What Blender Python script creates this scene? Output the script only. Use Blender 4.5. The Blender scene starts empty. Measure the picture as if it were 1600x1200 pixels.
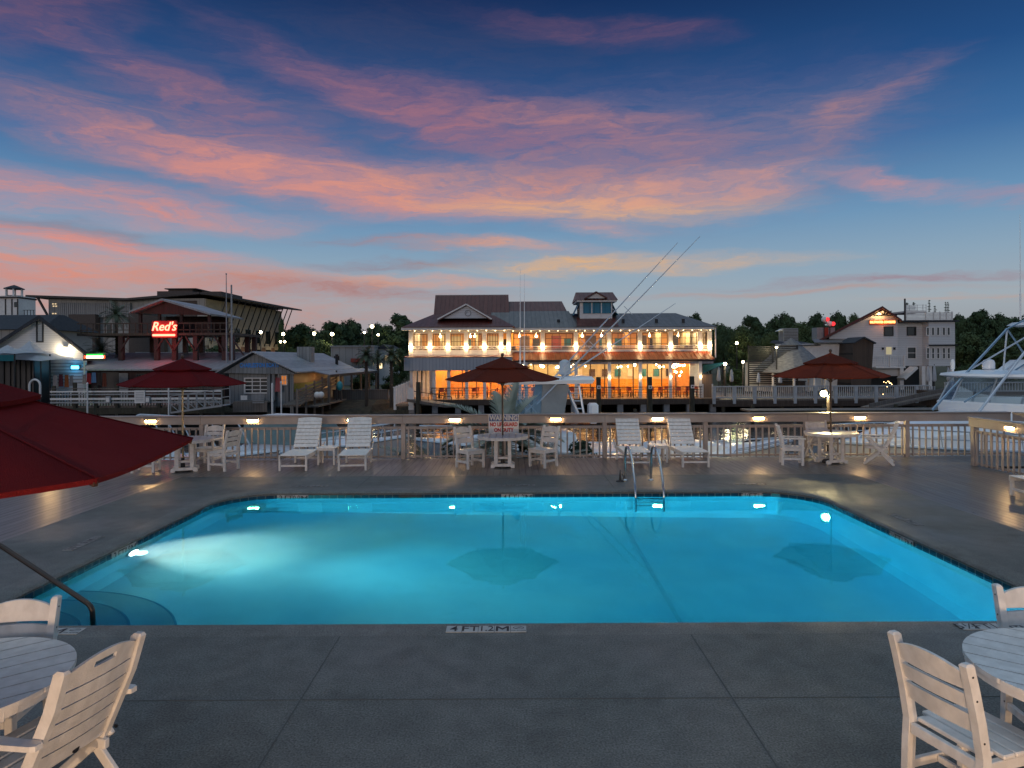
import bpy, math, random
from mathutils import Vector, Matrix
random.seed(7)
R = math.radians
PI = math.pi
SC = bpy.context.scene
COL = SC.collection
F = 1067.0           # focal length in photo pixels
CAMH = 2.55
OFF = {}

def RX(px, D): return (px - 800.0) * D / F
def RZ(py, D, px=800.0): return CAMH - (py - 561.0 + 0.005 * (px - 800.0)) * D / F
def P(px, py, D): return Vector((RX(px, D), D, RZ(py, D, px)))
def lin(c):
    return tuple(((v / 255.0) / 12.92 if v / 255.0 < 0.04045 else ((v / 255.0 + 0.055) / 1.055) ** 2.4) for v in c)

# ------------------------------------------------------------------ materials
def _new(name):
    m = bpy.data.materials.new(name); m.use_nodes = True
    nt = m.node_tree
    return m, nt, nt.nodes['Principled BSDF']

def mat(name, c, rough=0.6, metal=0.0, c2=None, scale=4.0, bump=0.0, bscale=None, spec=0.5, stretch=(1, 1, 1), detail=6.0):
    """two-tone noise material"""
    m, nt, b = _new(name)
    N, L = nt.nodes, nt.links
    b.inputs['Roughness'].default_value = rough
    b.inputs['Metallic'].default_value = metal
    b.inputs['Specular IOR Level'].default_value = spec
    if c2 is None: c2 = tuple(v * 0.8 for v in c)
    tc = N.new('ShaderNodeTexCoord'); mp = N.new('ShaderNodeMapping')
    mp.inputs['Scale'].default_value = stretch
    L.new(tc.outputs['Object'], mp.inputs['Vector'])
    n = N.new('ShaderNodeTexNoise'); n.inputs['Scale'].default_value = scale; n.inputs['Detail'].default_value = detail
    L.new(mp.outputs[0], n.inputs['Vector'])
    r = N.new('ShaderNodeMapRange'); r.inputs[1].default_value = 0.35; r.inputs[2].default_value = 0.65
    L.new(n.outputs[0], r.inputs[0])
    mx = N.new('ShaderNodeMix'); mx.data_type = 'RGBA'
    mx.inputs[6].default_value = (*c, 1); mx.inputs[7].default_value = (*c2, 1)
    L.new(r.outputs[0], mx.inputs[0]); L.new(mx.outputs[2], b.inputs['Base Color'])
    if bump > 0:
        n2 = N.new('ShaderNodeTexNoise'); n2.inputs['Scale'].default_value = bscale or scale * 6; n2.inputs['Detail'].default_value = 4
        L.new(mp.outputs[0], n2.inputs['Vector'])
        bp = N.new('ShaderNodeBump'); bp.inputs['Strength'].default_value = bump; bp.inputs['Distance'].default_value = 0.02
        L.new(n2.outputs[0], bp.inputs['Height']); L.new(bp.outputs[0], b.inputs['Normal'])
    return m

def striped(name, c, c2, axis, pitch, gap=0.06, rough=0.5, groove=None, bump=0.6, metal=0.0, tone=0.35, spec=0.5, sheen=0.0):
    """boards / standing seams: repeating strips along one axis, each with its own tone"""
    m, nt, b = _new(name)
    N, L = nt.nodes, nt.links
    b.inputs['Roughness'].default_value = rough; b.inputs['Metallic'].default_value = metal
    b.inputs['Specular IOR Level'].default_value = spec
    tc = N.new('ShaderNodeTexCoord'); sp = N.new('ShaderNodeSeparateXYZ')
    L.new(tc.outputs['Object'], sp.inputs[0])
    def M(op, a, bb=None):
        n = N.new('ShaderNodeMath'); n.operation = op
        for i, v in enumerate((a, bb)):
            if v is None: continue
            if isinstance(v, (int, float)): n.inputs[i].default_value = v
            else: L.new(v, n.inputs[i])
        return n.outputs[0]
    q = M('DIVIDE', sp.outputs[axis], pitch)
    fl = M('FLOOR', q); fr = M('FRACT', q)
    ed = M('LESS_THAN', fr, gap)
    wn = N.new('ShaderNodeTexWhiteNoise'); wn.noise_dimensions = '1D'; L.new(fl, wn.inputs['W'])
    n = N.new('ShaderNodeTexNoise'); n.inputs['Scale'].default_value = 3.0; n.inputs['Detail'].default_value = 8
    mp = N.new('ShaderNodeMapping')
    s = [0.35, 0.35, 0.35]; s[axis] = 5.0 if pitch < 0.3 else 1.5
    mp.inputs['Scale'].default_value = s
    L.new(tc.outputs['Object'], mp.inputs[0]); L.new(mp.outputs[0], n.inputs['Vector'])
    t = M('ADD', M('MULTIPLY', wn.outputs[0], tone), M('MULTIPLY', n.outputs[0], 1.0 - tone))
    rg = N.new('ShaderNodeMapRange'); rg.inputs[1].default_value = 0.25; rg.inputs[2].default_value = 0.75
    L.new(t, rg.inputs[0])
    mx = N.new('ShaderNodeMix'); mx.data_type = 'RGBA'
    mx.inputs[6].default_value = (*c, 1); mx.inputs[7].default_value = (*c2, 1); L.new(rg.outputs[0], mx.inputs[0])
    mg = N.new('ShaderNodeMix'); mg.data_type = 'RGBA'
    g = groove or tuple(v * 0.25 for v in c2)
    mg.inputs[7].default_value = (*g, 1); L.new(mx.outputs[2], mg.inputs[6]); L.new(ed, mg.inputs[0])
    L.new(mg.outputs[2], b.inputs['Base Color'])
    h = M('SUBTRACT', M('MULTIPLY', n.outputs[0], 0.25), M('MULTIPLY', ed, 1.0))
    bp = N.new('ShaderNodeBump'); bp.inputs['Strength'].default_value = bump; bp.inputs['Distance'].default_value = 0.01
    L.new(h, bp.inputs['Height']); L.new(bp.outputs[0], b.inputs['Normal'])
    rr = M('ADD', M('MULTIPLY', n.outputs[0], 0.3), rough - 0.15)
    L.new(rr, b.inputs['Roughness'])
    return m

def emis(name, c, s):
    m = bpy.data.materials.new(name); m.use_nodes = True
    nt = m.node_tree; nt.nodes.clear()
    e = nt.nodes.new('ShaderNodeEmission'); o = nt.nodes.new('ShaderNodeOutputMaterial')
    e.inputs[0].default_value = (*c, 1); e.inputs[1].default_value = s
    nt.links.new(e.outputs[0], o.inputs[0])
    return m

def pane(name, tint=(1, 1, 1), gl=0.12, rough=0.02):
    m = bpy.data.materials.new(name); m.use_nodes = True
    nt = m.node_tree; nt.nodes.clear()
    t = nt.nodes.new('ShaderNodeBsdfTransparent'); g = nt.nodes.new('ShaderNodeBsdfGlossy')
    mx = nt.nodes.new('ShaderNodeMixShader'); o = nt.nodes.new('ShaderNodeOutputMaterial')
    t.inputs[0].default_value = (*tint, 1); g.inputs['Roughness'].default_value = rough
    mx.inputs[0].default_value = gl
    nt.links.new(t.outputs[0], mx.inputs[1]); nt.links.new(g.outputs[0], mx.inputs[2]); nt.links.new(mx.outputs[0], o.inputs[0])
    return m

def cloth(name, c, trans=0.25):
    m, nt, b = _new(name)
    N, L = nt.nodes, nt.links
    b.inputs['Roughness'].default_value = 0.9; b.inputs['Specular IOR Level'].default_value = 0.15
    tc = N.new('ShaderNodeTexCoord')
    n = N.new('ShaderNodeTexNoise'); n.inputs['Scale'].default_value = 3.0; n.inputs['Detail'].default_value = 6
    L.new(tc.outputs['Object'], n.inputs['Vector'])
    mx = N.new('ShaderNodeMix'); mx.data_type = 'RGBA'
    mx.inputs[6].default_value = (*[v * 0.8 for v in c], 1); mx.inputs[7].default_value = (*[v * 1.15 for v in c], 1)
    L.new(n.outputs[0], mx.inputs[0]); L.new(mx.outputs[2], b.inputs['Base Color'])
    wv = N.new('ShaderNodeTexNoise'); wv.inputs['Scale'].default_value = 220.0
    L.new(tc.outputs['Object'], wv.inputs['Vector'])
    n3 = N.new('ShaderNodeMath'); n3.operation = 'ADD'
    n4 = N.new('ShaderNodeTexNoise'); n4.inputs['Scale'].default_value = 4.0; n4.inputs['Detail'].default_value = 3
    L.new(tc.outputs['Object'], n4.inputs['Vector'])
    ml = N.new('ShaderNodeMath'); ml.operation = 'MULTIPLY'; ml.inputs[1].default_value = 3.0
    L.new(n4.outputs[0], ml.inputs[0]); L.new(ml.outputs[0], n3.inputs[0]); L.new(wv.outputs[0], n3.inputs[1])
    bp = N.new('ShaderNodeBump'); bp.inputs['Strength'].default_value = 0.6; bp.inputs['Distance'].default_value = 0.03
    L.new(n3.outputs[0], bp.inputs['Height']); L.new(bp.outputs[0], b.inputs['Normal'])
    t = N.new('ShaderNodeBsdfTranslucent'); L.new(mx.outputs[2], t.inputs[0])
    ms = N.new('ShaderNodeMixShader'); ms.inputs[0].default_value = trans
    o = N['Material Output']
    L.new(b.outputs[0], ms.inputs[1]); L.new(t.outputs[0], ms.inputs[2]); L.new(ms.outputs[0], o.inputs[0])
    return m

# ------------------------------------------------------------------ mesh builder
class MB:
    def __init__(s): s.v = []; s.f = []
    def add(s, vs, fs):
        b = len(s.v); s.v += [tuple(x) for x in vs]; s.f += [tuple(b + i for i in f) for f in fs]; return s
    def box(s, x0, x1, y0, y1, z0, z1, bev=0.0):
        if x0 > x1: x0, x1 = x1, x0
        if y0 > y1: y0, y1 = y1, y0
        if z0 > z1: z0, z1 = z1, z0
        return s.bar(((x0 + x1) / 2, y0, (z0 + z1) / 2), ((x0 + x1) / 2, y1, (z0 + z1) / 2), x1 - x0, z1 - z0, bev, up=(0, 0, 1))
    def bar(s, p, q, w, h, bev=0.0, up=None, w2=None, h2=None):
        """beam from p to q, w across, h along up, chamfered edges"""
        p = Vector(p); q = Vector(q); d = (q - p)
        Ln = d.length; d = d / Ln
        u = Vector(up) if up is not None else (Vector((0, 0, 1)) if abs(d.z) < 0.95 else Vector((0, 1, 0)))
        r = d.cross(u); r.normalize(); u = r.cross(d); u.normalize()
        w2 = w2 or w; h2 = h2 or h
        def ring(c, w, h):
            if bev > 0:
                b = min(bev, w * .3, h * .3)
                pr = [(-w/2+b, -h/2), (w/2-b, -h/2), (w/2, -h/2+b), (w/2, h/2-b), (w/2-b, h/2), (-w/2+b, h/2), (-w/2, h/2-b), (-w/2, -h/2+b)]
            else:
                pr = [(-w/2, -h/2), (w/2, -h/2), (w/2, h/2), (-w/2, h/2)]
            return [c + r * a + u * bb for a, bb in pr]
        if bev > 0:
            b = min(bev, Ln * .3)
            rings = [ring(p, w - 2*b, h - 2*b), ring(p + d*b, w, h), ring(q - d*b, w2, h2), ring(q, w2 - 2*b, h2 - 2*b)]
        else:
            rings = [ring(p, w, h), ring(q, w2, h2)]
        return s.loft(rings, True, True)
    def loft(s, rings, cap0=True, cap1=True, closed=True):
        b = len(s.v); n = len(rings[0])
        for r in rings: s.v += [tuple(x) for x in r]
        for i in range(len(rings) - 1):
            for j in range(n if closed else n - 1):
                k = (j + 1) % n
                s.f.append((b + i*n + j, b + i*n + k, b + (i+1)*n + k, b + (i+1)*n + j))
        if cap0: s.f.append(tuple(b + j for j in reversed(range(n))))
        if cap1: s.f.append(tuple(b + (len(rings)-1)*n + j for j in range(n)))
        return s
    def tube(s, pts, r, n=8, r2=None):
        pts = [Vector(p) for p in pts]; m = len(pts)
        rings = []; prev = None
        for i, p in enumerate(pts):
            t = (pts[min(i+1, m-1)] - pts[max(i-1, 0)]).normalized()
            if prev is None:
                a = Vector((0, 0, 1)) if abs(t.z) < 0.9 else Vector((1, 0, 0))
                u = t.cross(a).normalized()
            else:
                u = (prev - t * prev.dot(t)).normalized()
            prev = u; w = t.cross(u)
            rr = r if r2 is None else r + (r2 - r) * i / max(1, m-1)
            rings.append([p + (u * math.cos(2*PI*k/n) + w * math.sin(2*PI*k/n)) * rr for k in range(n)])
        return s.loft(rings)
    def cyl(s, x, y, z0, z1, r, n=16, r2=None):
        return s.tube([(x, y, z0), (x, y, z1)], r, n, r2)
    def lathe(s, prof, n=20, c=(0, 0, 0)):
        rings = [[(c[0] + r*math.cos(2*PI*k/n), c[1] + r*math.sin(2*PI*k/n), c[2] + z) for k in range(n)] for r, z in prof]
        return s.loft(rings)
    def ball(s, c, r, n=12, sz=1.0):
        m = max(4, n // 2)
        return s.lathe([(max(1e-3, r*math.sin(PI*i/m)), -r*sz*math.cos(PI*i/m)) for i in range(m+1)], n, c)
    def prism(s, poly, y0, y1):
        """polygon in x,z extruded along y"""
        return s.loft([[(x, y0, z) for x, z in poly], [(x, y1, z) for x, z in poly]])
    def slab(s, poly, z0, z1):
        return s.loft([[(x, y, z0) for x, y in poly], [(x, y, z1) for x, y in poly]])
    def quad(s, a, b, c, d): return s.add([a, b, c, d], [(0, 1, 2, 3)])
    def tri(s, a, b, c): return s.add([a, b, c], [(0, 1, 2)])
    def build(s, name, m, parent=None, smooth=False, world=False, label=None):
        me = bpy.data.meshes.new(name)
        vs = s.v
        if world and parent is not None:
            o = OFF.get(parent.name, Vector((0, 0, 0)))
            vs = [(x - o[0], y - o[1], z - o[2]) for x, y, z in vs]
        me.from_pydata(vs, [], s.f)
        if isinstance(m, (list, tuple)):
            for k in m: me.materials.append(k)
        else: me.materials.append(m)
        import bmesh
        bm = bmesh.new(); bm.from_mesh(me); bmesh.ops.recalc_face_normals(bm, faces=bm.faces); bm.to_mesh(me); bm.free()
        if smooth:
            me.polygons.foreach_set('use_smooth', [True] * len(me.polygons))
            if hasattr(me, 'set_sharp_from_angle'): me.set_sharp_from_angle(angle=R(38))
        ob = bpy.data.objects.new(name, me); COL.objects.link(ob)
        if parent is not None:
            ob.parent = parent
            OFF[ob.name] = OFF.get(parent.name, Vector((0, 0, 0)))
        if label: ob['label'] = label
        return ob

def tag(o, label=None, cat=None, group=None, kind=None):
    if label: o['label'] = label
    if cat: o['category'] = cat
    if group: o['group'] = group
    if kind: o['kind'] = kind
    return o
def thing(name, label, cat, loc=(0, 0, 0), rz=0.0, group=None):
    o = bpy.data.objects.new(name, None); COL.objects.link(o)
    o.empty_display_size = 0.2
    o.location = loc; o.rotation_euler = (0, 0, rz)
    OFF[o.name] = Vector(loc)
    return tag(o, label, cat, group)
def copy_tree(o, parent=None):
    c = o.copy(); COL.objects.link(c)
    if parent is not None: c.parent = parent
    for ch in list(o.children): copy_tree(ch, c)
    return c
def dup(o, loc, rz, label, group=None):
    c = copy_tree(o); c.location = loc; c.rotation_euler = (0, 0, rz); c['label'] = label
    if group: c['group'] = group
    OFF[c.name] = Vector(loc)
    return c
def wbox(parent, name, m, x0, x1, y0, y1, z0, z1, bev=0.0, label=None):
    return MB().box(x0, x1, y0, y1, z0, z1, bev).build(name, m, parent, world=True, label=label)
def text(parent, name, body, m, loc, size, rot=(PI/2, 0, 0), ext=0.006, align='CENTER', bold=0.0, sx=1.0, world=True, shear=0.0):
    cu = bpy.data.curves.new(name, 'FONT'); cu.body = body; cu.size = size; cu.extrude = ext
    cu.align_x = align; cu.align_y = 'CENTER'; cu.offset = bold; cu.shear = shear; cu.resolution_u = 3
    t = bpy.data.objects.new('text_curve', cu); COL.objects.link(t)
    dg = bpy.context.evaluated_depsgraph_get()
    me = bpy.data.meshes.new_from_object(t.evaluated_get(dg))
    bpy.data.objects.remove(t); bpy.data.curves.remove(cu)
    me.materials.clear(); me.materials.append(m)
    o = bpy.data.objects.new(name, me); COL.objects.link(o)
    off = OFF.get(parent.name, Vector((0, 0, 0))) if (world and parent) else Vector((0, 0, 0))
    o.location = Vector(loc) - off; o.rotation_euler = rot; o.scale = (sx, 1, 1)
    if parent: o.parent = parent
    return o
def plight(name, loc, w, c, rad=0.08, kind='POINT', **k):
    l = bpy.data.lights.new(name, kind); l.energy = w; l.color = c
    if kind in ('POINT', 'SPOT'): l.shadow_soft_size = rad
    for a, b in k.items(): setattr(l, a, b)
    o = bpy.data.objects.new(name, l); COL.objects.link(o); o.location = loc
    return o
# ------------------------------------------------------------------ materials in use
M = {}
def concrete(name, c, c2, rough=.6):
    m, nt, b = _new(name); N, L = nt.nodes, nt.links
    tc = N.new('ShaderNodeTexCoord')
    def noise(sc, det, lo, hi, o0=0.0, o1=1.0):
        n = N.new('ShaderNodeTexNoise'); n.inputs['Scale'].default_value = sc; n.inputs['Detail'].default_value = det
        L.new(tc.outputs['Object'], n.inputs['Vector'])
        r = N.new('ShaderNodeMapRange'); r.inputs[1].default_value = lo; r.inputs[2].default_value = hi; r.inputs[3].default_value = o0; r.inputs[4].default_value = o1
        L.new(n.outputs[0], r.inputs[0]); return r.outputs[0], n
    big, _ = noise(.55, 8, .38, .62); mid, _ = noise(5, 10, .35, .7, .82, 1.12); fine, fn = noise(70, 3, .3, .7, .42, 1.58); stn, _ = noise(1.7, 12, .56, .66, 1.0, .80)
    mx = N.new('ShaderNodeMix'); mx.data_type = 'RGBA'; mx.inputs[6].default_value = (*c, 1); mx.inputs[7].default_value = (*c2, 1); L.new(big, mx.inputs[0])
    def mul(a, b_):
        k = N.new('ShaderNodeMath'); k.operation = 'MULTIPLY'; L.new(a, k.inputs[0]); L.new(b_, k.inputs[1]); return k.outputs[0]
    f = mul(mul(mid, fine), stn)
    vm = N.new('ShaderNodeVectorMath'); vm.operation = 'SCALE'; L.new(mx.outputs[2], vm.inputs[0]); L.new(f, vm.inputs['Scale'])
    L.new(vm.outputs[0], b.inputs['Base Color'])
    rg = N.new('ShaderNodeMapRange'); rg.inputs[3].default_value = rough - .14; rg.inputs[4].default_value = rough + .12; L.new(big, rg.inputs[0]); L.new(rg.outputs[0], b.inputs['Roughness'])
    bp = N.new('ShaderNodeBump'); bp.inputs['Strength'].default_value = .5; bp.inputs['Distance'].default_value = .006; L.new(fn.outputs[0], bp.inputs['Height']); L.new(bp.outputs[0], b.inputs['Normal'])
    return m
M['concrete'] = concrete('deck_concrete', (0.114, 0.119, 0.110), (0.098, 0.103, 0.097))
M['coping'] = concrete('coping_concrete', (0.14, 0.143, 0.130), (0.118, 0.121, 0.112))
M['rust'] = cloth('rust_canvas', (0.14, 0.029, 0.016), 0.22)
M['deckwood'] = striped('deck_boards', (0.14, 0.124, 0.11), (0.10, 0.09, 0.08), 0, 0.145, 0.11, rough=0.34, bump=0.6, groove=(0.014, 0.013, 0.012))
M['railwood'] = mat('rail_paint', (0.42, 0.35, 0.305), 0.55, c2=(0.33, 0.275, 0.24), scale=2.5, bump=0.2, bscale=40)
M['capwood'] = mat('cap_paint', (0.30, 0.25, 0.225), 0.42, c2=(0.22, 0.185, 0.165), scale=1.5, bump=0.2, bscale=30)
M['poly'] = mat('white_poly_lumber', (0.75, 0.725, 0.69), 0.42, c2=(0.62, 0.595, 0.56), scale=14, bump=0.15, bscale=160, stretch=(1, 1, .7), detail=12)
M['railpaint'] = mat('pale_grey_rail_paint', (0.42, 0.44, 0.46), 0.55, c2=(0.34, 0.36, 0.38), scale=3)
M['bolt'] = mat('dark_bolt', (0.05, 0.05, 0.05), 0.4, 0.6)
M['steel'] = mat('stainless_tube', (0.55, 0.55, 0.55), 0.22, 1.0, c2=(0.45, 0.45, 0.45))
M['bronze'] = mat('dark_tube', (0.06, 0.05, 0.045), 0.35, 0.6)
M['red'] = cloth('crimson_canvas', (0.145, 0.009, 0.012), 0.25)
M['pole'] = mat('umbrella_pole_wood', (0.06, 0.035, 0.022), 0.4, c2=(0.04, 0.022, 0.015), scale=5, stretch=(1, 1, 0.1))
M['polebr'] = mat('umbrella_pole_metal', (0.35, 0.28, 0.18), 0.3, 0.7)
M['black'] = mat('black_plastic', (0.015, 0.015, 0.017), 0.5)
M['white'] = mat('white_paint', (0.74, 0.72, 0.69), 0.55, c2=(0.64, 0.62, 0.6), scale=3)
M['gel'] = mat('white_gelcoat', (0.88, 0.89, 0.90), 0.2, c2=(0.84, 0.85, 0.87), scale=0.7)
M['boot'] = mat('dark_boot_stripe', (0.02, 0.03, 0.05), 0.3)
M['alu'] = mat('white_tube', (0.6, 0.66, 0.72), 0.25, 0.3, c2=(0.5, 0.56, 0.62))
M['tube_blue'] = mat('anodised_tube', (0.30, 0.42, 0.52), 0.25, 0.6, c2=(0.24, 0.35, 0.45))
M['vinyl'] = pane('clear_vinyl', (0.75, 0.82, 0.86), 0.22, 0.06)
M['glass'] = pane('window_glass', (0.85, 0.87, 0.88), 0.12)
M['darkglass'] = mat('dark_glass', (0.02, 0.03, 0.035), 0.08, spec=0.7)
M['canvas'] = mat('grey_canvas', (0.33, 0.34, 0.34), 0.8, c2=(0.26, 0.27, 0.27), scale=2)
M['pilewood'] = mat('piling_wood', (0.06, 0.055, 0.035), 0.85, c2=(0.035, 0.03, 0.02), scale=6, bump=0.4, bscale=25, stretch=(1, 1, 0.2))
M['dockwood'] = striped('dock_boards', (0.17, 0.145, 0.125), (0.11, 0.095, 0.085), 0, 0.2, 0.08, rough=0.7)
M['darkwood'] = striped('brown_boards', (0.075, 0.05, 0.035), (0.045, 0.03, 0.022), 0, 0.2, 0.06, rough=0.7)
M['trunk'] = mat('bark', (0.07, 0.055, 0.04), 0.9, c2=(0.04, 0.03, 0.024), scale=5, bump=0.5, stretch=(1, 1, 0.3))
M['leaf1'] = mat('leaves_dark', (0.034, 0.06, 0.03), 0.8, c2=(0.062, 0.10, 0.045), scale=0.5, spec=0.2)
M['leaf2'] = mat('leaves_mid', (0.045, 0.075, 0.03), 0.8, c2=(0.08, 0.11, 0.045), scale=0.5, spec=0.2)
M['leaf3'] = mat('leaves_deep', (0.025, 0.045, 0.03), 0.85, c2=(0.045, 0.07, 0.04), scale=0.5, spec=0.2)
M['palm'] = mat('palm_leaf', (0.045, 0.07, 0.035), 0.45, c2=(0.075, 0.10, 0.05), scale=1.5)
M['palm_near'] = mat('sago_leaf', (0.17, 0.20, 0.15), 0.3, c2=(0.27, 0.30, 0.25), scale=2.5)
M['grass'] = mat('marsh_ground', (0.085, 0.07, 0.032), 0.95, c2=(0.06, 0.06, 0.028), scale=1.3, bump=0.8, bscale=6)
M['bankrock'] = mat('bank_rubble', (0.06, 0.048, 0.03), 0.95, c2=(0.02, 0.017, 0.011), scale=2.2, bump=1.0, bscale=5)
M['redroof'] = striped('red_metal_roof', (0.115, 0.024, 0.015), (0.085, 0.018, 0.012), 0, 0.42, 0.1, rough=0.45, groove=(0.06, 0.01, 0.008), bump=0.9)
M['awnroof'] = striped('rust_metal_awning', (0.22, 0.035, 0.010), (0.17, 0.026, 0.008), 0, 0.42, 0.12, rough=0.5, groove=(0.10, 0.014, 0.006), bump=1.0, spec=0.15)
M['greyroof'] = striped('grey_metal_roof', (0.145, 0.130, 0.122), (0.105, 0.096, 0.09), 0, 0.42, 0.1, rough=0.42, groove=(0.08, 0.08, 0.085), bump=0.9)
M['tinroof'] = striped('tin_roof', (0.30, 0.31, 0.33), (0.20, 0.205, 0.22), 0, 0.6, 0.06, rough=0.5, groove=(0.15, 0.15, 0.16))
M['siding'] = striped('white_lap_siding', (0.62, 0.635, 0.65), (0.56, 0.575, 0.59), 2, 0.2, 0.09, rough=0.6, groove=(0.33, 0.33, 0.33), tone=0.1)
M['vsiding'] = striped('weathered_board_siding', (0.27, 0.28, 0.28), (0.17, 0.18, 0.185), 0, 0.3, 0.08, rough=0.75)
M['bluefascia'] = striped('blue_grey_fascia', (0.30, 0.33, 0.38), (0.26, 0.29, 0.34), 0, 0.3, 0.06, rough=0.5)
M['teal'] = striped('teal_shutter', (0.02, 0.20, 0.30), (0.015, 0.16, 0.25), 0, 0.5, 0.06, rough=0.5)
M['shingle'] = mat('dark_shingles', (0.035, 0.04, 0.05), 0.85, c2=(0.022, 0.026, 0.034), scale=4, bump=0.5)
M['brick'] = mat('brown_brick', (0.16, 0.09, 0.06), 0.85, c2=(0.10, 0.06, 0.045), scale=3, bump=0.3)
M['stucco'] = mat('cream_stucco', (0.36, 0.325, 0.26), 0.85, c2=(0.30, 0.27, 0.215), scale=1)
M['officegrey'] = striped('grey_cladding', (0.36, 0.345, 0.325), (0.30, 0.29, 0.275), 0, 0.9, 0.04, rough=0.7)
M['officebrown'] = mat('brown_panel', (0.10, 0.075, 0.065), 0.8)
M['warmwall'] = mat('ochre_wall', (0.70, 0.40, 0.12), 0.8, c2=(0.60, 0.33, 0.09), scale=0.6)
M['palewall'] = mat('pale_green_wall', (0.55, 0.55, 0.42), 0.8, c2=(0.48, 0.47, 0.34), scale=0.6)
M['orangewall'] = mat('orange_wall', (0.6, 0.24, 0.06), 0.8)
M['plank'] = striped('warm_floor', (0.25, 0.16, 0.10), (0.20, 0.12, 0.07), 0, 0.2, 0.05, rough=0.5)
M['cafered'] = mat('red_seat', (0.35, 0.05, 0.03), 0.5)
M['darkmetal'] = mat('dark_steel', (0.03, 0.03, 0.033), 0.5, 0.5)
M['grey'] = mat('grey_paint', (0.30, 0.31, 0.32), 0.6)
M['tent'] = cloth('white_tent_fabric', (0.58, 0.60, 0.64), 0.3)
M['tealcloth'] = cloth('teal_tent_fabric', (0.04, 0.22, 0.26), 0.3)
M['redclad'] = striped('barn_red_boards', (0.06, 0.02, 0.018), (0.04, 0.014, 0.012), 0, 0.25, 0.07, rough=0.7)
M['tile'] = mat('navy_glazed_tile', (0.012, 0.035, 0.06), 0.15, c2=(0.02, 0.055, 0.085), scale=6)
M['grout'] = mat('grout', (0.20, 0.21, 0.20), 0.8)
M['marker'] = mat('white_marker_tile', (0.42, 0.43, 0.42), 0.4, c2=(0.34, 0.35, 0.34), scale=8)
M['wornmarker'] = mat('worn_marker_tile', (0.20, 0.20, 0.19), 0.5, c2=(0.13, 0.133, 0.127), scale=9)
M['letter'] = mat('black_lettering', (0.008, 0.008, 0.01), 0.5)
M['plaster'] = mat('pool_plaster', (0.44, 0.68, 0.76), 0.7, c2=(0.34, 0.57, 0.67), scale=1.2, bump=0.15, bscale=15, detail=10)
M['stepline'] = mat('step_edge_tile', (0.10, 0.30, 0.45), 0.3)
WARM = (1.0, 0.54, 0.19)

# ------------------------------------------------------------------ camera
cam = bpy.data.cameras.new('camera'); co = bpy.data.objects.new('camera', cam); COL.objects.link(co)
cam.lens = 24.0; cam.sensor_width = 36.0; cam.sensor_fit = 'HORIZONTAL'
cam.shift_y = -39.0 / 1600.0; cam.clip_end = 3000; cam.clip_start = 0.05
co.location = (0, 0, CAMH); co.rotation_euler = (PI / 2, 0.005, 0)
SC.camera = co

# ------------------------------------------------------------------ sky: dusk gradient with lit cloud bands, all by direction
W = bpy.data.worlds.new('World'); SC.world = W; W.use_nodes = True
nt = W.node_tree; nt.nodes.clear(); N, L = nt.nodes, nt.links
out = N.new('ShaderNodeOutputWorld'); bg = N.new('ShaderNodeBackground'); L.new(bg.outputs[0], out.inputs[0])
tc = N.new('ShaderNodeTexCoord'); sep = N.new('ShaderNodeSeparateXYZ'); L.new(tc.outputs['Generated'], sep.inputs[0])
def wm(op, a, b=None, c=None):
    n = N.new('ShaderNodeMath'); n.operation = op
    for i, v in enumerate((a, b, c)):
        if v is None: continue
        if isinstance(v, (int, float)): n.inputs[i].default_value = v
        else: L.new(v, n.inputs[i])
    return n.outputs[0]
az = wm('ARCTAN2', sep.outputs[0], sep.outputs[1]); el = wm('ARCSINE', sep.outputs[2])
cmb = N.new('ShaderNodeCombineXYZ'); L.new(az, cmb.inputs[0]); L.new(el, cmb.inputs[1])
# gradient with height
ramp = N.new('ShaderNodeValToRGB'); rng = N.new('ShaderNodeMapRange')
rng.inputs[1].default_value = R(-10); rng.inputs[2].default_value = R(50); L.new(el, rng.inputs[0]); L.new(rng.outputs[0], ramp.inputs[0])
stops = [(-10, (58, 60, 60)), (-1, (116, 118, 120)), (0.5, (142, 144, 150)), (4.3, (156, 166, 174)), (7.5, (136, 161, 181)), (11.2, (104, 145, 180)),
         (16, (60, 106, 156)), (21, (34, 76, 128)), (27.7, (19, 46, 90)), (32, (30, 60, 104)), (50, (168, 192, 212))]
cr = ramp.color_ramp
cr.elements[0].position = 0.0; cr.elements[0].color = (*lin(stops[0][1]), 1)
cr.elements[1].position = 1.0; cr.elements[1].color = (*lin(stops[-1][1]), 1)
for d, c in stops[1:-1]:
    e = cr.elements.new((d + 10) / 60.0); e.color = (*lin(c), 1)
sky = N.new('ShaderNodeTexSky'); sky.sky_type = 'NISHITA'; sky.sun_disc = False
sky.sun_elevation = R(4); sky.sun_rotation = R(200)
nis = N.new('ShaderNodeMix'); nis.data_type = 'RGBA'; nis.blend_type = 'ADD'; nis.inputs[0].default_value = 0.0012
L.new(ramp.outputs[0], nis.inputs[6]); L.new(sky.outputs[0], nis.inputs[7])
cur = nis.outputs[2]
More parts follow.
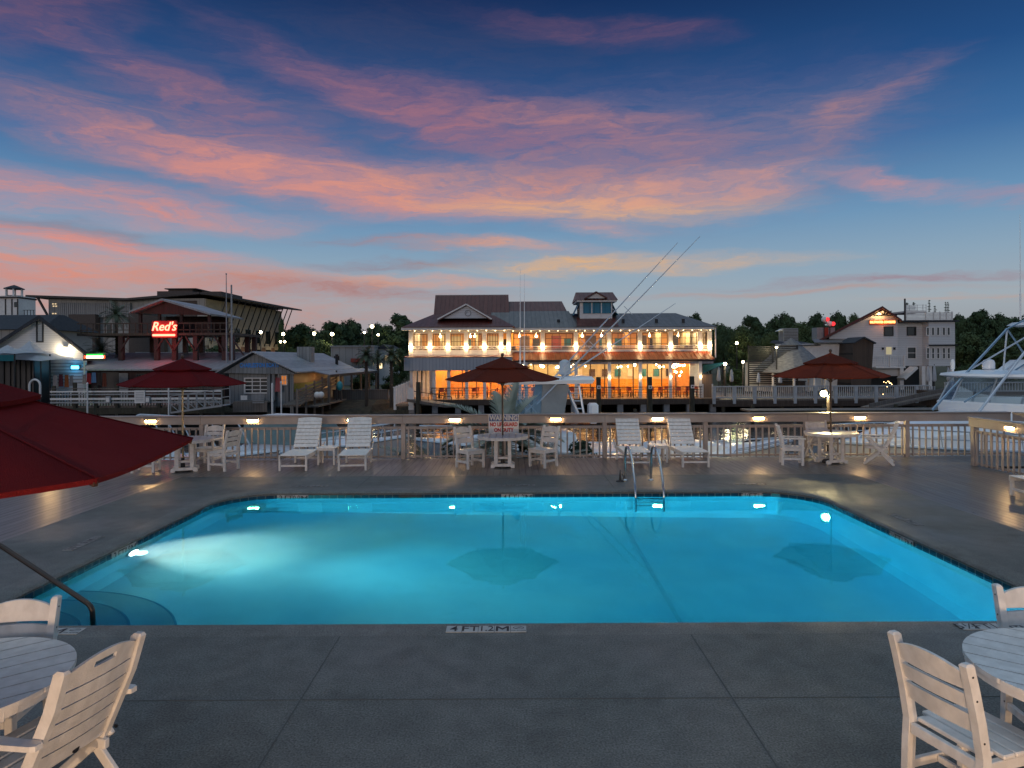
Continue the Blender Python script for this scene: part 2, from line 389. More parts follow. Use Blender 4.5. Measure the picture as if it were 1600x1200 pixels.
# wisps: long noise, and a warp of the coordinates so that bands have torn edges
mp1 = N.new('ShaderNodeMapping'); mp1.inputs['Scale'].default_value = (3.0, 13.0, 1); mp1.inputs['Rotation'].default_value = (0, 0, R(6))
L.new(cmb.outputs[0], mp1.inputs[0])
w1 = N.new('ShaderNodeTexNoise'); w1.inputs['Scale'].default_value = 1.0; w1.inputs['Detail'].default_value = 8; w1.inputs['Roughness'].default_value = 0.62
L.new(mp1.outputs[0], w1.inputs['Vector'])
wsub = N.new('ShaderNodeVectorMath'); wsub.operation = 'SUBTRACT'; wsub.inputs[1].default_value = (0.5, 0.5, 0.5); L.new(w1.outputs['Color'], wsub.inputs[0])
wmul = N.new('ShaderNodeVectorMath'); wmul.operation = 'MULTIPLY'; wmul.inputs[1].default_value = (0.30, 0.085, 0); L.new(wsub.outputs[0], wmul.inputs[0])
wadd = N.new('ShaderNodeVectorMath'); wadd.operation = 'ADD'; L.new(cmb.outputs[0], wadd.inputs[0]); L.new(wmul.outputs[0], wadd.inputs[1])
mp2 = N.new('ShaderNodeMapping'); mp2.inputs['Scale'].default_value = (10.0, 52.0, 1); mp2.inputs['Rotation'].default_value = (0, 0, R(7))
L.new(wadd.outputs[0], mp2.inputs[0])
w2 = N.new('ShaderNodeTexNoise'); w2.inputs['Scale'].default_value = 1.0; w2.inputs['Detail'].default_value = 9; w2.inputs['Roughness'].default_value = 0.6
w2.inputs['Distortion'].default_value = 0.6
L.new(mp2.outputs[0], w2.inputs['Vector'])
st = N.new('ShaderNodeMapRange'); st.interpolation_type = 'SMOOTHSTEP'; st.inputs[1].default_value = 0.30; st.inputs[2].default_value = 0.66
st.inputs[3].default_value = 0.42; st.inputs[4].default_value = 1.0; L.new(w2.outputs[0], st.inputs[0])
mp3 = N.new('ShaderNodeMapping'); mp3.inputs['Scale'].default_value = (20.0, 130.0, 1); mp3.inputs['Rotation'].default_value = (0, 0, R(9))
L.new(wadd.outputs[0], mp3.inputs[0])
w3 = N.new('ShaderNodeTexNoise'); w3.inputs['Scale'].default_value = 1.0; w3.inputs['Detail'].default_value = 7; w3.inputs['Roughness'].default_value = 0.65; w3.inputs['Distortion'].default_value = 0.8
L.new(mp3.outputs[0], w3.inputs['Vector'])
st2 = N.new('ShaderNodeMapRange'); st2.inputs[1].default_value = 0.3; st2.inputs[2].default_value = 0.62; st2.inputs[3].default_value = 0.52; st2.inputs[4].default_value = 1.12; L.new(w3.outputs[0], st2.inputs[0])
bands = [  # x, y, half length, half thickness, tilt, colour, amount
    (620, 235, 950, 150, -3, (104, 96, 142), 0.50), (250, 470, 800, 70, 0, (196, 138, 136), 0.75), (1050, 230, 430, 110, 3, (140, 112, 160), 0.6),
    (30, 8, 210, 60, 10, (168, 88, 108), 0.55), (930, 48, 260, 24, -6, (150, 84, 118), 0.55), (700, 60, 420, 60, -2, (70, 64, 104), 0.3),
    (350, 160, 300, 40, -14, (206, 116, 128), 0.7), (620, 165, 380, 36, -16, (190, 108, 130), 0.6), (760, 190, 420, 50, -9, (194, 110, 134), 0.75),
    (900, 195, 280, 34, -8, (214, 134, 138), 0.6), (360, 240, 470, 52, -7, (236, 140, 134), 0.95), (150, 304, 420, 44, -3, (228, 142, 132), 0.85),
    (520, 285, 420, 40, -7, (222, 142, 144), 0.85), (780, 300, 520, 50, -3, (228, 152, 136), 0.9), (940, 322, 330, 28, -2, (232, 180, 142), 0.85),
    (1090, 296, 290, 26, 4, (222, 156, 148), 0.85), (1000, 258, 330, 30, 1, (186, 128, 150), 0.7), (1260, 200, 200, 60, 13, (170, 128, 156), 0.6),
    (1355, 160, 160, 32, 22, (206, 132, 138), 0.72), (1420, 278, 150, 24, -10, (216, 146, 150), 0.7), (1560, 300, 130, 14, -6, (190, 136, 156), 0.5),
    (110, 360, 260, 20, -4, (150, 116, 132), 0.7), (140, 376, 320, 18, -5, (240, 142, 126), 0.9), (400, 345, 220, 16, 4, (206, 150, 158), 0.55),
    (60, 415, 300, 36, 0, (226, 138, 126), 0.85), (330, 432, 420, 26, -3, (232, 148, 128), 0.8), (640, 380, 180, 12, -2, (160, 124, 142), 0.75),
    (760, 387, 200, 12, -2, (228, 160, 138), 0.8), (620, 412, 210, 12, 4, (150, 118, 136), 0.7), (960, 413, 360, 17, 0, (232, 176, 130), 0.95),
    (520, 452, 330, 20, -2, (156, 116, 128), 0.75), (640, 440, 300, 12, 0, (232, 158, 132), 0.75), (1400, 439, 420, 9, 0.5, (160, 128, 148), 0.9),
    (1230, 462, 360, 8, 0, (186, 148, 150), 0.8), (930, 360, 90, 14, -4, (206, 156, 158), 0.7), (1500, 470, 250, 6, 1, (196, 156, 150), 0.6),
    (200, 500, 600, 40, 0, (222, 140, 124), 0.6)]
def azel(px, py):
    return math.atan((px - 800) / F), math.atan((561 - py) / math.hypot(F, px - 800))
for (x, y, hl, ht, tilt, c, am) in bands:
    a, e = azel(x, y)
    k = 1.0 / (1.0 + ((x - 800) / F) ** 2)
    mp = N.new('ShaderNodeMapping'); mp.vector_type = 'TEXTURE'
    mp.inputs['Location'].default_value = (a, e, 0); mp.inputs['Rotation'].default_value = (0, 0, R(tilt))
    mp.inputs['Scale'].default_value = (hl / F * k * 1.1, ht / F * 1.25 * math.sqrt(k), 1)
    L.new(wadd.outputs[0], mp.inputs[0])
    ln = N.new('ShaderNodeVectorMath'); ln.operation = 'LENGTH'; L.new(mp.outputs[0], ln.inputs[0])
    mr = N.new('ShaderNodeMapRange'); mr.interpolation_type = 'SMOOTHSTEP'
    mr.inputs[1].default_value = 1.0; mr.inputs[2].default_value = 0.1; mr.inputs[3].default_value = 0.0; mr.inputs[4].default_value = am * (0.64 if y < 262 else 0.86)
    L.new(ln.outputs['Value'], mr.inputs[0])
    fac = wm('MULTIPLY', wm('MULTIPLY', mr.outputs[0], st.outputs[0]), st2.outputs[0])
    mx = N.new('ShaderNodeMix'); mx.data_type = 'RGBA'; mx.inputs[7].default_value = (*lin((c[0] * .72 + 36, c[1] * .78 + 28, c[2] * .70 + 28) if y < 262 else (c[0] * .96, c[1] * .98, c[2] * .92)), 1)
    L.new(cur, mx.inputs[6]); L.new(fac, mx.inputs[0]); cur = mx.outputs[2]
L.new(cur, bg.inputs[0]); bg.inputs[1].default_value = 1.04
W.cycles.sampling_method = 'MANUAL'; W.cycles.sample_map_resolution = 512

# low warm dusk sun, behind the camera
sl = bpy.data.lights.new('dusk_sun', 'SUN'); sl.energy = 0.36; sl.angle = R(14); sl.color = (1.0, 0.80, 0.70)
so = bpy.data.objects.new('dusk_sun', sl); COL.objects.link(so)
so.rotation_euler = Vector((math.sin(R(20)) * 1.0, math.cos(R(20)), -math.tan(R(8)))).to_track_quat('-Z', 'Y').to_euler()

SC.view_settings.view_transform = 'Standard'; SC.view_settings.look = 'None'; SC.view_settings.gamma = 1.0; SC.view_settings.exposure = 0.0
cy = SC.cycles
cy.use_denoising = True
try: cy.denoiser = 'OPENIMAGEDENOISE'
except Exception: pass
cy.caustics_reflective = False; cy.caustics_refractive = False
cy.max_bounces = 8; cy.transparent_max_bounces = 16; cy.diffuse_bounces = 3; cy.glossy_bounces = 4; cy.transmission_bounces = 6
cy.sample_clamp_indirect = 4.0; cy.blur_glossy = 0.5
# ================================================================== POOL AND DECK
PX0, PX1, PY0, PY1, PR = -5.45, 5.67, 6.6, 13.2, 1.0
WZ = -0.11
def rrect(x0, x1, y0, y1, r, n=10):
    pts = []
    for cx, cy, a0 in ((x1 - r, y0 + r, -90), (x1 - r, y1 - r, 0), (x0 + r, y1 - r, 90), (x0 + r, y0 + r, 180)):
        for k in range(n + 1):
            a = R(a0 + 90.0 * k / n); pts.append((cx + r * math.cos(a), cy + r * math.sin(a)))
    return pts
inner = rrect(PX0, PX1, PY0, PY1, PR)
copo = rrect(PX0 - .3, PX1 + .3, PY0 - .3, PY1 + .3, PR + .3)
DX0, DX1, DY0, DY1 = -7.25, 7.45, -4.0, 14.95
mb = MB(); cx0, cx1, cy0, cy1 = PX0 - .3, PX1 + .3, PY0 - .3, PY1 + .3
def _q(x0, x1, y0, y1): mb.quad((x0, y0, 0), (x1, y0, 0), (x1, y1, 0), (x0, y1, 0))
_q(DX0, cx0, DY0, DY1); _q(cx1, DX1, DY0, DY1); _q(cx0, cx1, DY0, cy0); _q(cx0, cx1, cy1, DY1)
m_ = 11
for q, (cx, cy) in enumerate(((cx1, cy0), (cx1, cy1), (cx0, cy1), (cx0, cy0))):
    arc = copo[q * m_:(q + 1) * m_]
    for a_, b_ in zip(arc, arc[1:]): mb.tri((*a_, 0), (*b_, 0), (cx, cy, 0))
tag(mb.build('pool_deck', M['concrete']), kind='structure')
# bull-nosed coping
mb = MB()
rings = []
for off, z in ((0.302, -0.02), (0.3005, 0.0005), (0.03, 0.003), (0.0, -0.006), (-0.018, -0.03), (-0.012, -0.05), (0.006, -0.056)):
    rings.append([(x, y, z) for x, y in rrect(PX0 - off, PX1 + off, PY0 - off, PY1 + off, PR + off)])
b = MB(); b.loft(rings, False, False)
tag(b.build('pool_coping', M['coping'], smooth=True), kind='structure')
# saw cuts in the slab
mb = MB()
mb.box(-1.604, -1.596, DY0, 6.29, 0.0008, 0.003); mb.box(1.636, 1.644, DY0, 6.29, 0.0008, 0.003)
for a, b_ in ((DX0, -1.61), (-1.59, 1.63), (1.65, DX1)): mb.box(a, b_, 5.117, 5.124, 0.0008, 0.003)
for x in (-3.1, 2.0): mb.box(x - .005, x + .005, 13.51, DY1, 0.0008, 0.003)
tag(mb.build('deck_joint', mat('joint_dark', (0.086, 0.09, 0.088), 0.9)), kind='structure')
# timber deck round the slab
mb = MB()
def sheet(x0, x1, y0, y1, z): mb.quad((x0, y0, z), (x1, y0, z), (x1, y1, z), (x0, y1, z))
sheet(-26, DX0, -4, DY1, -0.006); sheet(DX1, 10.95, -4, DY1, -0.006); sheet(-26, 10.95, DY1, 17.66, -0.006); sheet(10.95, 14.0, 15.9, 17.66, -0.006)
mb.quad((-26, 17.66, -0.006), (14, 17.66, -0.006), (14, 17.66, -0.35), (-26, 17.66, -0.35))
mb.quad((10.95, -4, -0.006), (10.95, 15.9, -0.006), (10.95, 15.9, -0.35), (10.95, -4, -0.35))
tag(mb.build('timber_deck', M['deckwood']), kind='structure')

# basin: walls, floor that deepens to the right
def fz(x): 
    t = min(1, max(0, (x - PX0) / (PX1 - PX0)))
    return -1.02 - 0.85 * t
mb = MB()
n = len(inner)
lev = [[(x, y, -0.03) for x, y in inner], [(x, y, fz(x) + .15) for x, y in inner]]
ins = rrect(PX0 + .15, PX1 - .15, PY0 + .15, PY1 - .15, PR - .15)
lev.append([(x, y, fz(x)) for x, y in ins])
mb.loft(lev, False, False)
c = len(mb.v); mb.v.append((0.11, 9.9, fz(0.11)))
base = 2 * n
mb.f += [(base + i, base + (i + 1) % n, c) for i in range(n)]
tag(mb.build('pool_basin', M['plaster'], smooth=True), kind='structure')
# waterline tile band
mb = MB(); gb = MB()
per = []
for i in range(len(inner)):
    a, b_ = Vector((*inner[i], 0)), Vector((*inner[(i + 1) % n], 0))
    ln = (b_ - a).length
    m = max(1, round(ln / 0.152))
    if ln < 1e-4: continue
    nx = Vector((-(b_ - a).y, (b_ - a).x, 0)).normalized()
    g = 0.006
    for k in range(m):
        p = a.lerp(b_, k / m) ; q = a.lerp(b_, (k + 1) / m); d = (q - p).normalized()
        p2 = p + d * g + nx * 0.006; q2 = q - d * g + nx * 0.006
        mb.quad((*p2.xy, -0.062), (*q2.xy, -0.062), (*q2.xy, -0.196), (*p2.xy, -0.196))
    gb.quad((*(a + nx * .003).xy, -0.05), (*(b_ + nx * .003).xy, -0.05), (*(b_ + nx * .003).xy, -0.20), (*(a + nx * .003).xy, -0.20))
tag(mb.build('pool_tile_band', M['tile']), kind='structure'); tag(gb.build('pool_tile_grout', M['grout']), kind='structure')
# floor line at the slope break
mb = MB()
xs = 2.0
mb.quad((xs, PY0 + .2, fz(xs) + .006), (xs + .06, PY0 + .2, fz(xs + .1) + .006), (xs + .06, PY1 - .2, fz(xs + .1) + .006), (xs, PY1 - .2, fz(xs) + .006))
tag(mb.build('pool_floor_line', mat('floor_line_grey', (.30, .52, .60), .7)), kind='structure')
# rounded entry steps in the near left corner
mb = MB(); ln = MB()
for r, z in ((1.95, -0.86), (1.5, -0.68), (1.05, -0.50)):
    arc = [(PX0 + .02 + r * math.cos(R(a)), PY0 + .02 + r * math.sin(R(a))) for a in range(0, 91, 6)]
    poly = [(PX0 + .02, PY0 + .02)] + arc
    mb.slab(poly, -1.15, z)
    o_ = [(PX0 + .02 + (r - .028) * math.cos(R(a)), PY0 + .02 + (r - .028) * math.sin(R(a))) for a in range(0, 91, 6)]
    ln.loft([[(x, y, z + .004) for x, y in arc], [(x, y, z + .004) for x, y in o_]], False, False, closed=False)
tag(mb.build('pool_steps', M['plaster']), kind='structure'); tag(ln.build('pool_step_edging', M['stepline']), kind='structure')

# water body
wmt = bpy.data.materials.new('pool_water'); wmt.use_nodes = True
nt = wmt.node_tree; nt.nodes.clear()
lk = nt.links
rf = nt.nodes.new('ShaderNodeBsdfRefraction'); rf.inputs['IOR'].default_value = 1.333; rf.inputs['Roughness'].default_value = 0.0
gs = nt.nodes.new('ShaderNodeBsdfGlossy'); gs.inputs['Roughness'].default_value = 0.0; gs.inputs['Color'].default_value = (0.10, 0.85, 1.0, 1)
fr = nt.nodes.new('ShaderNodeFresnel'); fr.inputs['IOR'].default_value = 2.1
ms = nt.nodes.new('ShaderNodeMixShader')
va = nt.nodes.new('ShaderNodeVolumeAbsorption'); va.inputs[0].default_value = (0.0, 0.79, 0.885, 1); va.inputs[1].default_value = 0.36
vs_ = nt.nodes.new('ShaderNodeVolumeScatter'); vs_.inputs[0].default_value = (0.88, 1.0, 0.98, 1); vs_.inputs[1].default_value = 0.04; vs_.inputs['Anisotropy'].default_value = 0.2
ad = nt.nodes.new('ShaderNodeAddShader')
o_ = nt.nodes.new('ShaderNodeOutputMaterial')
tcn = nt.nodes.new('ShaderNodeTexCoord'); nn = nt.nodes.new('ShaderNodeTexNoise'); nn.inputs['Scale'].default_value = 2.2; nn.inputs['Detail'].default_value = 4
mpn = nt.nodes.new('ShaderNodeMapping'); mpn.inputs['Scale'].default_value = (0.5, 1.0, 1.0)
bp = nt.nodes.new('ShaderNodeBump'); bp.inputs['Strength'].default_value = 0.045; bp.inputs['Distance'].default_value = 0.03
lk.new(tcn.outputs['Object'], mpn.inputs[0]); lk.new(mpn.outputs[0], nn.inputs['Vector']); lk.new(nn.outputs[0], bp.inputs['Height'])
for nd in (rf, gs, fr): lk.new(bp.outputs[0], nd.inputs['Normal'])
lk.new(fr.outputs[0], ms.inputs[0]); lk.new(rf.outputs[0], ms.inputs[1]); lk.new(gs.outputs[0], ms.inputs[2]); lk.new(ms.outputs[0], o_.inputs['Surface'])
lk.new(va.outputs[0], ad.inputs[0]); lk.new(vs_.outputs[0], ad.inputs[1]); lk.new(ad.outputs[0], o_.inputs['Volume'])
wl = rrect(PX0 - .04, PX1 + .04, PY0 - .04, PY1 + .04, PR + .04)
mb = MB(); mb.loft([[(x, y, -2.3) for x, y in wl], [(x, y, WZ) for x, y in wl]])
tag(mb.build('pool_water', wmt), kind='structure')

# underwater lamps: the one in the left wall is in view, the near-wall pair is added fill, unseen
def pool_lamp(loc, rz, label, aim, w, col, beam):
    t = thing('underwater_pool_lamp', label, 'pool lamp', loc, rz, 'underwater lamps of the swimming pool')
    b = MB(); b.tube([(-.02, 0, 0), (.025, 0, 0)], .15, 20); b.build('trim_ring', M['steel'], t, True)
    b = MB(); b.tube([(.026, 0, 0), (.034, 0, 0)], .115, 20); b.build('lens', emis('pool_lamp_lens', (0.85, 1, 1), 14.0), t, True)
    def flood(nm, ww, size, falloff, d):
        l = plight(nm, Vector(loc) + Vector((math.cos(rz) * .13, math.sin(rz) * .13, 0)), ww, col, 0.09, 'SPOT', spot_size=R(size), spot_blend=1.0)
        l.rotation_euler = Vector(d).to_track_quat('-Z', 'Y').to_euler()
        if falloff:
            l.data.use_nodes = True; t_ = l.data.node_tree; em = t_.nodes['Emission']
            lf = t_.nodes.new('ShaderNodeLightFalloff'); lf.inputs['Strength'].default_value = 1.0; t_.links.new(lf.outputs[falloff], em.inputs['Strength'])
    flood('pool_lamp_light', w, 175, 'Constant', aim)
    if beam:
        flood('pool_lamp_halo', beam, 105, None, (aim[0], aim[1], aim[2] + .75))
    return t
pool_lamp((PX0 + .01, 9.75, -0.42), 0, 'bright round lamp glowing under the water in the left pool wall', (1, 0.0, -0.10), 36, (0.75, 1.0, 0.92), 75000)
pool_lamp((4.6, PY0 + .01, -0.70), PI / 2, 'round underwater lamp set in the near pool wall at the deep end', (-.15, 1, -0.10), 74, (0.35, 0.86, 1.0), 0)
pool_lamp((-1.2, PY0 + .01, -0.60), PI / 2, 'round underwater lamp set in the near pool wall before the middle table', (.1, 1, -0.10), 46, (0.45, 0.92, 0.98), 0)

# milky scattering volume added in the water to carry the left lamp's glow
m = bpy.data.materials.new('lamp_glow_volume'); m.use_nodes = True; nt = m.node_tree; nt.nodes.clear()
N_, K_ = nt.nodes, nt.links
sc_ = N_.new('ShaderNodeVolumeScatter'); sc_.inputs[0].default_value = (1, 1, 1, 1); oo = N_.new('ShaderNodeOutputMaterial')
tc_ = N_.new('ShaderNodeTexCoord'); mp_ = N_.new('ShaderNodeMapping'); mp_.inputs['Location'].default_value = (.42, 0, 0)
gr = N_.new('ShaderNodeTexGradient'); gr.gradient_type = 'SPHERICAL'; pw = N_.new('ShaderNodeMath'); pw.operation = 'POWER'; pw.inputs[1].default_value = 2.2
nz_ = N_.new('ShaderNodeTexNoise'); nz_.inputs['Scale'].default_value = 2.2; nz_.inputs['Detail'].default_value = 3
ml = N_.new('ShaderNodeMath'); ml.operation = 'MULTIPLY'; mk = N_.new('ShaderNodeMath'); mk.operation = 'MULTIPLY'; mk.inputs[1].default_value = 7.0
K_.new(tc_.outputs['Object'], mp_.inputs[0]); K_.new(mp_.outputs[0], gr.inputs[0]); K_.new(gr.outputs['Fac'], pw.inputs[0]); K_.new(tc_.outputs['Object'], nz_.inputs['Vector'])
K_.new(pw.outputs[0], ml.inputs[0]); K_.new(nz_.outputs[0], ml.inputs[1]); K_.new(ml.outputs[0], mk.inputs[0]); K_.new(mk.outputs[0], sc_.inputs[1]); K_.new(sc_.outputs[0], oo.inputs['Volume'])
b = MB(); b.ball((0, 0, 0), 1.0, 24)
bo = b.build('lamp_glow_volume', m, smooth=True); bo.location = (PX0 + 1.75, 9.62, -.43); bo.scale = (2.2, 1.3, .30); bo.rotation_euler = (0, 0, -.08)
tag(bo, kind='stuff')

# ------------------------------------------------------------------ depth markers
def marker(loc, rot, words, label, tiles=5, size=0.152, nodive=True, group='depth markers of the pool'):
    t = bpy.data.objects.new('depth_marker', None); COL.objects.link(t); t.location = loc; t.rotation_euler = rot
    tag(t, label, 'depth marker', group)
    n_ = len(words) + (1 if nodive else 0)
    for i in range(n_):
        x = (i - n_ / 2 + .5) * size
        MB().box(x - size / 2 + .003, x + size / 2 - .003, -size / 2 + .003, size / 2 - .003, 0, 0.005).build('tile', M['wornmarker'] if 'on the concrete' in label or 'far deck' in label else M['marker'], t)
        if i < len(words) and words[i] == 'M':
            b = MB(); h = .115
            for s in (-1, 1):
                b.add([(x + s * .062, -h/2, .0062), (x + s * .040, -h/2, .0062), (x + s * .040, h/2, .0062), (x + s * .062, h/2, .0062)], [(0, 1, 2, 3)])
                b.add([(x + s * .0398, h/2, .0062), (x + s * .0398, h/2 - .040, .0062), (x, -h/2 + .030, .0062), (x, -h/2 + .066, .0062)], [(0, 1, 2, 3)])
            b.build('lettering', M['letter'], t)
        elif i < len(words):
            text(t, 'lettering', words[i], M['letter'], (x, 0, 0.0055), 0.165, (0, 0, 0), 0.0008, bold=0.0012, sx=0.95 if len(words[i]) < 3 else 0.72, world=False)
        else:
            b = MB()
            ring = [(x + .052 * math.cos(2*PI*k/20), .02 + .032 * math.sin(2*PI*k/20)) for k in range(20)]
            rin = [(x + .044 * math.cos(2*PI*k/20), .02 + .025 * math.sin(2*PI*k/20)) for k in range(20)]
            b.loft([[(px, py, .0062) for px, py in ring], [(px, py, .0062) for px, py in rin]], False, False)
            b.bar((x - .03, 0.002, .006), (x + .03, 0.038, .006), .008, .001)
            b.build('no_diving_symbol', M['letter'], t)
            text(t, 'lettering', 'NO DIVING', M['letter'], (x, -.045, 0.0055), 0.026, (0, 0, 0), 0.0008, world=False)
    return t
zt = 0.001
marker((-.255, 6.44, zt + .001), (0, 0, 0), ['4', 'FT', '1.2', 'M'], 'depth marker 4 FT 1.2 M on the near deck, centre of pool edge')
marker((4.58, 6.44, zt + .001), (0, 0, 0), ['5½', 'FT', '1.7', 'M'], 'near deck depth marker reading 5½ FT 1.7 M behind the right chairs')
marker((-4.45, 6.44, zt + .001), (0, 0, 0), ['3', 'FT', '.9', 'M'], 'near deck depth marker reading 3 FT beside the stair rail')
marker((0.08, 13.78, zt), (0, 0, PI), ['4', 'FT', '1.2', 'M'], 'upside-down depth marker on the far deck facing the middle table')
marker((4.72, 13.78, zt), (0, 0, PI), ['5½', 'FT', '1.7', 'M'], 'upside-down depth marker on the far deck right of the ladder')
marker((-4.1, 13.78, zt), (0, 0, PI), ['3', 'FT', '.9', 'M'], 'upside-down depth marker on the far deck before the left loungers')
marker((-6.0, 9.55, zt), (0, 0, PI / 2), ['3', 'FT', '.9', 'M'], 'faint depth marker on the concrete left of the pool')
marker((6.15, 10.7, zt), (0, 0, -PI / 2), ['5½', 'FT', '1.7', 'M'], 'faint depth marker on the concrete right of the pool')
gz = -0.128
marker((0.08, PY1 - .012, gz), (PI / 2, 0, 0), ['4', 'FT', '1.2', 'M'], 'tile marker 4 FT 1.2 M at the waterline of the far pool wall', nodive=False)
marker((4.72, PY1 - .012, gz), (PI / 2, 0, 0), ['5½', 'FT', '1.7', 'M'], 'tile marker 5½ FT 1.7 M at the waterline of the far wall', nodive=False)
marker((-4.25, PY1 - .012, gz), (PI / 2, 0, 0), ['3', 'FT', '0.9', 'M'], 'tile marker 3 FT 0.9 M at the waterline of the far wall', nodive=False)
marker((PX0 + .012, 9.55, gz), (PI / 2, 0, PI / 2), ['3', 'FT', '0.9', 'M'], 'tile marker 3 FT 0.9 M on the left pool wall above the lamp', nodive=False)
marker((PX1 - .012, 9.95, gz), (PI / 2, 0, -PI / 2), ['5½', 'FT', '1.7', 'M'], 'tile marker 5½ FT 1.7 M on the right pool wall', nodive=False)
# skimmer mouth
t = thing('pool_skimmer', 'dark skimmer opening with pale lip in the far pool wall', 'skimmer', (-1.98, PY1 - .014, -0.12))
MB().box(-.22, .22, -.004, .004, -.06, .05).build('opening', M['black'], t)
MB().prism([(-.16, -.055), (.22, -.055), (.22, -.03), (.05, -.008)], -.02, -.006).build('weir_flap', mat('weir', (0.12, 0.28, 0.24), .4), t)

# ------------------------------------------------------------------ ladder, stair rail
def arc_pts(pts, r=0.12, n=6):
    pts = [Vector(p) for p in pts]; o = [pts[0]]
    for i in range(1, len(pts) - 1):
        a, b_, c = pts[i-1], pts[i], pts[i+1]
        d1 = (a - b_).normalized(); d2 = (c - b_).normalized()
        rr = min(r, (a - b_).length * .45, (c - b_).length * .45)
        p, q = b_ + d1 * rr, b_ + d2 * rr
        for k in range(n + 1):
            t = k / n; o.append(p * (1-t)**2 + b_ * 2*t*(1-t) + q * t*t)
    o.append(pts[-1]); return o
t = thing('pool_ladder', 'stainless steel pool ladder with two arched rails on the far pool edge', 'pool ladder', (2.62, 13.2, 0))
for s in (-.27, .27):
    b = MB(); b.tube(arc_pts([(s, 1.05, 0), (s, 1.0, .76), (s, .35, .72), (s, -.16, .05), (s, -.16, -1.25)], .28, 8), .024, 10)
    b.build('handrail', M['steel'], t, True)
    b = MB(); b.lathe([(.055, 0), (.055, .012), (.03, .035)], 14, (s, 1.05, 0.001)); b.build('flange', M['steel'], t, True)
for z in (-.22, -.5, -.78): MB().box(-.25, .25, -.20, -.11, z - .015, z + .015, .006).build('tread', M['steel'], t)
t = thing('deck_anchor', 'small dark metal deck anchor beside the pool ladder', 'deck anchor', (2.23, 14.15, 0))
b = MB(); b.lathe([(.09, 0), (.085, .015), (.03, .03), (.022, .09), (.012, .2), (.006, .24)], 12, (0, 0, 0.001)); b.build('anchor_post', M['black'], t, True)
b = MB(); b.tube([(.05, 0, .02), (.08, 0, .10), (.03, 0, .16)], .012, 6); b.build('hook', M['black'], t, True)
t = thing('stair_rail', 'single dark metal grab rail sloping down into the near left corner of the pool', 'grab rail', (-4.35, 7.05, 0))
b = MB(); b.tube(arc_pts([(-1.95, .3, -.001), (-1.9, .3, .92), (-1.05, .16, .60), (0, 0, .02), (0.03, 0, -.5)], .07, 6), .026, 10); b.build('rail_tube', M['bronze'], t, True)

# ================================================================== FENCE
FY = 17.55
POSTX = [RX(315 + 157.3 * k, FY) for k in range(-4, 8)]
RAILZ = 1.10
def fence(name, label, pts, post_at, length, base, rz, lamp_at, mc=M['capwood']):
    """fence along local +x from 0 to length; front towards local -y"""
    t = thing(name, label, 'fence', base, rz)
    for i in range(len(post_at)):
        x = post_at[i]
        MB().box(x - .055, x + .055, -.05, .05, -.3, RAILZ - .185, .006).build('post', M['railwood'], t)
    # wide cap and fascia in lengths that butt over the posts
    ends = sorted(set([0.0, length] + [p for k, p in enumerate(post_at) if k % 2 == 0 and 0.5 < p < length - .5]))
    for a, b_ in zip(ends, ends[1:]):
        MB().box(a + .002, b_ - .002, -.115, .09, RAILZ - .003, RAILZ + .036, .006).build('cap_board', mc, t)
        MB().box(a + .002, b_ - .002, -.092, -.052, RAILZ - .19, RAILZ - .004, .005).build('fascia_board', M['railwood'], t)
    bays = sorted([0.0] + list(post_at) + [length])
    for a, b_ in zip(bays, bays[1:]):
        if b_ - a < .3: continue
        a1, b1 = a + .057, b_ - .057
        r = MB().box(a1, b1, -.02, .02, .76, .83, .004).build('railing_panel', M['railwood'], t)
        MB().box(a1, b1, -.02, .02, .035, .08, .004).build('bottom_rail', M['railwood'], r)
        m = max(2, round((b1 - a1) / .168))
        for k in range(m):
            x = a1 + (k + .5) * (b1 - a1) / m
            MB().box(x - .019, x + .019, -.058, -.021, .02, .81, .004).build('baluster', M['railwood'], r)
    return t
fx0 = -15.0; flen = 12.75 - fx0
fence('deck_fence', 'long painted timber fence with balusters and wide cap rail along the far deck edge', None,
      [p - fx0 for p in POSTX if fx0 + .3 < p < 12.7], flen, (fx0, FY, 0), 0, None)
t = fence('deck_fence', 'short timber fence with balusters running toward the viewer at the right deck edge', None, [0.06, 2.7, 5.4, 8.1], 10.0, (10.85, 16.1, 0), -PI / 2, None)
t = fence('deck_fence', 'stub of timber fence turning back beside the boat at the far right corner', None, [1.6], 1.65, (12.82, 17.44, 0), -PI / 2 + .5, None)
strip_em = emis('strip_lamp_glow', (1.0, 0.60, 0.24), 160.0)
def strip_lamp(loc, rz, label):
    t = thing('strip_lamp', label, 'strip light', loc, rz, 'strip lamps glowing on the fence fascia')
    MB().box(-.155, .155, -.03, .0, .018, .034, .004).build('hood', M['bronze'], t)
    MB().box(-.15, .15, -.008, 0, -.034, .017).build('back_plate', M['bronze'], t)
    MB().box(-.135, .135, -.028, -.009, -.026, .016, .006).build('diffuser', strip_em, t)
    return t
stl = ['on the fascia behind the left umbrella pole', 'on the fascia left of the first lounger pair', 'on the fascia above the second lounger from the left',
       'on the fascia left of the warning sign', 'on the fascia right of the middle table', 'on the fascia between the right pair of loungers', 'on the fascia right of the loungers, left of the right table',
       'on the fascia above the folding chair at right']
for k, px in enumerate((235, 395, 551, 710, 868, 1027, 1185, 1343)):
    strip_lamp((RX(px, FY - .093), FY - .093, 1.01), 0, 'warm glowing strip lamp ' + stl[k])
strip_lamp((10.85 - .093, 16.1 - 1.35, 1.01), -PI / 2, 'warm glowing strip lamp on the side fence at far right')
strip_lamp((10.85 - .093, 16.1 - 4.2, 1.01), -PI / 2, 'warm glowing strip lamp on the side fence just out of view at right')
strip_lamp((RX(77, FY - .093), FY - .093, 1.01), 0, 'warm glowing strip lamp on the fascia hidden by the near umbrella')
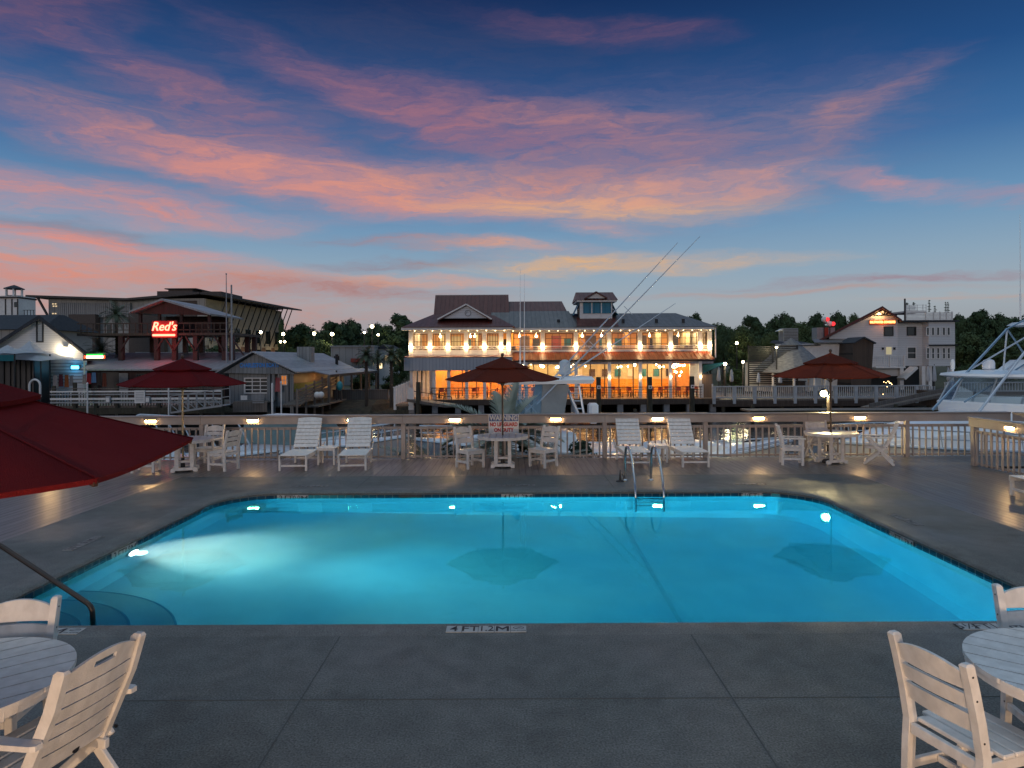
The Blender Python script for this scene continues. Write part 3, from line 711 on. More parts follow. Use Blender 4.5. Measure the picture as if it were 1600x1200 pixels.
# warning sign on the fence
t = thing('warning_sign', 'white and blue warning sign about no lifeguard fixed to the fence behind the middle table', 'sign', (RX(786.5, 17.42), 17.42, 0.72))
MB().box(-.385, .385, -.004, .004, -.14, .42).build('board', mat('sign_white', (.88, .88, .86), .4), t)
MB().box(-.37, .37, -.008, -.0045, .245, .41).build('blue_panel', mat('sign_blue', (0.03, 0.10, 0.30), .4), t)
text(t, 'lettering', 'WARNING', M['white'], (0, -.009, .325), .17, bold=.008, world=False, sx=.86)
srd = mat('sign_red', (0.62, 0.015, 0.015), .4)
text(t, 'lettering', 'NO LIFEGUARD', srd, (0, -.005, .16), .135, bold=.006, world=False, sx=.74)
text(t, 'lettering', 'ON DUTY', srd, (0, -.005, .02), .135, bold=.006, world=False, sx=.8)
# lamp standing on the quay just behind the fence
lp = P(1287, 615, 18.55)
t = thing('quay_lamp', 'bright globe lamp on a dark post just behind the fence at the right table', 'lamp', (lp.x + .12, 18.55, -2.0))
b = MB(); b.cyl(0, 0, 0, lp.z + 2.0 - .05, .045, 10); b.tube([(0, 0, lp.z + 1.9), (-.06, 0, lp.z + 1.95), (-.12, 0, lp.z + 1.9)], .014, 6); b.build('post', M['bronze'], t, True)
b = MB(); b.ball((-.12, 0, lp.z + 2.0), .085, 14); b.build('globe', emis('quay_lamp_globe', (1.0, 0.82, 0.35), 40.0), t, True)
b = MB(); b.lathe([(.10, 0), (.085, .04), (.02, .07)], 14, (-.12, 0, lp.z + 2.08)); b.build('cap', M['bronze'], t, True)
plight('quay_lamp_light', (lp.x, 18.40, lp.z - .02), 210, (1.0, 0.80, 0.38), .07)

# low wall and strip lamps added behind the viewer to warm the near chairs
t = thing('added_lamp_wall', 'low painted timber terrace wall behind the viewer carrying strip lamps', 'wall', (0, -2.6, 0))
MB().box(-9, 9, -.1, .1, 0, 1.08, .01).build('boards', M['railwood'], t); MB().box(-9, 9, -.16, .16, 1.081, 1.12, .008).build('cap_board', M['capwood'], t)
for x, nm in ((-3.2, 'left one'), (0.4, 'middle one'), (3.8, 'right one')):
    strip_lamp((x, -2.48, .52), PI, 'warm glowing strip lamp on the terrace wall behind the viewer, ' + nm)
    plight('strip_lamp_light', (x, -2.36, .52), 480, (1.0, 0.66, 0.40), .06)
# ================================================================== FURNITURE
PO = M['poly']
def table(label, loc, rz):
    t = thing('round_table', label, 'table', loc, rz, 'round white slatted pedestal tables')
    Rr = .61; n = 8; w = 2 * Rr / n
    for i in range(n):
        a, b_ = -Rr + i * w + .006, -Rr + (i + 1) * w - .006
        if i == 0: a = -Rr + .012
        if i == n - 1: b_ = Rr - .012
        pts = []
        m = 7
        for k in range(m): 
            x = a + (b_ - a) * k / (m - 1); pts.append((x, -math.sqrt(max(0, Rr**2 - x*x))))
        top = [(x, -y) for x, y in reversed(pts)]
        MB().slab(pts + top, .715, .742).build('top_slat', PO, t)
    ring = []
    for k in range(48):
        ring.append(k)
    b = MB(); 
    def rg(r, z): return [(r * math.cos(2*PI*k/48), r * math.sin(2*PI*k/48), z) for k in range(48)]
    b.loft([rg(.60, .714), rg(.60, .675), rg(.57, .675), rg(.57, .714)], False, False); b.build('apron', PO, t, True)
    for s in (-.2, .2):
        b = MB(); b.box(-.56, .56, s - .022, s + .022, .655, .713, .005); b.build('top_beam', PO, t)
        # foot with arched underside
        b = MB(); b.prism([(-.28, 0), (-.2, 0), (-.18, .035), (.18, .035), (.2, 0), (.28, 0), (.28, .07), (.22, .095), (-.22, .095), (-.28, .07)], s - .04, s + .04); b.build('foot', PO, t)
        for q in (-.16, .16):
            MB().bar((q, s, .096), (q, s, .654), .085, .04, .005, up=(0, 1, 0)).build('leg', PO, t)
    MB().box(-.12, .12, -.157, .157, .2, .25, .005).build('stretcher', PO, t)
    return t

def curved_slat(x0, x1, y, z0, z1, crown, th, rake, n=8, slot=False):
    """slat between posts: bowed backward a little, top edge crowned, following the rake"""
    b = MB(); rings = []
    for k in range(n + 1):
        t = k / n; x = x0 + (x1 - x0) * t
        bow = -.022 * (1 - (2*t - 1)**2); cr = crown * (1 - (2*t - 1)**2)
        zt_ = z1 + cr
        def yy(z): return y(z) + bow
        rings.append([(x, yy(z0) - th/2, z0), (x, yy(z0) + th/2, z0), (x, yy(zt_) + th/2, zt_), (x, yy(zt_) - th/2, zt_)])
    b.loft(rings); return b

def side_chair(label, loc, rz, arms=False, group='white slatted side chairs'):
    t = thing('side_chair', label, 'chair', loc, rz, group)
    def yb(z): return -.20 if z < .42 else -.20 - (z - .42) * .22
    for s in (-1, 1):
        b = MB(); x = s * .225
        prof = [(-.225, 0), (-.21, .30), (-.20, .43), (-.235, .62), (-.285, .82), (-.318, .935)]
        rings = []
        for i, (y, z) in enumerate(prof):
            d = .03 if i else .027
            rings.append([(x - .022, y - d, z), (x + .022, y - d, z), (x + .022, y + d, z), (x - .022, y + d, z)])
        rings.append([(x - .015, -.318 - .018, .947), (x + .015, -.318 - .018, .947), (x + .015, -.318 + .018, .947), (x - .015, -.318 + .018, .947)])
        b.loft(rings); b.build('rear_leg', PO, t)
        MB().bar((x, .22, 0), (x, .22, .405 if not arms else .62), .044, .06, .005, up=(0, 1, 0)).build('front_leg', PO, t)
        MB().box(x - .018, x + .018, -.188, .188, .345, .405, .004).build('seat_rail', PO, t)
        MB().box(x - .016, x + .016, -.188, .188, .13, .18, .004).build('stretcher', PO, t)
        if arms:
            b = MB(); b.loft([[(s * .225 - w, y, .621), (s * .225 + w, y, .621), (s * .225 + w, y, .648), (s * .225 - w, y, .648)] for y, w in ((-.235, .028), (-.1, .034), (.15, .045), (.27, .043), (.295, .03))]); b.build('arm_rest', PO, t)
        for z in (.18, .3, .52, .75, .88):
            b = MB(); y = yb(z) if z > .42 else -.2
            b.tube([(s * .246, y, z), (s * .2495, y, z)], .006, 8); b.build('screw', M['bolt'], t)
    MB().box(-.202, .202, .195, .245, .335, .405, .004).build('seat_apron', PO, t)
    MB().box(-.202, .202, -.225, -.19, .345, .405, .004).build('seat_apron', PO, t)
    MB().box(-.205, .205, -.012, .012, .135, .175, .004).build('stretcher', PO, t)
    for k in range(5):
        y0 = -.175 + k * .09
        MB().box(-.25 if k else -.2, .25 if k else .2, y0 + .003, y0 + .085, .4065, .432, .006).build('seat_slat', PO, t)
    def ys(z): return -.235 - (z - .62) * .262
    for z0, z1, cr in ((.555, .655, .01), (.685, .765, .012), (.795, .885, .045)):
        curved_slat(-.205, .205, ys, z0, z1, cr, .022, 0).build('back_slat', PO, t)
    return t

def folding_chair(label, loc, rz, group='white folding armchairs'):
    t = thing('folding_chair', label, 'chair', loc, rz, group)
    def yb(z): return -.16 - (z - .40) * .48 + max(0, z - .8) * .15
    for s in (-1, 1):
        x = s * .245
        # curved back rail
        rings = []
        for z in (.36, .5, .65, .8, .92, 1.0):
            d = .034; y = yb(z); rings.append([(x - .02, y - d, z), (x + .02, y - d, z), (x + .02, y + d, z), (x - .02, y + d, z)])
        rings.append([(x - .014, yb(1.0) - .025, 1.015), (x + .014, yb(1.0) - .025, 1.015), (x + .014, yb(1.0) + .015, 1.015), (x - .014, yb(1.0) + .015, 1.015)])
        MB().loft(rings).build('back_rail', PO, t)
        # crossed legs
        MB().bar((s * .272, -.20, .43), (s * .272, .30, .0), .03, .06, .005).build('front_leg', PO, t)
        MB().bar((s * .3, .22, .62), (s * .3, -.34, .0), .03, .06, .005).build('rear_leg', PO, t)
        MB().bar((s * .225, -.22, .37), (s * .225, .27, .40), .035, .055, .004).build('seat_rail', PO, t)
        b = MB()
        b.loft([[(s * .30 - w, y, z - .014), (s * .30 + w, y, z - .014), (s * .30 + w, y, z + .014), (s * .30 - w, y, z + .014)]
                for y, z, w in ((-.335, .655, .02), (-.31, .655, .032), (-.16, .645, .034), (0, .637, .04), (.17, .637, .048), (.25, .637, .045), (.275, .637, .03))])
        b.build('arm_rest', PO, t)
        for y, z in ((-.19, .42), (-.28, .65), (.18, .56), (-.06, .29)):
            b = MB(); b.tube([(s * .314, y, z), (s * .322, y, z)], .012, 10); b.build('bolt', M['bolt'], t)
    for y, z in ((.27, .045), (-.30, .055)):
        MB().bar((-.255 if y > 0 else -.284, y, z), (.255 if y > 0 else .284, y, z), .045, .03, .004).build('stretcher', PO, t)
    for k in range(5):
        y = -.15 + k * .095; z = .402 + k * .006
        MB().bar((-.262, y, z + .026), (.262, y, z + .026), .085, .022, .006).build('seat_slat', PO, t)
    zs = [(.44, .525), (.535, .62), (.63, .705), (.715, .79), (.80, .875)]
    for z0, z1 in zs: curved_slat(-.224, .224, yb, z0, z1, .003, .02, 0).build('back_slat', PO, t)
    # crowned top slat with its hand slot
    b = MB(); n = 14
    def seg(xa, xb, za, zb):
        rr = []
        for k in range(5):
            x = xa + (xb - xa) * k / 4; tt = (x + .224) / .448
            bow = -.022 * (1 - (2*tt - 1)**2); cr = .055 * (1 - (2*tt - 1)**2)
            z1 = zb if zb is not None else .975 + cr
            rr.append([(x, yb(za) + bow - .01, za), (x, yb(za) + bow + .01, za), (x, yb(z1) + bow + .01, z1), (x, yb(z1) + bow - .01, z1)])
        b.loft(rr)
    seg(-.224, .224, .885, .955); seg(-.224, -.07, .9551, None); seg(.07, .224, .9551, None); seg(-.07, .07, .985, None)
    b.build('top_slat', PO, t)
    b = MB(); b.tube([(0.02, yb(.45) - .035, .455), (0.02, yb(.45) - .026, .455)], .022, 14); b.build('badge', M['black'], t)
    return t

def lounger(label, loc, rz, group='white slatted sun loungers'):
    """foot end at local -y"""
    t = thing('sun_lounger', label, 'sun lounger', loc, rz, group)
    for s in (-1, 1):
        x = s * .30
        MB().box(x - .018, x + .018, -.95, .62, .27, .345, .005).build('side_rail', PO, t)
        MB().box(x - .024, x + .024, -.93, -.87, 0, .268, .005).build('front_leg', PO, t)
        MB().box(x - .024, x + .024, .34, .40, 0, .268, .005).build('rear_leg', PO, t)
        MB().bar((x * 1.07, .25, .30), (x * 1.07, .78, .46), .03, .05, .004).build('arm_rest', PO, t)
    MB().box(-.276, .276, -.915, -.885, .10, .14, .004).build('stretcher', PO, t)
    MB().box(-.276, .276, .355, .385, .10, .14, .004).build('stretcher', PO, t)
    n = 9
    for k in range(n):
        y = -.95 + k * .125
        MB().box(-.322, .322, y + .003, y + .118, .3465, .368, .006).build('seat_slat', PO, t)
    p0 = Vector((0, .20, .375)); d = Vector((0, .46, .65)).normalized(); up = Vector((0, -.65, .46)).normalized()
    bl = .75
    for s in (-1, 1):
        MB().bar(p0 + Vector((s * .275, 0, 0)), p0 + Vector((s * .275, 0, 0)) + d * bl, .035, .04, .005, up=up).build('back_rail', PO, t)
    for k in range(7):
        a = p0 + d * (.02 + k * .105) + up * .032; b_ = a + d * .098; c = (a + b_) / 2
        MB().bar(c + Vector((-.295, 0, 0)), c + Vector((.295, 0, 0)), .092, .02, .005, up=up).build('back_slat', PO, t)
    # crowned head board
    a = p0 + d * .752 + up * .032
    rings = []
    for k in range(9):
        u = -1 + k / 4; x = u * .295; h = .085 + .03 * (1 - u*u)
        q = a + Vector((x, 0, 0)); rings.append([q - up*.01, q + up*.01, q + d*h + up*.01, q + d*h - up*.01])
    MB().loft(rings).build('head_board', PO, t)
    for s in (-1, 1): MB().bar((s * .22, .62, .30), (s * .22, .44, .66), .03, .04, .004).build('back_prop', PO, t)
    return t

def side_table(label, loc, rz):
    t = thing('side_table', label, 'side table', loc, rz, 'small white side tables')
    for k in range(5):
        y = -.225 + k * .09; MB().box(-.225, .225, y + .003, y + .086, .40, .424, .005).build('top_slat', PO, t)
    for sx in (-.19, .19):
        for sy in (-.19, .19): MB().box(sx - .022, sx + .022, sy - .022, sy + .022, 0, .345, .004).build('leg', PO, t)
    for s in (-.19, .19):
        MB().box(-.21, .21, s - .012, s + .012, .346, .399, .004).build('apron', PO, t)
    return t

def umbrella(label, loc, rz, r=1.36, ze=2.06, zt_=2.60, polem=None, fab=None, vent=.30, sag=.055, zmin=0.0):
    t = thing('patio_umbrella', label, 'umbrella', loc, rz, 'open patio umbrellas')
    b = MB(); n = 6; segs = 8; rows = 10
    # canopy as six sagging gores, from under the vent to the edge
    def pt(a, q, r0, r1, z0, z1, sg):
        # a: angle fraction inside gore 0..1, q: radial 0..1
        k = int(a // 1) ; f = a - k
        A0, A1 = 2*PI*k/n, 2*PI*(k+1)/n
        rad = r0 + (r1 - r0) * q
        p0 = Vector((math.cos(A0), math.sin(A0), 0)) * rad; p1 = Vector((math.cos(A1), math.sin(A1), 0)) * rad
        p = p0.lerp(p1, f); z = z0 + (z1 - z0) * (q ** 0.94)
        s_ = 4 * f * (1 - f)
        p = p * (1 - s_ * .035 * q); z -= s_ * sg * q * (1.0 - .5 * q) * 1.2
        return (p.x, p.y, z)
    def surf(r0, r1, z0, z1, sg, lip):
        b = MB(); N_ = n * segs
        for i in range(rows + 1):
            for j in range(N_): b.v.append(pt(j / segs, i / rows, r0, r1, z0, z1, sg))
        for j in range(N_):
            x, y, z = pt(j / segs, 1, r0, r1, z0, z1, sg); b.v.append((x * .995, y * .995, z - lip))
        for i in range(rows + 1):
            for j in range(N_):
                k = (j + 1) % N_; b.f.append((i*N_ + j, i*N_ + k, (i+1)*N_ + k, (i+1)*N_ + j))
        return b
    can = surf(.16, r, zt_ - .11, ze, sag, .022).build('canopy', fab or M['red'], t, True)
    surf(.012, .64, zt_, zt_ - .238, .03, .025).build('vent_tier', fab or M['red'], t, True)
    for k in range(n):
        b = MB(); rr = []
        for i in range(rows + 1):
            p = Vector(pt(k + .0, i / rows, .16, r, zt_ - .11, ze, sag)); w_ = Vector((-math.sin(2*PI*k/n), math.cos(2*PI*k/n), 0)) * .009
            rr.append([p - w_ + Vector((0, 0, .001)), p + Vector((0, 0, .004)), p + w_ + Vector((0, 0, .001)), p - Vector((0, 0, .004))])
        b.loft(rr); b.build('seam_tape', fab or M['red'], t)
    b = MB(); b.cyl(0, 0, .05, zt_ - .01, .022, 12); b.build('pole', polem or M['pole'], t, True)
    b = MB(); b.lathe([(.012, 0), (.02, .02), (.036, .05), (.036, .075), (.02, .10), (.004, .108)], 12, (0, 0, zt_ - .01)); b.build('finial', M['pole'], t, True)
    for k in range(n):
        A = 2*PI*k/n; c, s = math.cos(A), math.sin(A)
        MB().bar((.03*c, .03*s, zt_ - .14), ((r-.01)*c, (r-.01)*s, ze - .025), .02, .018).build('rib', M['pole'], t)
        MB().bar((.03*c, .03*s, ze - .12), (.62*r*c, .62*r*s, zt_ - .14 + (ze - zt_ + .115) * .62), .016, .016).build('strut', M['pole'], t)
    b = MB(); b.cyl(0, 0, ze - .16, ze - .09, .045, 12); b.build('hub', M['pole'], t, True)
    b = MB(); b.lathe([(.2, .001), (.2, .04), (.17, .07), (.05, .09), (.035, .3), (.03, .3)], 20); b.build('base', M['black'], t, True)
    return t

# far row, left to right
tb = [table('round white table under the left crimson umbrella by the fence', (-7.6, 15.85, 0), R(20)),
      None]
def place(o, loc, rz, label): return dup(o, loc, rz, label)
place(tb[0], (-.23, 16.2, 0), 0, 'round white table in front of the warning sign')
place(tb[0], (7.72, 16.55, 0), R(15), 'round white table lit by the globe lamp under the right umbrella')
place(tb[0], (-3.2, 3.87, 0), R(-50), 'large round white table cut off by the near left corner of the photo')
place(tb[0], (3.32, 3.94, 0), R(52), 'large round white table cut off by the near right edge of the photo')
umbrella('crimson umbrella shading the left table beside the fence', (-7.63, 15.8, 0), R(12), 1.40, 2.02, 2.60, M['polebr'])
umbrella('dark rust umbrella in front of the lit restaurant at the middle table', (-.23, 16.2, 0), R(1), 1.36, 2.08, 2.60, None, M['rust'])
umbrella('rust orange umbrella over the right table beside the globe lamp', (7.72, 16.55, 0), R(-8), 1.37, 2.11, 2.66, None, M['rust'])
umbrella('large crimson umbrella close to the viewer at the left edge', (-2.89, 3.07, 0), R(-19), 1.37, 2.10, 2.62)

sc0 = side_chair('white side chair left of the middle table, turned toward it', (-1.0, 16.1, 0), R(-140))
place(sc0, (.73, 16.2, 0), R(138), 'white side chair right of the middle table, turned toward it')
place(sc0, (-6.75, 15.95, 0), R(72), 'white side chair right of the left table, seen in profile')
place(sc0, (-8.45, 15.75, 0), R(-80), 'white side chair half hidden by the near umbrella, left of the left table')
place(sc0, (2.60, 3.88, 0), R(-72), 'white side chair seen from behind at the near right table')
place(sc0, (3.60, 4.47, 0), R(180 - 6), 'white side chair tucked behind the near right table beside the pool')
place(sc0, (-3.30, 4.32, 0), R(180 + 8), 'white side chair tucked behind the near left table beside the pool')
ac = side_chair('white armchair left of the right table, angled to the pool', (6.68, 16.35, 0), R(-105), True, 'white slatted armchairs')
place(ac, (-7.45, 16.75, 0), R(175), 'white armchair behind the left table with its back to the fence')
fc = folding_chair('white folding armchair right of the right table with crossed legs', (8.80, 16.45, 0), R(62))
place(fc, (7.75, 17.1, 0), R(178), 'white folding chair behind the right table against the fence')
place(fc, (-2.585, 3.725, 0), R(76), 'white folding armchair in the near left corner, seen from behind')
lg = lounger('leftmost white sun lounger, before the fence', (-5.08, 16.6, 0), R(2))
place(lg, (-3.78, 16.6, 0), R(6), 'second white sun lounger from the left, below a strip lamp')
place(lg, (2.93, 16.85, 0), R(0), 'white sun lounger directly behind the pool ladder')
place(lg, (4.26, 16.85, 0), R(1), 'rightmost white sun lounger of the row, right of the ladder')
place(lg, (10.08, 12.25, 0), R(-90), 'white lounger whose end just shows at the right edge of the deck')
st0 = side_table('small white side table between the left pair of loungers', (-4.52, 16.75, 0), 0)
place(st0, (3.58, 16.85, 0), 0, 'small white side table between the right pair of loungers')
# ================================================================== GROUND, WATER OF THE CREEK
mb = MB(); mb.box(-400, 400, 17.7, 70, -2.6, -2.2); 
mw = bpy.data.materials.new('creek_water'); mw.use_nodes = True
nt = mw.node_tree; b_ = nt.nodes['Principled BSDF']; b_.inputs['Base Color'].default_value = (0.01, 0.016, 0.018, 1); b_.inputs['Roughness'].default_value = 0.06
nz = nt.nodes.new('ShaderNodeTexNoise'); nz.inputs['Scale'].default_value = 1.2; nz.inputs['Detail'].default_value = 5
tcx = nt.nodes.new('ShaderNodeTexCoord'); bpn = nt.nodes.new('ShaderNodeBump'); bpn.inputs['Strength'].default_value = .55; bpn.inputs['Distance'].default_value = .1
nt.links.new(tcx.outputs['Object'], nz.inputs['Vector']); nt.links.new(nz.outputs[0], bpn.inputs['Height']); nt.links.new(bpn.outputs[0], b_.inputs['Normal'])
tag(mb.build('creek_water', mw), kind='structure')
GZ = -1.0
mb = MB()
# far bank: rubble slope then flat land to the horizon
xs = [-400, -60] + [-60 + 4 * k for k in range(1, 40)] + [400]
rows = []
for (y, z, jit) in ((54.5, -2.5, .6), (56.5, -2.0, .8), (58.5, -1.5, .7), (60.5, GZ - .12, .4), (63, GZ - .02, 0)):
    rows.append([(x, y + random.uniform(-jit, jit) + (10.5 if x > -11.5 else 0), z + random.uniform(-.18, .18) * (jit > 0)) for x in xs])
mb.loft(rows, False, False, closed=False)
tag(mb.build('creek_bank', M['bankrock']), kind='structure')
mb = MB(); mb.quad((-900, 62.9, GZ - .03), (-11.6, 62.9, GZ - .03), (-11.6, 1800, GZ - .03), (-900, 1800, GZ - .03)); mb.quad((-11.6, 73.3, GZ - .03), (900, 73.3, GZ - .03), (900, 1800, GZ - .03), (-11.6, 1800, GZ - .03))
tag(mb.build('ground', M['grass']), kind='structure')
mb = MB(); mb.quad((-60, 76, GZ + .01), (-9.8, 76, GZ + .01), (-9.8, 84, GZ + .01), (-60, 84, GZ + .01))
mb.quad((-30, 62.9, GZ - .01), (-11, 62.9, GZ - .01), (-11, 76, GZ - .01), (-30, 76, GZ - .01))
tag(mb.build('parking_lot', mat('asphalt', (0.06, 0.06, 0.062), .85, c2=(.045, .045, .047))), kind='structure')
# near bank under the pool fence
mb = MB()
rows = []
xs = [-26 + k * 1.0 for k in range(45)]
for (y, z) in ((17.67, -.75), (18.6, -.95), (19.6, -1.25), (20.6, -1.8), (21.6, -2.5)):
    rows.append([(x, y, z + random.uniform(-.12, .12) - (0 if -3.6 < x < 2.6 else 1.1)) for x in xs])
mb.loft(rows, False, False, closed=False)
tag(mb.build('near_bank', M['bankrock']), kind='structure')

# ================================================================== RESTAURANT
D0 = 62.0
rs = thing('restaurant', 'two-storey white restaurant with red roof, warmly lit windows and porch', 'restaurant', (RX(875, D0), D0, GZ))
def Z(py, D=D0): return RZ(py, D, 875)
def X(px, D=D0): return RX(px, D)
FL2 = Z(557)             # upper floor level
EAV = Z(515.5)
XL, XM, XR = X(641), X(796), X(1112)
GFL = Z(622.0)
YB = 76.0
# --- upper storey, left block (front at D0) and right wing (front at D1)
D1 = 63.3
def pilaster_wall(xs, y, z0, z1, zs, name='upper_wall'):
    w = MB()
    return w
up = MB()
up.box(XL, XM, D0, D0 + .2, FL2 - .15, Z(546)); up.box(XL, XM, D0, D0 + .2, Z(520), EAV + .12)
up.box(XM + .002, XR, D1, D1 + .2, FL2 - .15, Z(546)); up.box(XM + .002, XR, D1, D1 + .2, Z(519), EAV + .12)
up.box(XL, XL + .2, D0 + .202, YB, FL2 - .15, EAV + .1); up.box(XR - .2, XR, D1 + .202, YB, FL2 - .15, EAV + .1)
up.box(XL, XR, YB, YB + .2, GFL, EAV + .1)
wall = up.build('wall', M['siding'], rs, world=True)
pil = [(642, D0), (672, D0), (700, D0), (728.5, D0), (757, D0), (783, D0), (795, D0)]
pir = [(848, D1), (900, D1), (952, D1), (1000, D1), (1048, D1), (1094, D1), (1109, D1)]
for px, D in pil + pir:
    x = X(px, D); wbox(rs, 'pilaster', M['white'], x - .2, x + .2, D - .06, D + .16, FL2 - .1, EAV + .06, .02)
# windows between the pilasters
wfr = mat('dark_bronze_frame', (0.10, 0.075, 0.05), .5)
def window(par, x0, x1, z0, z1, y, nx, nz, fm, pm, t=.06, fw=.07, name='window', pname='pane'):
    b = MB()
    b.box(x0, x0 + fw, y, y + t, z0, z1); b.box(x1 - fw, x1, y, y + t, z0, z1); b.box(x0 + fw, x1 - fw, y, y + t, z1 - fw, z1); b.box(x0 + fw, x1 - fw, y, y + t, z0, z0 + fw)
    for i in range(1, nx): x = x0 + (x1 - x0) * i / nx; b.box(x - fw * .35, x + fw * .35, y + .004, y + t - .004, z0 + fw, z1 - fw)
    for i in range(1, nz): z = z0 + (z1 - z0) * i / nz; b.box(x0 + fw, x1 - fw, y + .008, y + t - .008, z - fw * .35, z + fw * .35)
    o = b.build(name, fm, par, world=True)
    MB().quad((x0 + fw, y + t * .55, z0 + fw), (x1 - fw, y + t * .55, z0 + fw), (x1 - fw, y + t * .55, z1 - fw), (x0 + fw, y + t * .55, z1 - fw)).build(pname, pm, o, world=True)
    return o
for (a, da), (b_, db) in zip(pil[:-2], pil[1:-1]):
    window(rs, X(a) + .25, X(b_) - .25, Z(545.5), Z(520.5), D0 + .05, 4, 2, wfr, M['glass'])
prev = (798, D1)
for k, (px, D) in enumerate(pir):
    if X(px, D) - X(*prev) > .8: window(rs, X(*prev) + .25, X(px, D) - .25, Z(545.5), Z(519.5), D1 + .05, 4, 3, wfr, M['glass'])
    prev = (px, D)
# railing in front of the upper windows
b = MB()
for (x0, x1, y) in ((XL + .2, XM - .2, D0 - .10), (XM + .2, XR - .1, D1 - .12)):
    b.box(x0, x1, y - .03, y + .03, Z(541.5), Z(540)); b.box(x0, x1, y - .02, y + .02, Z(544), Z(543.3))
    if y < D0:
        k = x0
        while k < x1 - .3:
            b.bar((k, y, Z(545)), (k + .45, y, Z(541)), .03, .03); b.bar((k + .45, y, Z(545)), (k, y, Z(541)), .03, .03); k += .5
b.build('upper_rail', M['white'], rs, world=True)
# eave with small bulbs and brackets
b = MB(); b.box(X(630), XM + .3, 60.9, D0 - .002, EAV + .0, EAV + .22); b.box(XM + .302, X(1117), 62.1, D1 - .002, EAV, EAV + .2)
b.build('eave_board', M['white'], rs, world=True)
for k in range(34):
    px = 648 + k * 14.0
    D = 61.4 if px < 796 else 62.6
    b = MB(); b.ball((X(px, D), D, EAV - .06), .055, 6); b.build('eave_bulb', emis('eave_bulb_glow', (1, .72, .4), 5.0) if k == 0 else bpy.data.materials['eave_bulb_glow'], rs, world=True)
# floors and rooms
wbox(rs, 'upper_floor', M['plank'], XL + .21, XR - .21, D1 + .21, YB - .01, FL2 - .2, FL2 - .02)
wbox(rs, 'upper_floor', M['white'], XL + .21, XM, D0 + .21, D1 + .208, FL2 - .2, FL2 - .03)
wbox(rs, 'upper_ceiling', M['warmwall'], XL + .21, XR - .21, D0 + .21, YB - .01, EAV + .1, EAV + .25)
wbox(rs, 'upper_back_wall', M['warmwall'], XL + .21, XR - .21, D1 + 5.5, D1 + 5.7, FL2 - .01, EAV + .09)
for px in (690, 745, 800, 848, 905, 980, 1030, 1075):   # partitions and doors inside
    x = X(px, 66); 
    wbox(rs, 'upper_partition', random.choice([M['palewall'], M['warmwall'], M['white']]), x - .08, x + .08, D1 + 2.2, D1 + 5.48, FL2 - .01, EAV + .09)
for px in (712, 770, 820, 870, 925, 950, 1005, 1055, 1088):
    x = X(px, 68); 
    wbox(rs, 'inner_door', random.choice([M['officebrown'], M['palewall'], M['darkmetal'], M['cafered']]), x - .5, x + .5, D1 + 5.42, D1 + 5.49, FL2, FL2 + 2.1)
    wbox(rs, 'picture', random.choice([M['teal'], M['palewall'], M['darkmetal']]), x + .8, x + 1.5, D1 + 5.44, D1 + 5.49, FL2 + 1.0, FL2 + 1.8)
# clutter of chairs and tables upstairs
b = MB()
for k in range(26):
    x = random.uniform(XL + 1, XR - 1); y = D1 + random.uniform(.8, 3)
    b.box(x - .25, x + .25, y - .25, y + .25, FL2 + .68, FL2 + .74); b.box(x - .03, x + .03, y - .03, y + .03, FL2, FL2 + .68)
    b.box(x + .4, x + .8, y - .2, y - .15, FL2 + .4, FL2 + .98); b.box(x + .4, x + .8, y - .2, y + .2, FL2 + .4, FL2 + .46)
b.build('upper_dining_furniture', M['officebrown'], rs, world=True)
# sconces on the pilasters
sg = emis('sconce_glow', (1.0, 0.72, 0.36), 45.0)
def sconce(x, y, z, pw, label, group, sc=1.0):
    t = thing('wall_sconce', label, 'wall lamp', (x, y, z), 0, group)
    MB().box(-.07*sc, .07*sc, -.03, -.004, -.16*sc, .16*sc, .01).build('back_plate', M['darkmetal'], t)
    b = MB(); b.tube([(0, -.14, -.15*sc), (0, -.14, .15*sc)], .085*sc, 10); b.build('shade', sg, t, True)
    plight('sconce_light', (x, y - .30, z), pw, WARM, .1)
sl_ = ['at the left corner', 'second from the left end', 'third from the left end', 'below the pediment, left one', 'below the pediment, right one', 'left of the pair above the umbrella', 'right of the pair above the umbrella',
       'first on the right wing behind the antennas', 'above the boat radar dome', 'third on the right wing by the outriggers', 'fourth on the right wing', 'fifth on the right wing', 'left of the pair at the right corner', 'at the extreme right corner']
for k, (px, D) in enumerate(pil + pir):
    sconce(X(px, D), D - .062, Z(541.5), 27, 'glowing wall lamp on the restaurant upper storey, ' + sl_[k], 'glowing lamps along the restaurant upper storey', 1.3)
# room lights (ceiling lamps inside)
def ceil_lamp(x, y, z, sx, sy, w, c=(1, .60, .26)):
    o = plight('room_lamp', (x, y, z), w, c, kind='AREA', shape='RECTANGLE', size=sx, size_y=sy); return o
for px in (668, 720, 770, 822, 875, 926, 975, 1022, 1070):
    ceil_lamp(X(px, 66), D1 + 2.6, EAV + .06, 2.0, 3.0, random.uniform(150, 420))
for px, q in ((735, 1.5), (742, 1.2), (812, 2), (838, 2.5), (910, 2), (940, 1.6), (1015, 2.2), (688, 1.8), (1060, 1.9)):
    b = MB(); b.ball((X(px, D1 + q), D1 + q, EAV - .45), .11, 8); b.tube([(X(px, D1 + q), D1 + q, EAV - .35), (X(px, D1 + q), D1 + q, EAV + .09)], .012, 4)
    b.build('pendant_bulb', sg, rs, world=True)

# --- lower storey: porch columns, awnings, glass wall
b = MB()
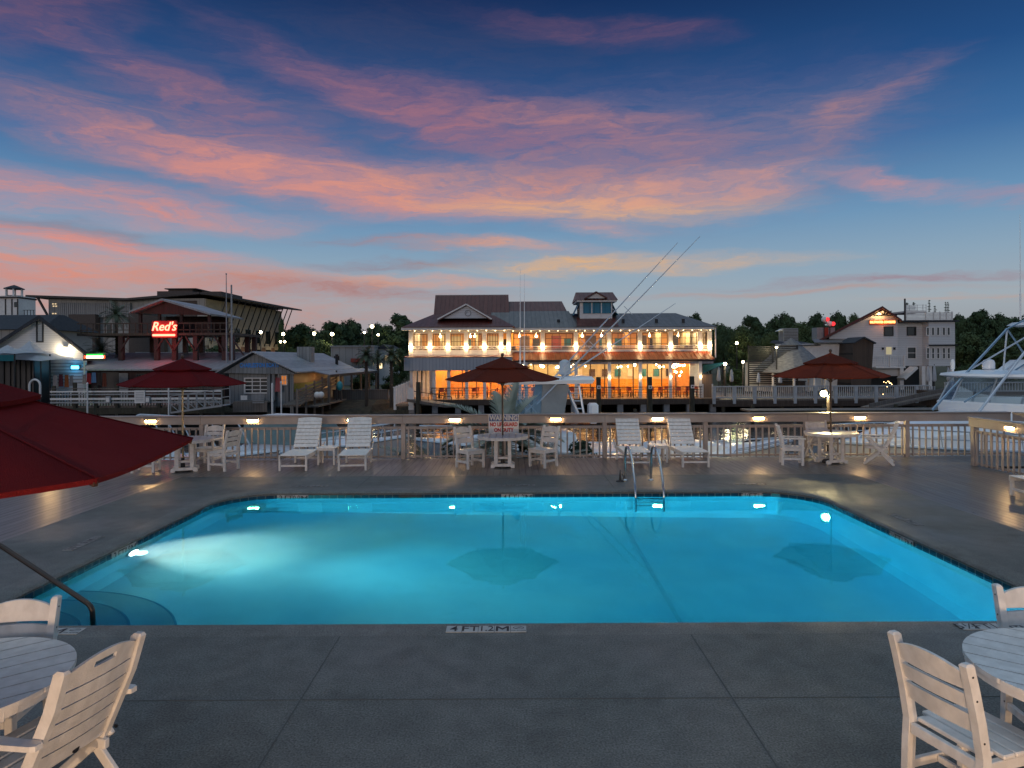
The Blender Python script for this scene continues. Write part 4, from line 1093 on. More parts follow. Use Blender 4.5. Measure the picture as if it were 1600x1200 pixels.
# blue-grey fascia awning of the left block
b.prism([(0, 0)] * 0 or [(XL - .35, Z(578, 61)), (XM + .25, Z(578, 61)), (XM + .25, Z(558, 61)), (XL - .35, Z(558, 61))], 60.6, 60.75)
b.box(XL - .35, XL - .2, 60.752, 66, Z(578, 61), Z(558, 61))
b.build('porch_fascia', M['bluefascia'], rs, world=True)
b = MB(); b.loft([[(XL - .37, 60.58, Z(558, 61) + .002), (XM + .27, 60.58, Z(558, 61) + .002), (XM + .27, 62.0 - .01, FL2 + .08), (XL - .37, 62.0 - .01, FL2 + .08)],
                  [(XL - .37, 60.58, Z(558, 61) + .06), (XM + .27, 60.58, Z(558, 61) + .06), (XM + .27, 62.0 - .01, FL2 + .14), (XL - .37, 62.0 - .01, FL2 + .14)]])
b.build('porch_flashing', M['redroof'], rs, world=True)
aw = MB(); za, zb = FL2 + .42, Z(563, 61.3)
ax0, ax1 = XM + .28, X(1114, 62)
aw.loft([[(ax0, 63.28, za), (ax1, 63.28, za), (ax1, 61.3, zb), (ax0, 61.3, zb)], [(ax0, 63.28, za - .08), (ax1, 63.28, za - .08), (ax1, 61.3, zb - .08), (ax0, 61.3, zb - .08)]])
aw.build('awning_roof', M['awnroof'], rs, world=True)
# standing seams
b = MB(); k = ax0 + .3
while k < ax1:
    b.bar((k, 63.26, za + .012), (k, 61.29, zb + .012), .035, .05); k += .42
b.build('awning_seams', M['awnroof'], rs, world=True)
wbox(rs, 'awning_edge', M['darkmetal'], ax0, ax1 + .02, 61.24, 61.30, zb - .14, zb + .03)
wbox(rs, 'porch_beam', M['bluefascia'], XM + .3, ax1 - .1, 61.5, 61.65, zb - .36, zb - .15)
cols = [(643, 61.2), (678, 61.2), (701, 61.2), (729, 61.2), (757, 61.2), (812, 61.5), (822, 61.5), (900, 61.5), (952, 61.5), (1000.5, 61.5), (1047.5, 61.5), (1094, 61.5)]
for px, D in cols:
    x = RX(px, D); wbox(rs, 'porch_column', M['white'], x - .14, x + .14, D - .1, D + .18, GFL, zb - .10 if px > 796 else Z(578, 61) + .3, .01)
for k, (px, D) in enumerate(cols[8:]):
    sconce(RX(px, D), D - .10, Z(589.5, D), 5, 'small candle-like lamp on a restaurant porch column, ' + ['left of the row of pilings', 'beside the middle piling', 'left of the orange room', 'at the right corner'][k], 'small lamps on the porch columns', .55)
yg = 65.2   # glass wall of the dining room
for k in range(17):
    x = X(700, yg) + k * 1.36
    if x > X(1060, yg): break
    wbox(rs, 'mullion', wfr, x - .05, x + .05, yg, yg + .1, GFL + .05, zb - .05)
wbox(rs, 'transom', wfr, X(690, yg), X(1060, yg), yg - .02, yg - .002, zb - .38, zb - .28)
MB().quad((X(690, yg), yg + .05, GFL + .05), (X(1060, yg), yg + .05, GFL + .05), (X(1060, yg), yg + .05, zb - .05), (X(690, yg), yg + .05, zb - .05)).build('glass_front', M['glass'], rs, world=True)
wbox(rs, 'porch_floor', M['plank'], XL - .3, XR + .2, 60.4, YB - .02, GFL - .22, GFL)
wbox(rs, 'porch_ceiling', M['warmwall'], XL + .02, XR - .02, 63.35, YB - .02, zb + .1, zb + .16)
wbox(rs, 'porch_ceiling', M['white'], XL + .02, XM, 60.78, 63.34, Z(578, 61) + .32, Z(578, 61) + .40)
yw = 69.5
wbox(rs, 'dining_wall', M['palewall'], X(700, yw), X(1062, yw), yw, yw + .15, GFL + 1.1, zb + .09)
wbox(rs, 'wainscot', mat('yellow_bench', (0.75, 0.33, 0.03), .6), X(700, yw), X(1062, yw), yw - .06, yw - .002, GFL, GFL + 1.5)
wbox(rs, 'orange_wall', M['orangewall'], X(1053, 66), X(1088, 66), 67.2, 67.35, GFL, zb + .09)
wbox(rs, 'end_wall', M['white'], X(1078, 64.6), X(1096, 64.6), 64.6, 64.75, GFL, zb + .09)
for px in (648, 655, 662, 668): wbox(rs, 'shutter_door', M['white'], X(px, 65) - .12, X(px, 65) + .14, 65, 65.1, GFL, zb)
wbox(rs, 'left_wall', M['warmwall'], X(672, 66), X(700, 66), 68, 68.15, GFL, zb + .09)
wbox(rs, 'bar_wall', M['orangewall'], X(700, 68) + .05, X(790, 68), 69.0, 69.1, GFL, zb + .09)
for k in range(9):
    x = X(905 + k * 20, yw); 
    wbox(rs, 'framed_picture', random.choice([M['officebrown'], M['teal'], M['white'], M['darkmetal']]), x - .3, x + .3, yw - .1, yw - .065, GFL + 1.75, GFL + 2.5)
for px in (685, 712, 740, 768, 800, 850, 905, 945, 990, 1030, 1068):
    ceil_lamp(X(px, 66.5), 67.2, zb + .05, 1.8, 2.4, random.uniform(110, 230), (1, .48, .15))
for px in (690, 760, 850, 930, 1020):
    ceil_lamp(X(px, 62.8), 62.9, zb + .06 if px > 796 else Z(578, 61) + .29, 3.0, .8, 110, (1, .58, .25))
b = MB()
for k in range(40):
    px = random.uniform(700, 1056); D = random.uniform(65.6, 68.8); x = X(px, D); z = zb - random.uniform(.35, .75)
    b.ball((x, D, z), random.choice([.07, .10, .13]), 6)
b.build('dining_pendants', sg, rs, world=True)
# starburst chandelier of glass globes in the orange room
t = thing('globe_chandelier', 'chandelier of many glowing glass globes in the orange corner room', 'chandelier', (X(1061, 65), 65.2, zb - .9))
b = MB(); b.cyl(0, 0, 0, .9, .015, 6)
pts = []
for k in range(16):
    v = Vector((random.gauss(0, 1), random.gauss(0, 1), random.gauss(0, 1))).normalized() * random.uniform(.45, .7); pts.append(v); b.tube([(0, 0, 0), v], .01, 4)
b.build('stem', M['darkmetal'], t)
for v in pts:
    b = MB(); b.ball(v, .085, 8); b.build('globe', sg, t, True)
# porch railing
b = MB()
for (x0, x1) in ((X(676), X(757)), (X(800), X(1092))):
    b.box(x0, x1, 60.9, 60.96, Z(606, 61), Z(604.8, 61)); 
    for q in range(3): b.box(x0, x1, 60.92, 60.94, Z(610 + q * 4, 61), Z(609.5 + q * 4, 61))
    k = x0
    while k < x1: b.box(k, k + .04, 60.91, 60.95, GFL, Z(605.8, 61)); k += 1.2
b.build('porch_railing', M['darkmetal'], rs, world=True)
# underpinning
for k in range(14):
    x = XL + .3 + k * 2.06
    wbox(rs, 'pier_footing', M['grey'], x - .25, x + .25, 60.6, 61.1, -2.4, GFL - .222)
wbox(rs, 'pier_beam', M['darkwood'], XL - .3, XR + .2, 60.32, 60.39, GFL - .5, GFL - .02)

# cafe chairs and tables in the porch
def cafe_chair(loc, rz):
    t = thing('cafe_chair', 'small red cafe chair on the lit restaurant porch', 'chair', loc, rz, 'red cafe chairs on the restaurant porch')
    MB().box(-.22, .22, -.22, .22, .43, .47).build('seat', M['cafered'], t)
    b = MB(); b.box(-.22, .22, -.24, -.2, .6, .95); b.build('backrest', M['cafered'], t)
    b = MB()
    for sx in (-.19, .19):
        for sy in (-.19, .19): b.box(sx - .018, sx + .018, sy - .018, sy + .018, 0, .429)
        b.box(sx - .018, sx + .018, -.235, -.205, .472, .6)
    b.build('legs', M['darkmetal'], t)
    return t
cc = cafe_chair((X(690), 62.2, GFL), 0)
def cafe_table(loc):
    t = thing('cafe_table', 'small square cafe table on the lit restaurant porch', 'table', loc, 0, 'cafe tables on the restaurant porch')
    MB().box(-.4, .4, -.4, .4, .71, .75).build('tabletop', M['officebrown'], t)
    b = MB(); b.cyl(0, 0, .03, .709, .04, 8); b.cyl(0, 0, 0, .029, .25, 12); b.build('pedestal', M['darkmetal'], t)
    return t
ct = cafe_table((X(698), 62.6, GFL))
k = 0
for px in range(684, 1090, 15):
    for D in (62.5, 64.1):
        if 795 < px < 805: continue
        x = X(px, D) + random.uniform(-.15, .15)
        if k % 3 == 1: dup(ct, (x, D, GFL), 0, ct['label'])
        else: dup(cc, (x, D + random.uniform(-.3, .3), GFL), random.uniform(-3, 3), cc['label'])
        k += 1

# --- roofs
b = MB(); e0 = EAV + .221
b.loft([[(X(629, 61), 60.8, e0), (XM + .5, 60.8, e0), (XM + .5, 77, e0), (X(629, 61), 77, e0)],
        [(X(629, 61), 60.8, e0 + .06), (XM + .5, 60.8, e0 + .06), (XM + .5, 77, e0 + .06), (X(629, 61), 77, e0 + .06)],
        [(X(678, 66), 66, Z(490, 66)), (X(768, 66), 66, Z(490, 66)), (X(768, 66), 71, Z(490, 66)), (X(678, 66), 71, Z(490, 66))]])
b.build('roof', M['redroof'], rs, world=True)
b = MB(); zr = Z(490, 66)
b.loft([[(X(678, 66), 66.0, zr - .02), (X(796, 66), 66.0, zr - .02), (X(796, 66), 71, zr - .02), (X(678, 66), 71, zr - .02)],
        [(X(681, 68.4), 68.2, Z(461, 68.3)), (X(795, 68.4), 68.2, Z(461, 68.3)), (X(795, 68.4), 68.8, Z(461, 68.3)), (X(681, 68.4), 68.8, Z(461, 68.3))]])
b.build('roof', M['redroof'], rs, world=True, label='tall upper red roof')
wbox(rs, 'ridge_cap', mat('pale_metal', (0.35, 0.3, 0.28), .4), X(681, 68.4), X(795, 68.4), 68.25, 68.75, Z(461, 68.3) + .002, Z(461, 68.3) + .07)
# pediment with round emblem
yp = 62.6; apx, bl, br = X(729, yp), X(692, yp), X(761, yp); zb_, za_ = Z(496.5, yp), Z(477, yp)
b = MB(); b.prism([(bl, zb_), (br, zb_), (apx, za_)], yp, yp + .1); ped = b.build('pediment', M['siding'], rs, world=True)
b = MB(); b.loft([[(bl - .5, yp - .25, zb_ - .14), (apx, yp - .25, za_ + .18), (br + .5, yp - .25, zb_ - .14), (br + .3, yp - .25, zb_ - .18), (apx, yp - .25, za_ + .02), (bl - .3, yp - .25, zb_ - .18)],
                  [(bl - .5, yp + 4.5, zb_ - .14), (apx, yp + 4.5, za_ + .18), (br + .5, yp + 4.5, zb_ - .14), (br + .3, yp + 4.5, zb_ - .18), (apx, yp + 4.5, za_ + .02), (bl - .3, yp + 4.5, zb_ - .18)]])
b.build('pediment_roof', M['redroof'], rs, world=True)
b = MB(); b.bar((bl - .45, yp - .27, zb_ - .1), (apx, yp - .27, za_ + .12), .04, .12, up=(0, 0, 1)); b.bar((apx, yp - .27, za_ + .12), (br + .45, yp - .27, zb_ - .1), .04, .12, up=(0, 0, 1)); b.build('barge_board', M['white'], rs, world=True)
b = MB()
cx, cz = X(731.5, yp), Z(488.5, yp)
b.loft([[(cx + r * math.cos(2*PI*k/20), y, cz + r * math.sin(2*PI*k/20)) for k in range(20)] for r, y in ((.30, yp - .002), (.30, yp - .05), (.23, yp - .05), (.23, yp - .002))], False, False)
b.bar((cx - .25, yp - .03, cz - .12), (cx + .02, yp - .03, cz + .25), .03, .06, up=(0, 1, 0)); b.build('emblem', M['grey'], ped, world=True)
# middle and right roofs
b = MB(); b.loft([[(X(768, 64), 62.05, EAV + .21), (X(902, 63), 62.05, EAV + .21), (X(902, 63), 75, EAV + .21), (X(768, 64), 75, EAV + .21)],
                  [(X(768, 66.5), 66.5, Z(486, 66.5)), (X(889, 66.5), 66.5, Z(486, 66.5)), (X(889, 66.5), 71.5, Z(486, 66.5)), (X(768, 66.5), 71.5, Z(486, 66.5))]])
b.build('roof', M['greyroof'], rs, world=True, label='grey metal roof')
b = MB(); b.loft([[(X(790, 66.5), 66.5, Z(486, 66.5) + .004), (X(886, 66.5), 66.5, Z(486, 66.5) + .004), (X(886, 66.5), 71.5, Z(486, 66.5) + .004), (X(790, 66.5), 71.5, Z(486, 66.5) + .004)],
                  [(X(790, 69), 68.8, Z(471, 69)), (X(878, 69), 68.8, Z(471, 69)), (X(878, 69), 69.2, Z(471, 69)), (X(790, 69), 69.2, Z(471, 69))]])
b.build('roof', M['redroof'], rs, world=True, label='red ridge section')
b = MB(); b.loft([[(X(898, 63), 62.06, EAV + .2), (X(1119, 62.5), 62.06, EAV + .2), (X(1119, 62.5), 77, EAV + .2), (X(898, 63), 77, EAV + .2)],
                  [(X(898, 63), 62.06, EAV + .26), (X(1119, 62.5), 62.06, EAV + .26), (X(1119, 62.5), 77, EAV + .26), (X(898, 63), 77, EAV + .26)],
                  [(X(887, 67.4), 67.4, Z(490, 67.4)), (X(1056, 67.4), 67.4, Z(490, 67.4)), (X(1056, 67.4), 68.2, Z(490, 67.4)), (X(887, 67.4), 68.2, Z(490, 67.4))]])
b.build('roof', M['greyroof'], rs, world=True, label='grey hipped metal roof')
# red panel of the roof below the cupola
pz = lambda y: EAV + .26 + (Z(490, 67.4) - EAV - .26) * (y - 62.06) / (67.4 - 62.06)
b = MB(); b.loft([[(X(900, 63), 62.2, pz(62.2) + .02), (X(965, 63), 62.2, pz(62.2) + .02), (X(962, 65), 65.4, pz(65.4) + .02), (X(902, 65), 65.4, pz(65.4) + .02)],
                  [(X(900, 63), 62.2, pz(62.2) + .07), (X(965, 63), 62.2, pz(62.2) + .07), (X(962, 65), 65.4, pz(65.4) + .07), (X(902, 65), 65.4, pz(65.4) + .07)]])
b.build('roof_panel', M['redroof'], rs, world=True)
for px in (873, 974, 1026, 1068):
    b = MB(); b.cyl(X(px, 63.5), 63.5, pz(63.5) - .1, pz(63.5) + .35, .14, 8); b.build('roof_vent', M['darkmetal'], rs, world=True)
# cupola
cx0, cx1, cy0, cy1 = X(906.5, 65), X(957, 65), 65.0, 68.0
cu = wbox(rs, 'cupola', M['white'], cx0, cx1, cy0, cy1, pz(64.5), Z(471.5, 65))
wbox(cu, 'shutter', M['teal'], X(911.5, 65), X(955, 65), 64.93, 64.995, Z(490, 65), Z(473, 65))
for px in (925, 940): wbox(cu, 'shutter_post', M['white'], X(px, 65) - .05, X(px, 65) + .05, 64.9, 64.925, Z(490, 65), Z(473, 65))
for s, x in ((-1, cx0), (1, cx1)):
    b = MB(); b.loft([[(x + s * .02, 65.2, Z(474, 65)), (x + s * .55, 65.2, Z(492, 65)), (x + s * .55, 67.6, Z(492, 65)), (x + s * .02, 67.6, Z(474, 65))], [(x + s * .06, 65.2, Z(474, 65)), (x + s * .6, 65.2, Z(492, 65)), (x + s * .6, 67.6, Z(492, 65)), (x + s * .06, 67.6, Z(474, 65))]])
    b.build('side_shutter', M['teal'], cu, world=True)
wbox(cu, 'cornice', M['white'], cx0 - .35, cx1 + .35, 64.4, 68.5, Z(472.5, 65), Z(470, 65))
b = MB(); b.loft([[(cx0 - .45, 64.3, Z(470, 65) + .002), (cx1 + .45, 64.3, Z(470, 65) + .002), (cx1 + .45, 68.6, Z(470, 65) + .002), (cx0 - .45, 68.6, Z(470, 65) + .002)],
                  [(cx0 - .25, 66.3, Z(456.5, 66)), (cx1 + .25, 66.3, Z(456.5, 66)), (cx1 + .25, 66.7, Z(456.5, 66)), (cx0 - .25, 66.7, Z(456.5, 66))]])
b.build('cupola_roof', M['redroof'], cu, world=True)
b = MB(); b.prism([(X(917, 64.5), Z(466.5, 64.5)), (X(946, 64.5), Z(466.5, 64.5)), (X(931.5, 64.5), Z(458, 64.5))], 64.45, 65.6); b.build('cupola_pediment', M['white'], cu, world=True)
b = MB(); c_ = X(931.5, 64.5)
b.bar((X(914, 64.5), 65.0, Z(467, 64.5)), (c_, 65.0, Z(456.6, 64.5)), 1.6, .12); b.bar((c_, 65.0, Z(456.6, 64.5)), (X(949, 64.5), 65.0, Z(467, 64.5)), 1.6, .12); b.build('cupola_gable_roof', M['redroof'], cu, world=True)
wbox(rs, 'corner_downpipe', M['white'], X(1117, 62.5) - .05, X(1117, 62.5) + .05, 62.2, 62.3, Z(560), EAV + .15)
# ================================================================== PLANTS: builders
def crown_mesh(seed, blobs, rx, rz, leaf, per, h0):
    rd = random.Random(seed); b = MB()
    cs = []
    for k in range(blobs):
        a = rd.uniform(0, 2*PI); q = math.sqrt(rd.random()); z = rd.random()
        wid = math.sin(PI * (0.18 + .74 * z)) 
        cs.append((math.cos(a) * q * rx * wid * .75, math.sin(a) * q * rx * wid * .75, h0 + z * rz, rx * rd.uniform(.15, .34)))
    for (x, y, z, r) in cs:
        for i in range(per):
            d = Vector((rd.gauss(0, 1), rd.gauss(0, 1), rd.gauss(0, .8))).normalized() * r * rd.uniform(.55, 1.08)
            c = Vector((x, y, z)) + d
            nrm = (d.normalized() + Vector((rd.uniform(-.7, .7), rd.uniform(-.7, .7), rd.uniform(-.3, .9)))).normalized()
            u = nrm.orthogonal().normalized(); v = nrm.cross(u); s = leaf * rd.uniform(.6, 1.35)
            an = rd.uniform(0, PI); u, v = u * math.cos(an) + v * math.sin(an), v * math.cos(an) - u * math.sin(an)
            b.v += [tuple(c - u * s), tuple(c + v * s * .55), tuple(c + u * s), tuple(c - v * s * .55)]
            k = len(b.v) - 4; b.f.append((k, k+1, k+2, k+3))
    return b, cs
TREES = {}
def tree(kind, label, group, loc, sc, rz=0.0):
    spec = {'oak': (3, 48, 3.6, 4.6, 0.21, 190, 2.6, 'leaf1'), 'pine': (11, 40, 2.6, 7.0, 0.2, 130, 3.4, 'leaf3'), 'bush': (5, 26, 2.4, 2.4, 0.16, 120, .5, 'leaf2'),
            'tall': (8, 50, 3.0, 7.4, 0.21, 190, 3.0, 'leaf1'), 'lush': (21, 48, 3.4, 5.2, 0.2, 190, 1.8, 'leaf2')}[kind]
    if kind not in TREES:
        sd, nb, rx, rz_, leaf, per, h0, mk = spec
        t = thing('tree', label, 'tree', loc, rz, group)
        b, cs = crown_mesh(sd, nb, rx, rz_, leaf, per, h0)
        b.build('crown', M[mk], t)
        tb = MB(); tb.tube([(0, 0, -.4), (.1, 0, h0 * .6), (0, .1, h0 + rz_ * .6)], .28, 7, .08)
        for (x, y, z, r) in cs[:9]: tb.tube([(0, 0, h0 * .7 + .1 * z), (x * .5, y * .5, z * .7), (x, y, z)], .10, 5, .03)
        tb.build('trunk', M['trunk'], t)
        TREES[kind] = t
    else:
        t = dup(TREES[kind], loc, rz, label, group)
    t.scale = (sc[0], sc[0], sc[1]) if isinstance(sc, tuple) else (sc, sc, sc)
    return t
HT = {'oak': 7.9, 'pine': 11.2, 'bush': 3.4, 'tall': 11.2, 'lush': 7.6}
WD = {'oak': 7.4, 'pine': 5.4, 'bush': 5.0, 'tall': 6.2, 'lush': 7.0}
def treepx(kind, px, ytop, wpx, D, label, group):
    h = RZ(ytop, D, px) - GZ
    tree(kind, label, group, (RX(px, D), D, GZ - .05), (wpx * D / F / WD[kind], h / HT[kind]), random.uniform(0, 6))
def frond(b, base, az, el0, ln, droop, lw, n=16, wid=.03, fold=.5):
    p = Vector(base); d = Vector((math.cos(az) * math.cos(el0), math.sin(az) * math.cos(el0), math.sin(el0)))
    pts = [p.copy()]; st = ln / n
    for k in range(n):
        d = (d + Vector((0, 0, -droop / n))).normalized(); p = p + d * st; pts.append(p.copy())
    b.tube(pts, wid * .35, 4, wid * .1)
    for k in range(1, n + 1):
        t = k / n; d = (pts[k] - pts[k-1]).normalized(); side = d.cross(Vector((0, 0, 1))).normalized(); up = side.cross(d)
        L_ = lw * (math.sin(PI * min(1, .18 + t * .80)) ** .7)
        for s in (-1, 1):
            for q in (0, .5):
                o = pts[k-1].lerp(pts[k], q)
                v = (side * s * .8 + d * .62 + up * fold * .5 + Vector((random.uniform(-.1, .1),) * 3)).normalized()
                tip = o + v * L_ + Vector((0, 0, -.12 * L_))
                w = d * wid * .5
                b.v += [tuple(o - w), tuple(o + w), tuple(o.lerp(tip, .6) + w * .7), tuple(tip), tuple(o.lerp(tip, .6) - w * .7)]
                i = len(b.v) - 5; b.f.append((i, i+1, i+2, i+3, i+4))
def palm(label, loc, h, r, nf=22, group=None, trunk_r=.14, lw=.35, m='palm', wid=.05, cat='palm tree', n=12, elr=(-.4, 1.35), droop=1.6, rz=0.0):
    t = thing('palm_tree', label, cat, loc, rz, group)
    b = MB(); b.tube([(0, 0, -.3), (.04, 0, h * .5), (0, 0, h)], trunk_r * 1.1, 8, trunk_r * .85)
    for k in range(int(h / .25)):
        b.lathe([(trunk_r * 1.0, 0), (trunk_r * 1.12, .05), (trunk_r * .98, .09)], 8, (.03 * math.sin(k), 0, .2 + k * .25 - .1)) if .2 + k*.25 < h else None
    b.build('trunk', M['trunk'], t, True)
    b = MB()
    for k in range(nf):
        frond(b, (0, 0, h), 2*PI*k*.618 + random.uniform(-.2, .2), elr[0] + (elr[1] - elr[0]) * ((k + .5) / nf), r * random.uniform(.85, 1.1), droop, lw, n, wid)
    b.build('crown', M[m], t)
    return t

# ================================================================== LEFT SHORE
# white gable building
D = 60.0
t = thing('gable_building', 'white gabled building with dark shingle roof and tall narrow window at far left', 'building', (RX(50, D), D, GZ))
ap, le, re_ = P(61, 495, D), P(-60, 572, D), P(141, 556, D); SHL = -.66
b = MB(); b.loft([[(x + SHL * (y - D), y, z) for x, z in [(le.x, GZ - .1), (re_.x - .3, GZ - .1), (re_.x - .3, re_.z - .1), (ap.x, ap.z - .25), (le.x, le.z)]] for y in (D, D + 14)]); wl_ = b.build('wall', M['siding'], t, world=True)
b = MB()
b.loft([[(ap.x, y, ap.z + .12), (re_.x + .25, y, re_.z - .12), (re_.x + .25, y, re_.z - .38), (ap.x, y, ap.z - .22), (le.x - 1, y, le.z - .8), (le.x - 1, y, le.z - .5)] for y in (0,)] and [[(x + SHL * (y - D), y, z) for x, z in [(ap.x, ap.z + .12), (re_.x + .25, re_.z - .12), (re_.x + .25, re_.z - .38), (ap.x, ap.z - .22), (le.x - 1, le.z - .8), (le.x - 1, le.z - .5)]] for y in (D - .6, D + 14.5)])
b.build('roof', M['shingle'], t, world=True)
window(t, RX(57, D), RX(68.5, D), RZ(535, D, 60), RZ(496.5, D, 60), D - .08, 1, 1, M['shingle'], M['glass'], .07, .12)
for k in range(7): wbox(t, 'wall_band', M['grey'], RX(52, D), RX(131, D), D - .03, D - .004, RZ(568 + k * 5, D, 90) - .05, RZ(568 + k * 5, D, 90) + .05)
wp = P(102.5, 549, D)
tt = thing('wall_lamp', 'very bright white wall lamp on the white gabled building', 'wall lamp', (wp.x, D, wp.z))
MB().box(-.18, .18, -.30, -.004, .38, .44).build('arm', M['darkmetal'], tt)
b = MB(); b.ball((0, -.24, .22), .12, 10); b.build('bulb', emis('flood_glow', (1, .80, .50), 60), tt, True)
plight('wall_lamp_light', (wp.x, D - .45, wp.z + .1), 170, (1, .78, .5), .12)
sp = P(118, 574, D)
tt = thing('neon_sign', 'small rectangular blue glowing window sign on the white gabled building', 'neon sign', (sp.x, D - .04, sp.z))
MB().box(-.42, .42, -.05, -.002, -.22, .22).build('board', M['black'], tt); MB().box(-.34, .34, -.075, -.052, -.14, .14, .02).build('neon_tube', emis('neon_blue', (.10, .70, 1.0), 6), tt)
plight('neon_light', (sp.x, D - .5, sp.z), 18, (.05, .5, 1.0), .2)
# second roof and lighthouse behind
t = thing('dark_roofed_house', 'low house with dark roof behind the white gabled building', 'building', (RX(-10, 78), 78, GZ))
wbox(t, 'wall', M['officegrey'], RX(-90, 78), RX(60, 78), 78, 88, GZ - .1, RZ(515, 78, 0))
b = MB(); b.loft([[(RX(-95, 78), 77.4, RZ(515, 78, 0)), (RX(70, 78), 77.4, RZ(515, 78, 0)), (RX(70, 78), 88.4, RZ(515, 78, 0)), (RX(-95, 78), 88.4, RZ(515, 78, 0))], [(RX(-60, 78), 82.5, RZ(490, 80, 0)), (RX(52, 78), 82.5, RZ(490, 80, 0)), (RX(52, 78), 83.5, RZ(490, 80, 0)), (RX(-60, 78), 83.5, RZ(490, 80, 0))]]); b.build('roof', M['shingle'], t, world=True)
D = 95.0
t = thing('lighthouse_tower', 'pale lighthouse-like lookout tower with open lantern top at far left', 'tower', (RX(8, D), D, GZ))
c = RX(8, D); w_ = 20 * D / F
b = MB(); b.box(c - w_, c + w_, D, D + 2*w_, GZ, RZ(462, D, 0)); b.build('wall', M['white'], t, world=True)
wbox(t, 'window', M['darkglass'], c + w_*.72, c + w_*.95, D - .03, D - .002, RZ(476, D), RZ(468, D))
for k in (-1, -.5, .05, .55, 1): wbox(t, 'corner_trim', M['darkmetal'], c + w_ * k - .08, c + w_ * k + .08, D - .06, D - .004, RZ(488, D), RZ(463, D))
wbox(t, 'gallery', M['darkmetal'], c - w_ * 1.03, c + w_ * 1.03, D - .2, D + 2*w_ + .2, RZ(462, D) + .002, RZ(459.5, D))
for k in range(6):
    a = 2*PI*k/6; b = MB(); b.cyl(c + math.cos(a) * w_ * .58, D + w_ + math.sin(a) * w_ * .58, RZ(459.5, D), RZ(446, D), .10, 6); b.build('lantern_post', M['white'], t, world=True)
b = MB(); b.lathe([(w_ * .62, 0), (w_ * .62, .25), (w_*.6, .3)], 8, (c, D + w_, RZ(459.5, D))); b.build('lantern_rail', M['darkmetal'], t, world=True)
b = MB(); b.lathe([(w_ * .72, 0), (w_ * .70, .12), (w_ * .2, .5), (.02, .62)], 8, (c, D + w_, RZ(446, D))); b.build('lantern_roof', M['shingle'], t, world=True)
wbox(t, 'balcony', M['white'], c + w_, c + w_ * 1.9, D + 1, D + 3, RZ(491, D), RZ(489, D))
b = MB()
for k in range(4): b.bar((c + w_ * (1.1 + .25 * k), D + 1, RZ(489, D)), (c + w_ * (1.1 + .25 * k), D + 1, RZ(480, D)), .06, .06)
b.bar((c + w_, D + 1, RZ(480, D)), (c + w_ * 1.9, D + 1, RZ(480, D)), .06, .06); b.build('balcony_rail', M['darkmetal'], t, world=True)
# canopy tents
def tent(label, px, ypk, yed, hw, D, skirt):
    w_ = hw * D / F; pk = P(px, ypk, D + w_); ez = RZ(yed, D, px)
    t = thing('canopy_tent', label, 'tent', (pk.x, D, GZ), 0)
    b = MB(); rows = 6
    for i in range(rows + 1):
        q = i / rows; z = pk.z + (ez - pk.z) * (q ** .55)
        for j in range(24):
            f = (j % 6) / 6; k = j // 6
            cr = [(-1, -1), (1, -1), (1, 1), (-1, 1), (-1, -1)]
            x = cr[k][0] * (1-f) + cr[k+1][0] * f; y = cr[k][1] * (1-f) + cr[k+1][1] * f
            s = 1 - .10 * 4 * f * (1 - f) * q
            b.v.append((pk.x + x * w_ * q * s + 1e-3 * x, D + w_ + y * w_ * q * s + 1e-3 * y, z + .12 * 4*f*(1-f) * q))
    for i in range(rows):
        for j in range(24): b.f.append((i*24 + j, i*24 + (j+1) % 24, (i+1)*24 + (j+1) % 24, (i+1)*24 + j))
    b.build('canopy', M['tent'], t, True, world=True)
    if skirt:
        b = MB(); b.box(pk.x - w_, pk.x + w_, D + .05, D + .08, ez - .55, ez - .08); b.build('valance', M['tealcloth'], t, world=True)
    for sx in (-1, 1):
        for sy in (0, 2): b = MB(); b.cyl(pk.x + sx * w_ * .97, D + .03 * w_ + sy * w_ * .97, GZ, ez, .06, 6); b.build('leg', M['darkmetal'], t, world=True)
    return t
tent('white peaked canopy tent in front of the gabled building', 47, 532, 564, 58, 54.5, False)
tent('white peaked canopy tent with teal valance at the far left edge', 12, 539, 553, 42, 53.0, True)
t = thing('market_hut', 'dark open-sided hut with white posts below the tents at far left', 'hut', (RX(10, 57), 57, GZ))
wbox(t, 'wall', M['black'], RX(-40, 57), RX(54, 57), 57, 59, GZ, RZ(561, 57, 0))
for px in (6, 16, 24, 31, 40, 48, 53): wbox(t, 'post', M['darkmetal'], RX(px, 57) - .04, RX(px, 57) + .04, 56.9, 56.99, GZ + .9, RZ(562, 57, 0))
wbox(t, 'counter', M['darkwood'], RX(-40, 57), RX(56, 57), 56.6, 56.89, GZ, GZ + .9)
t = thing('white_hoop', 'white arched hoop standing beside the boardwalk at far left', 'hoop', (RX(54, 51), 51, GZ))
hp = []
for k in range(13): a = PI * k / 12; hp.append((.40 * math.cos(a), 0, 1.55 + .45 * math.sin(a) + 0))
z0 = RZ(612, 51, 54) - GZ
b = MB(); b.tube([(.40, 0, z0 - .4)] + [(x, y, z0 + z - 1.1) for x, y, z in hp] + [(-.40, 0, z0 - .4)], .075, 8); b.build('tube', M['white'], t, True)
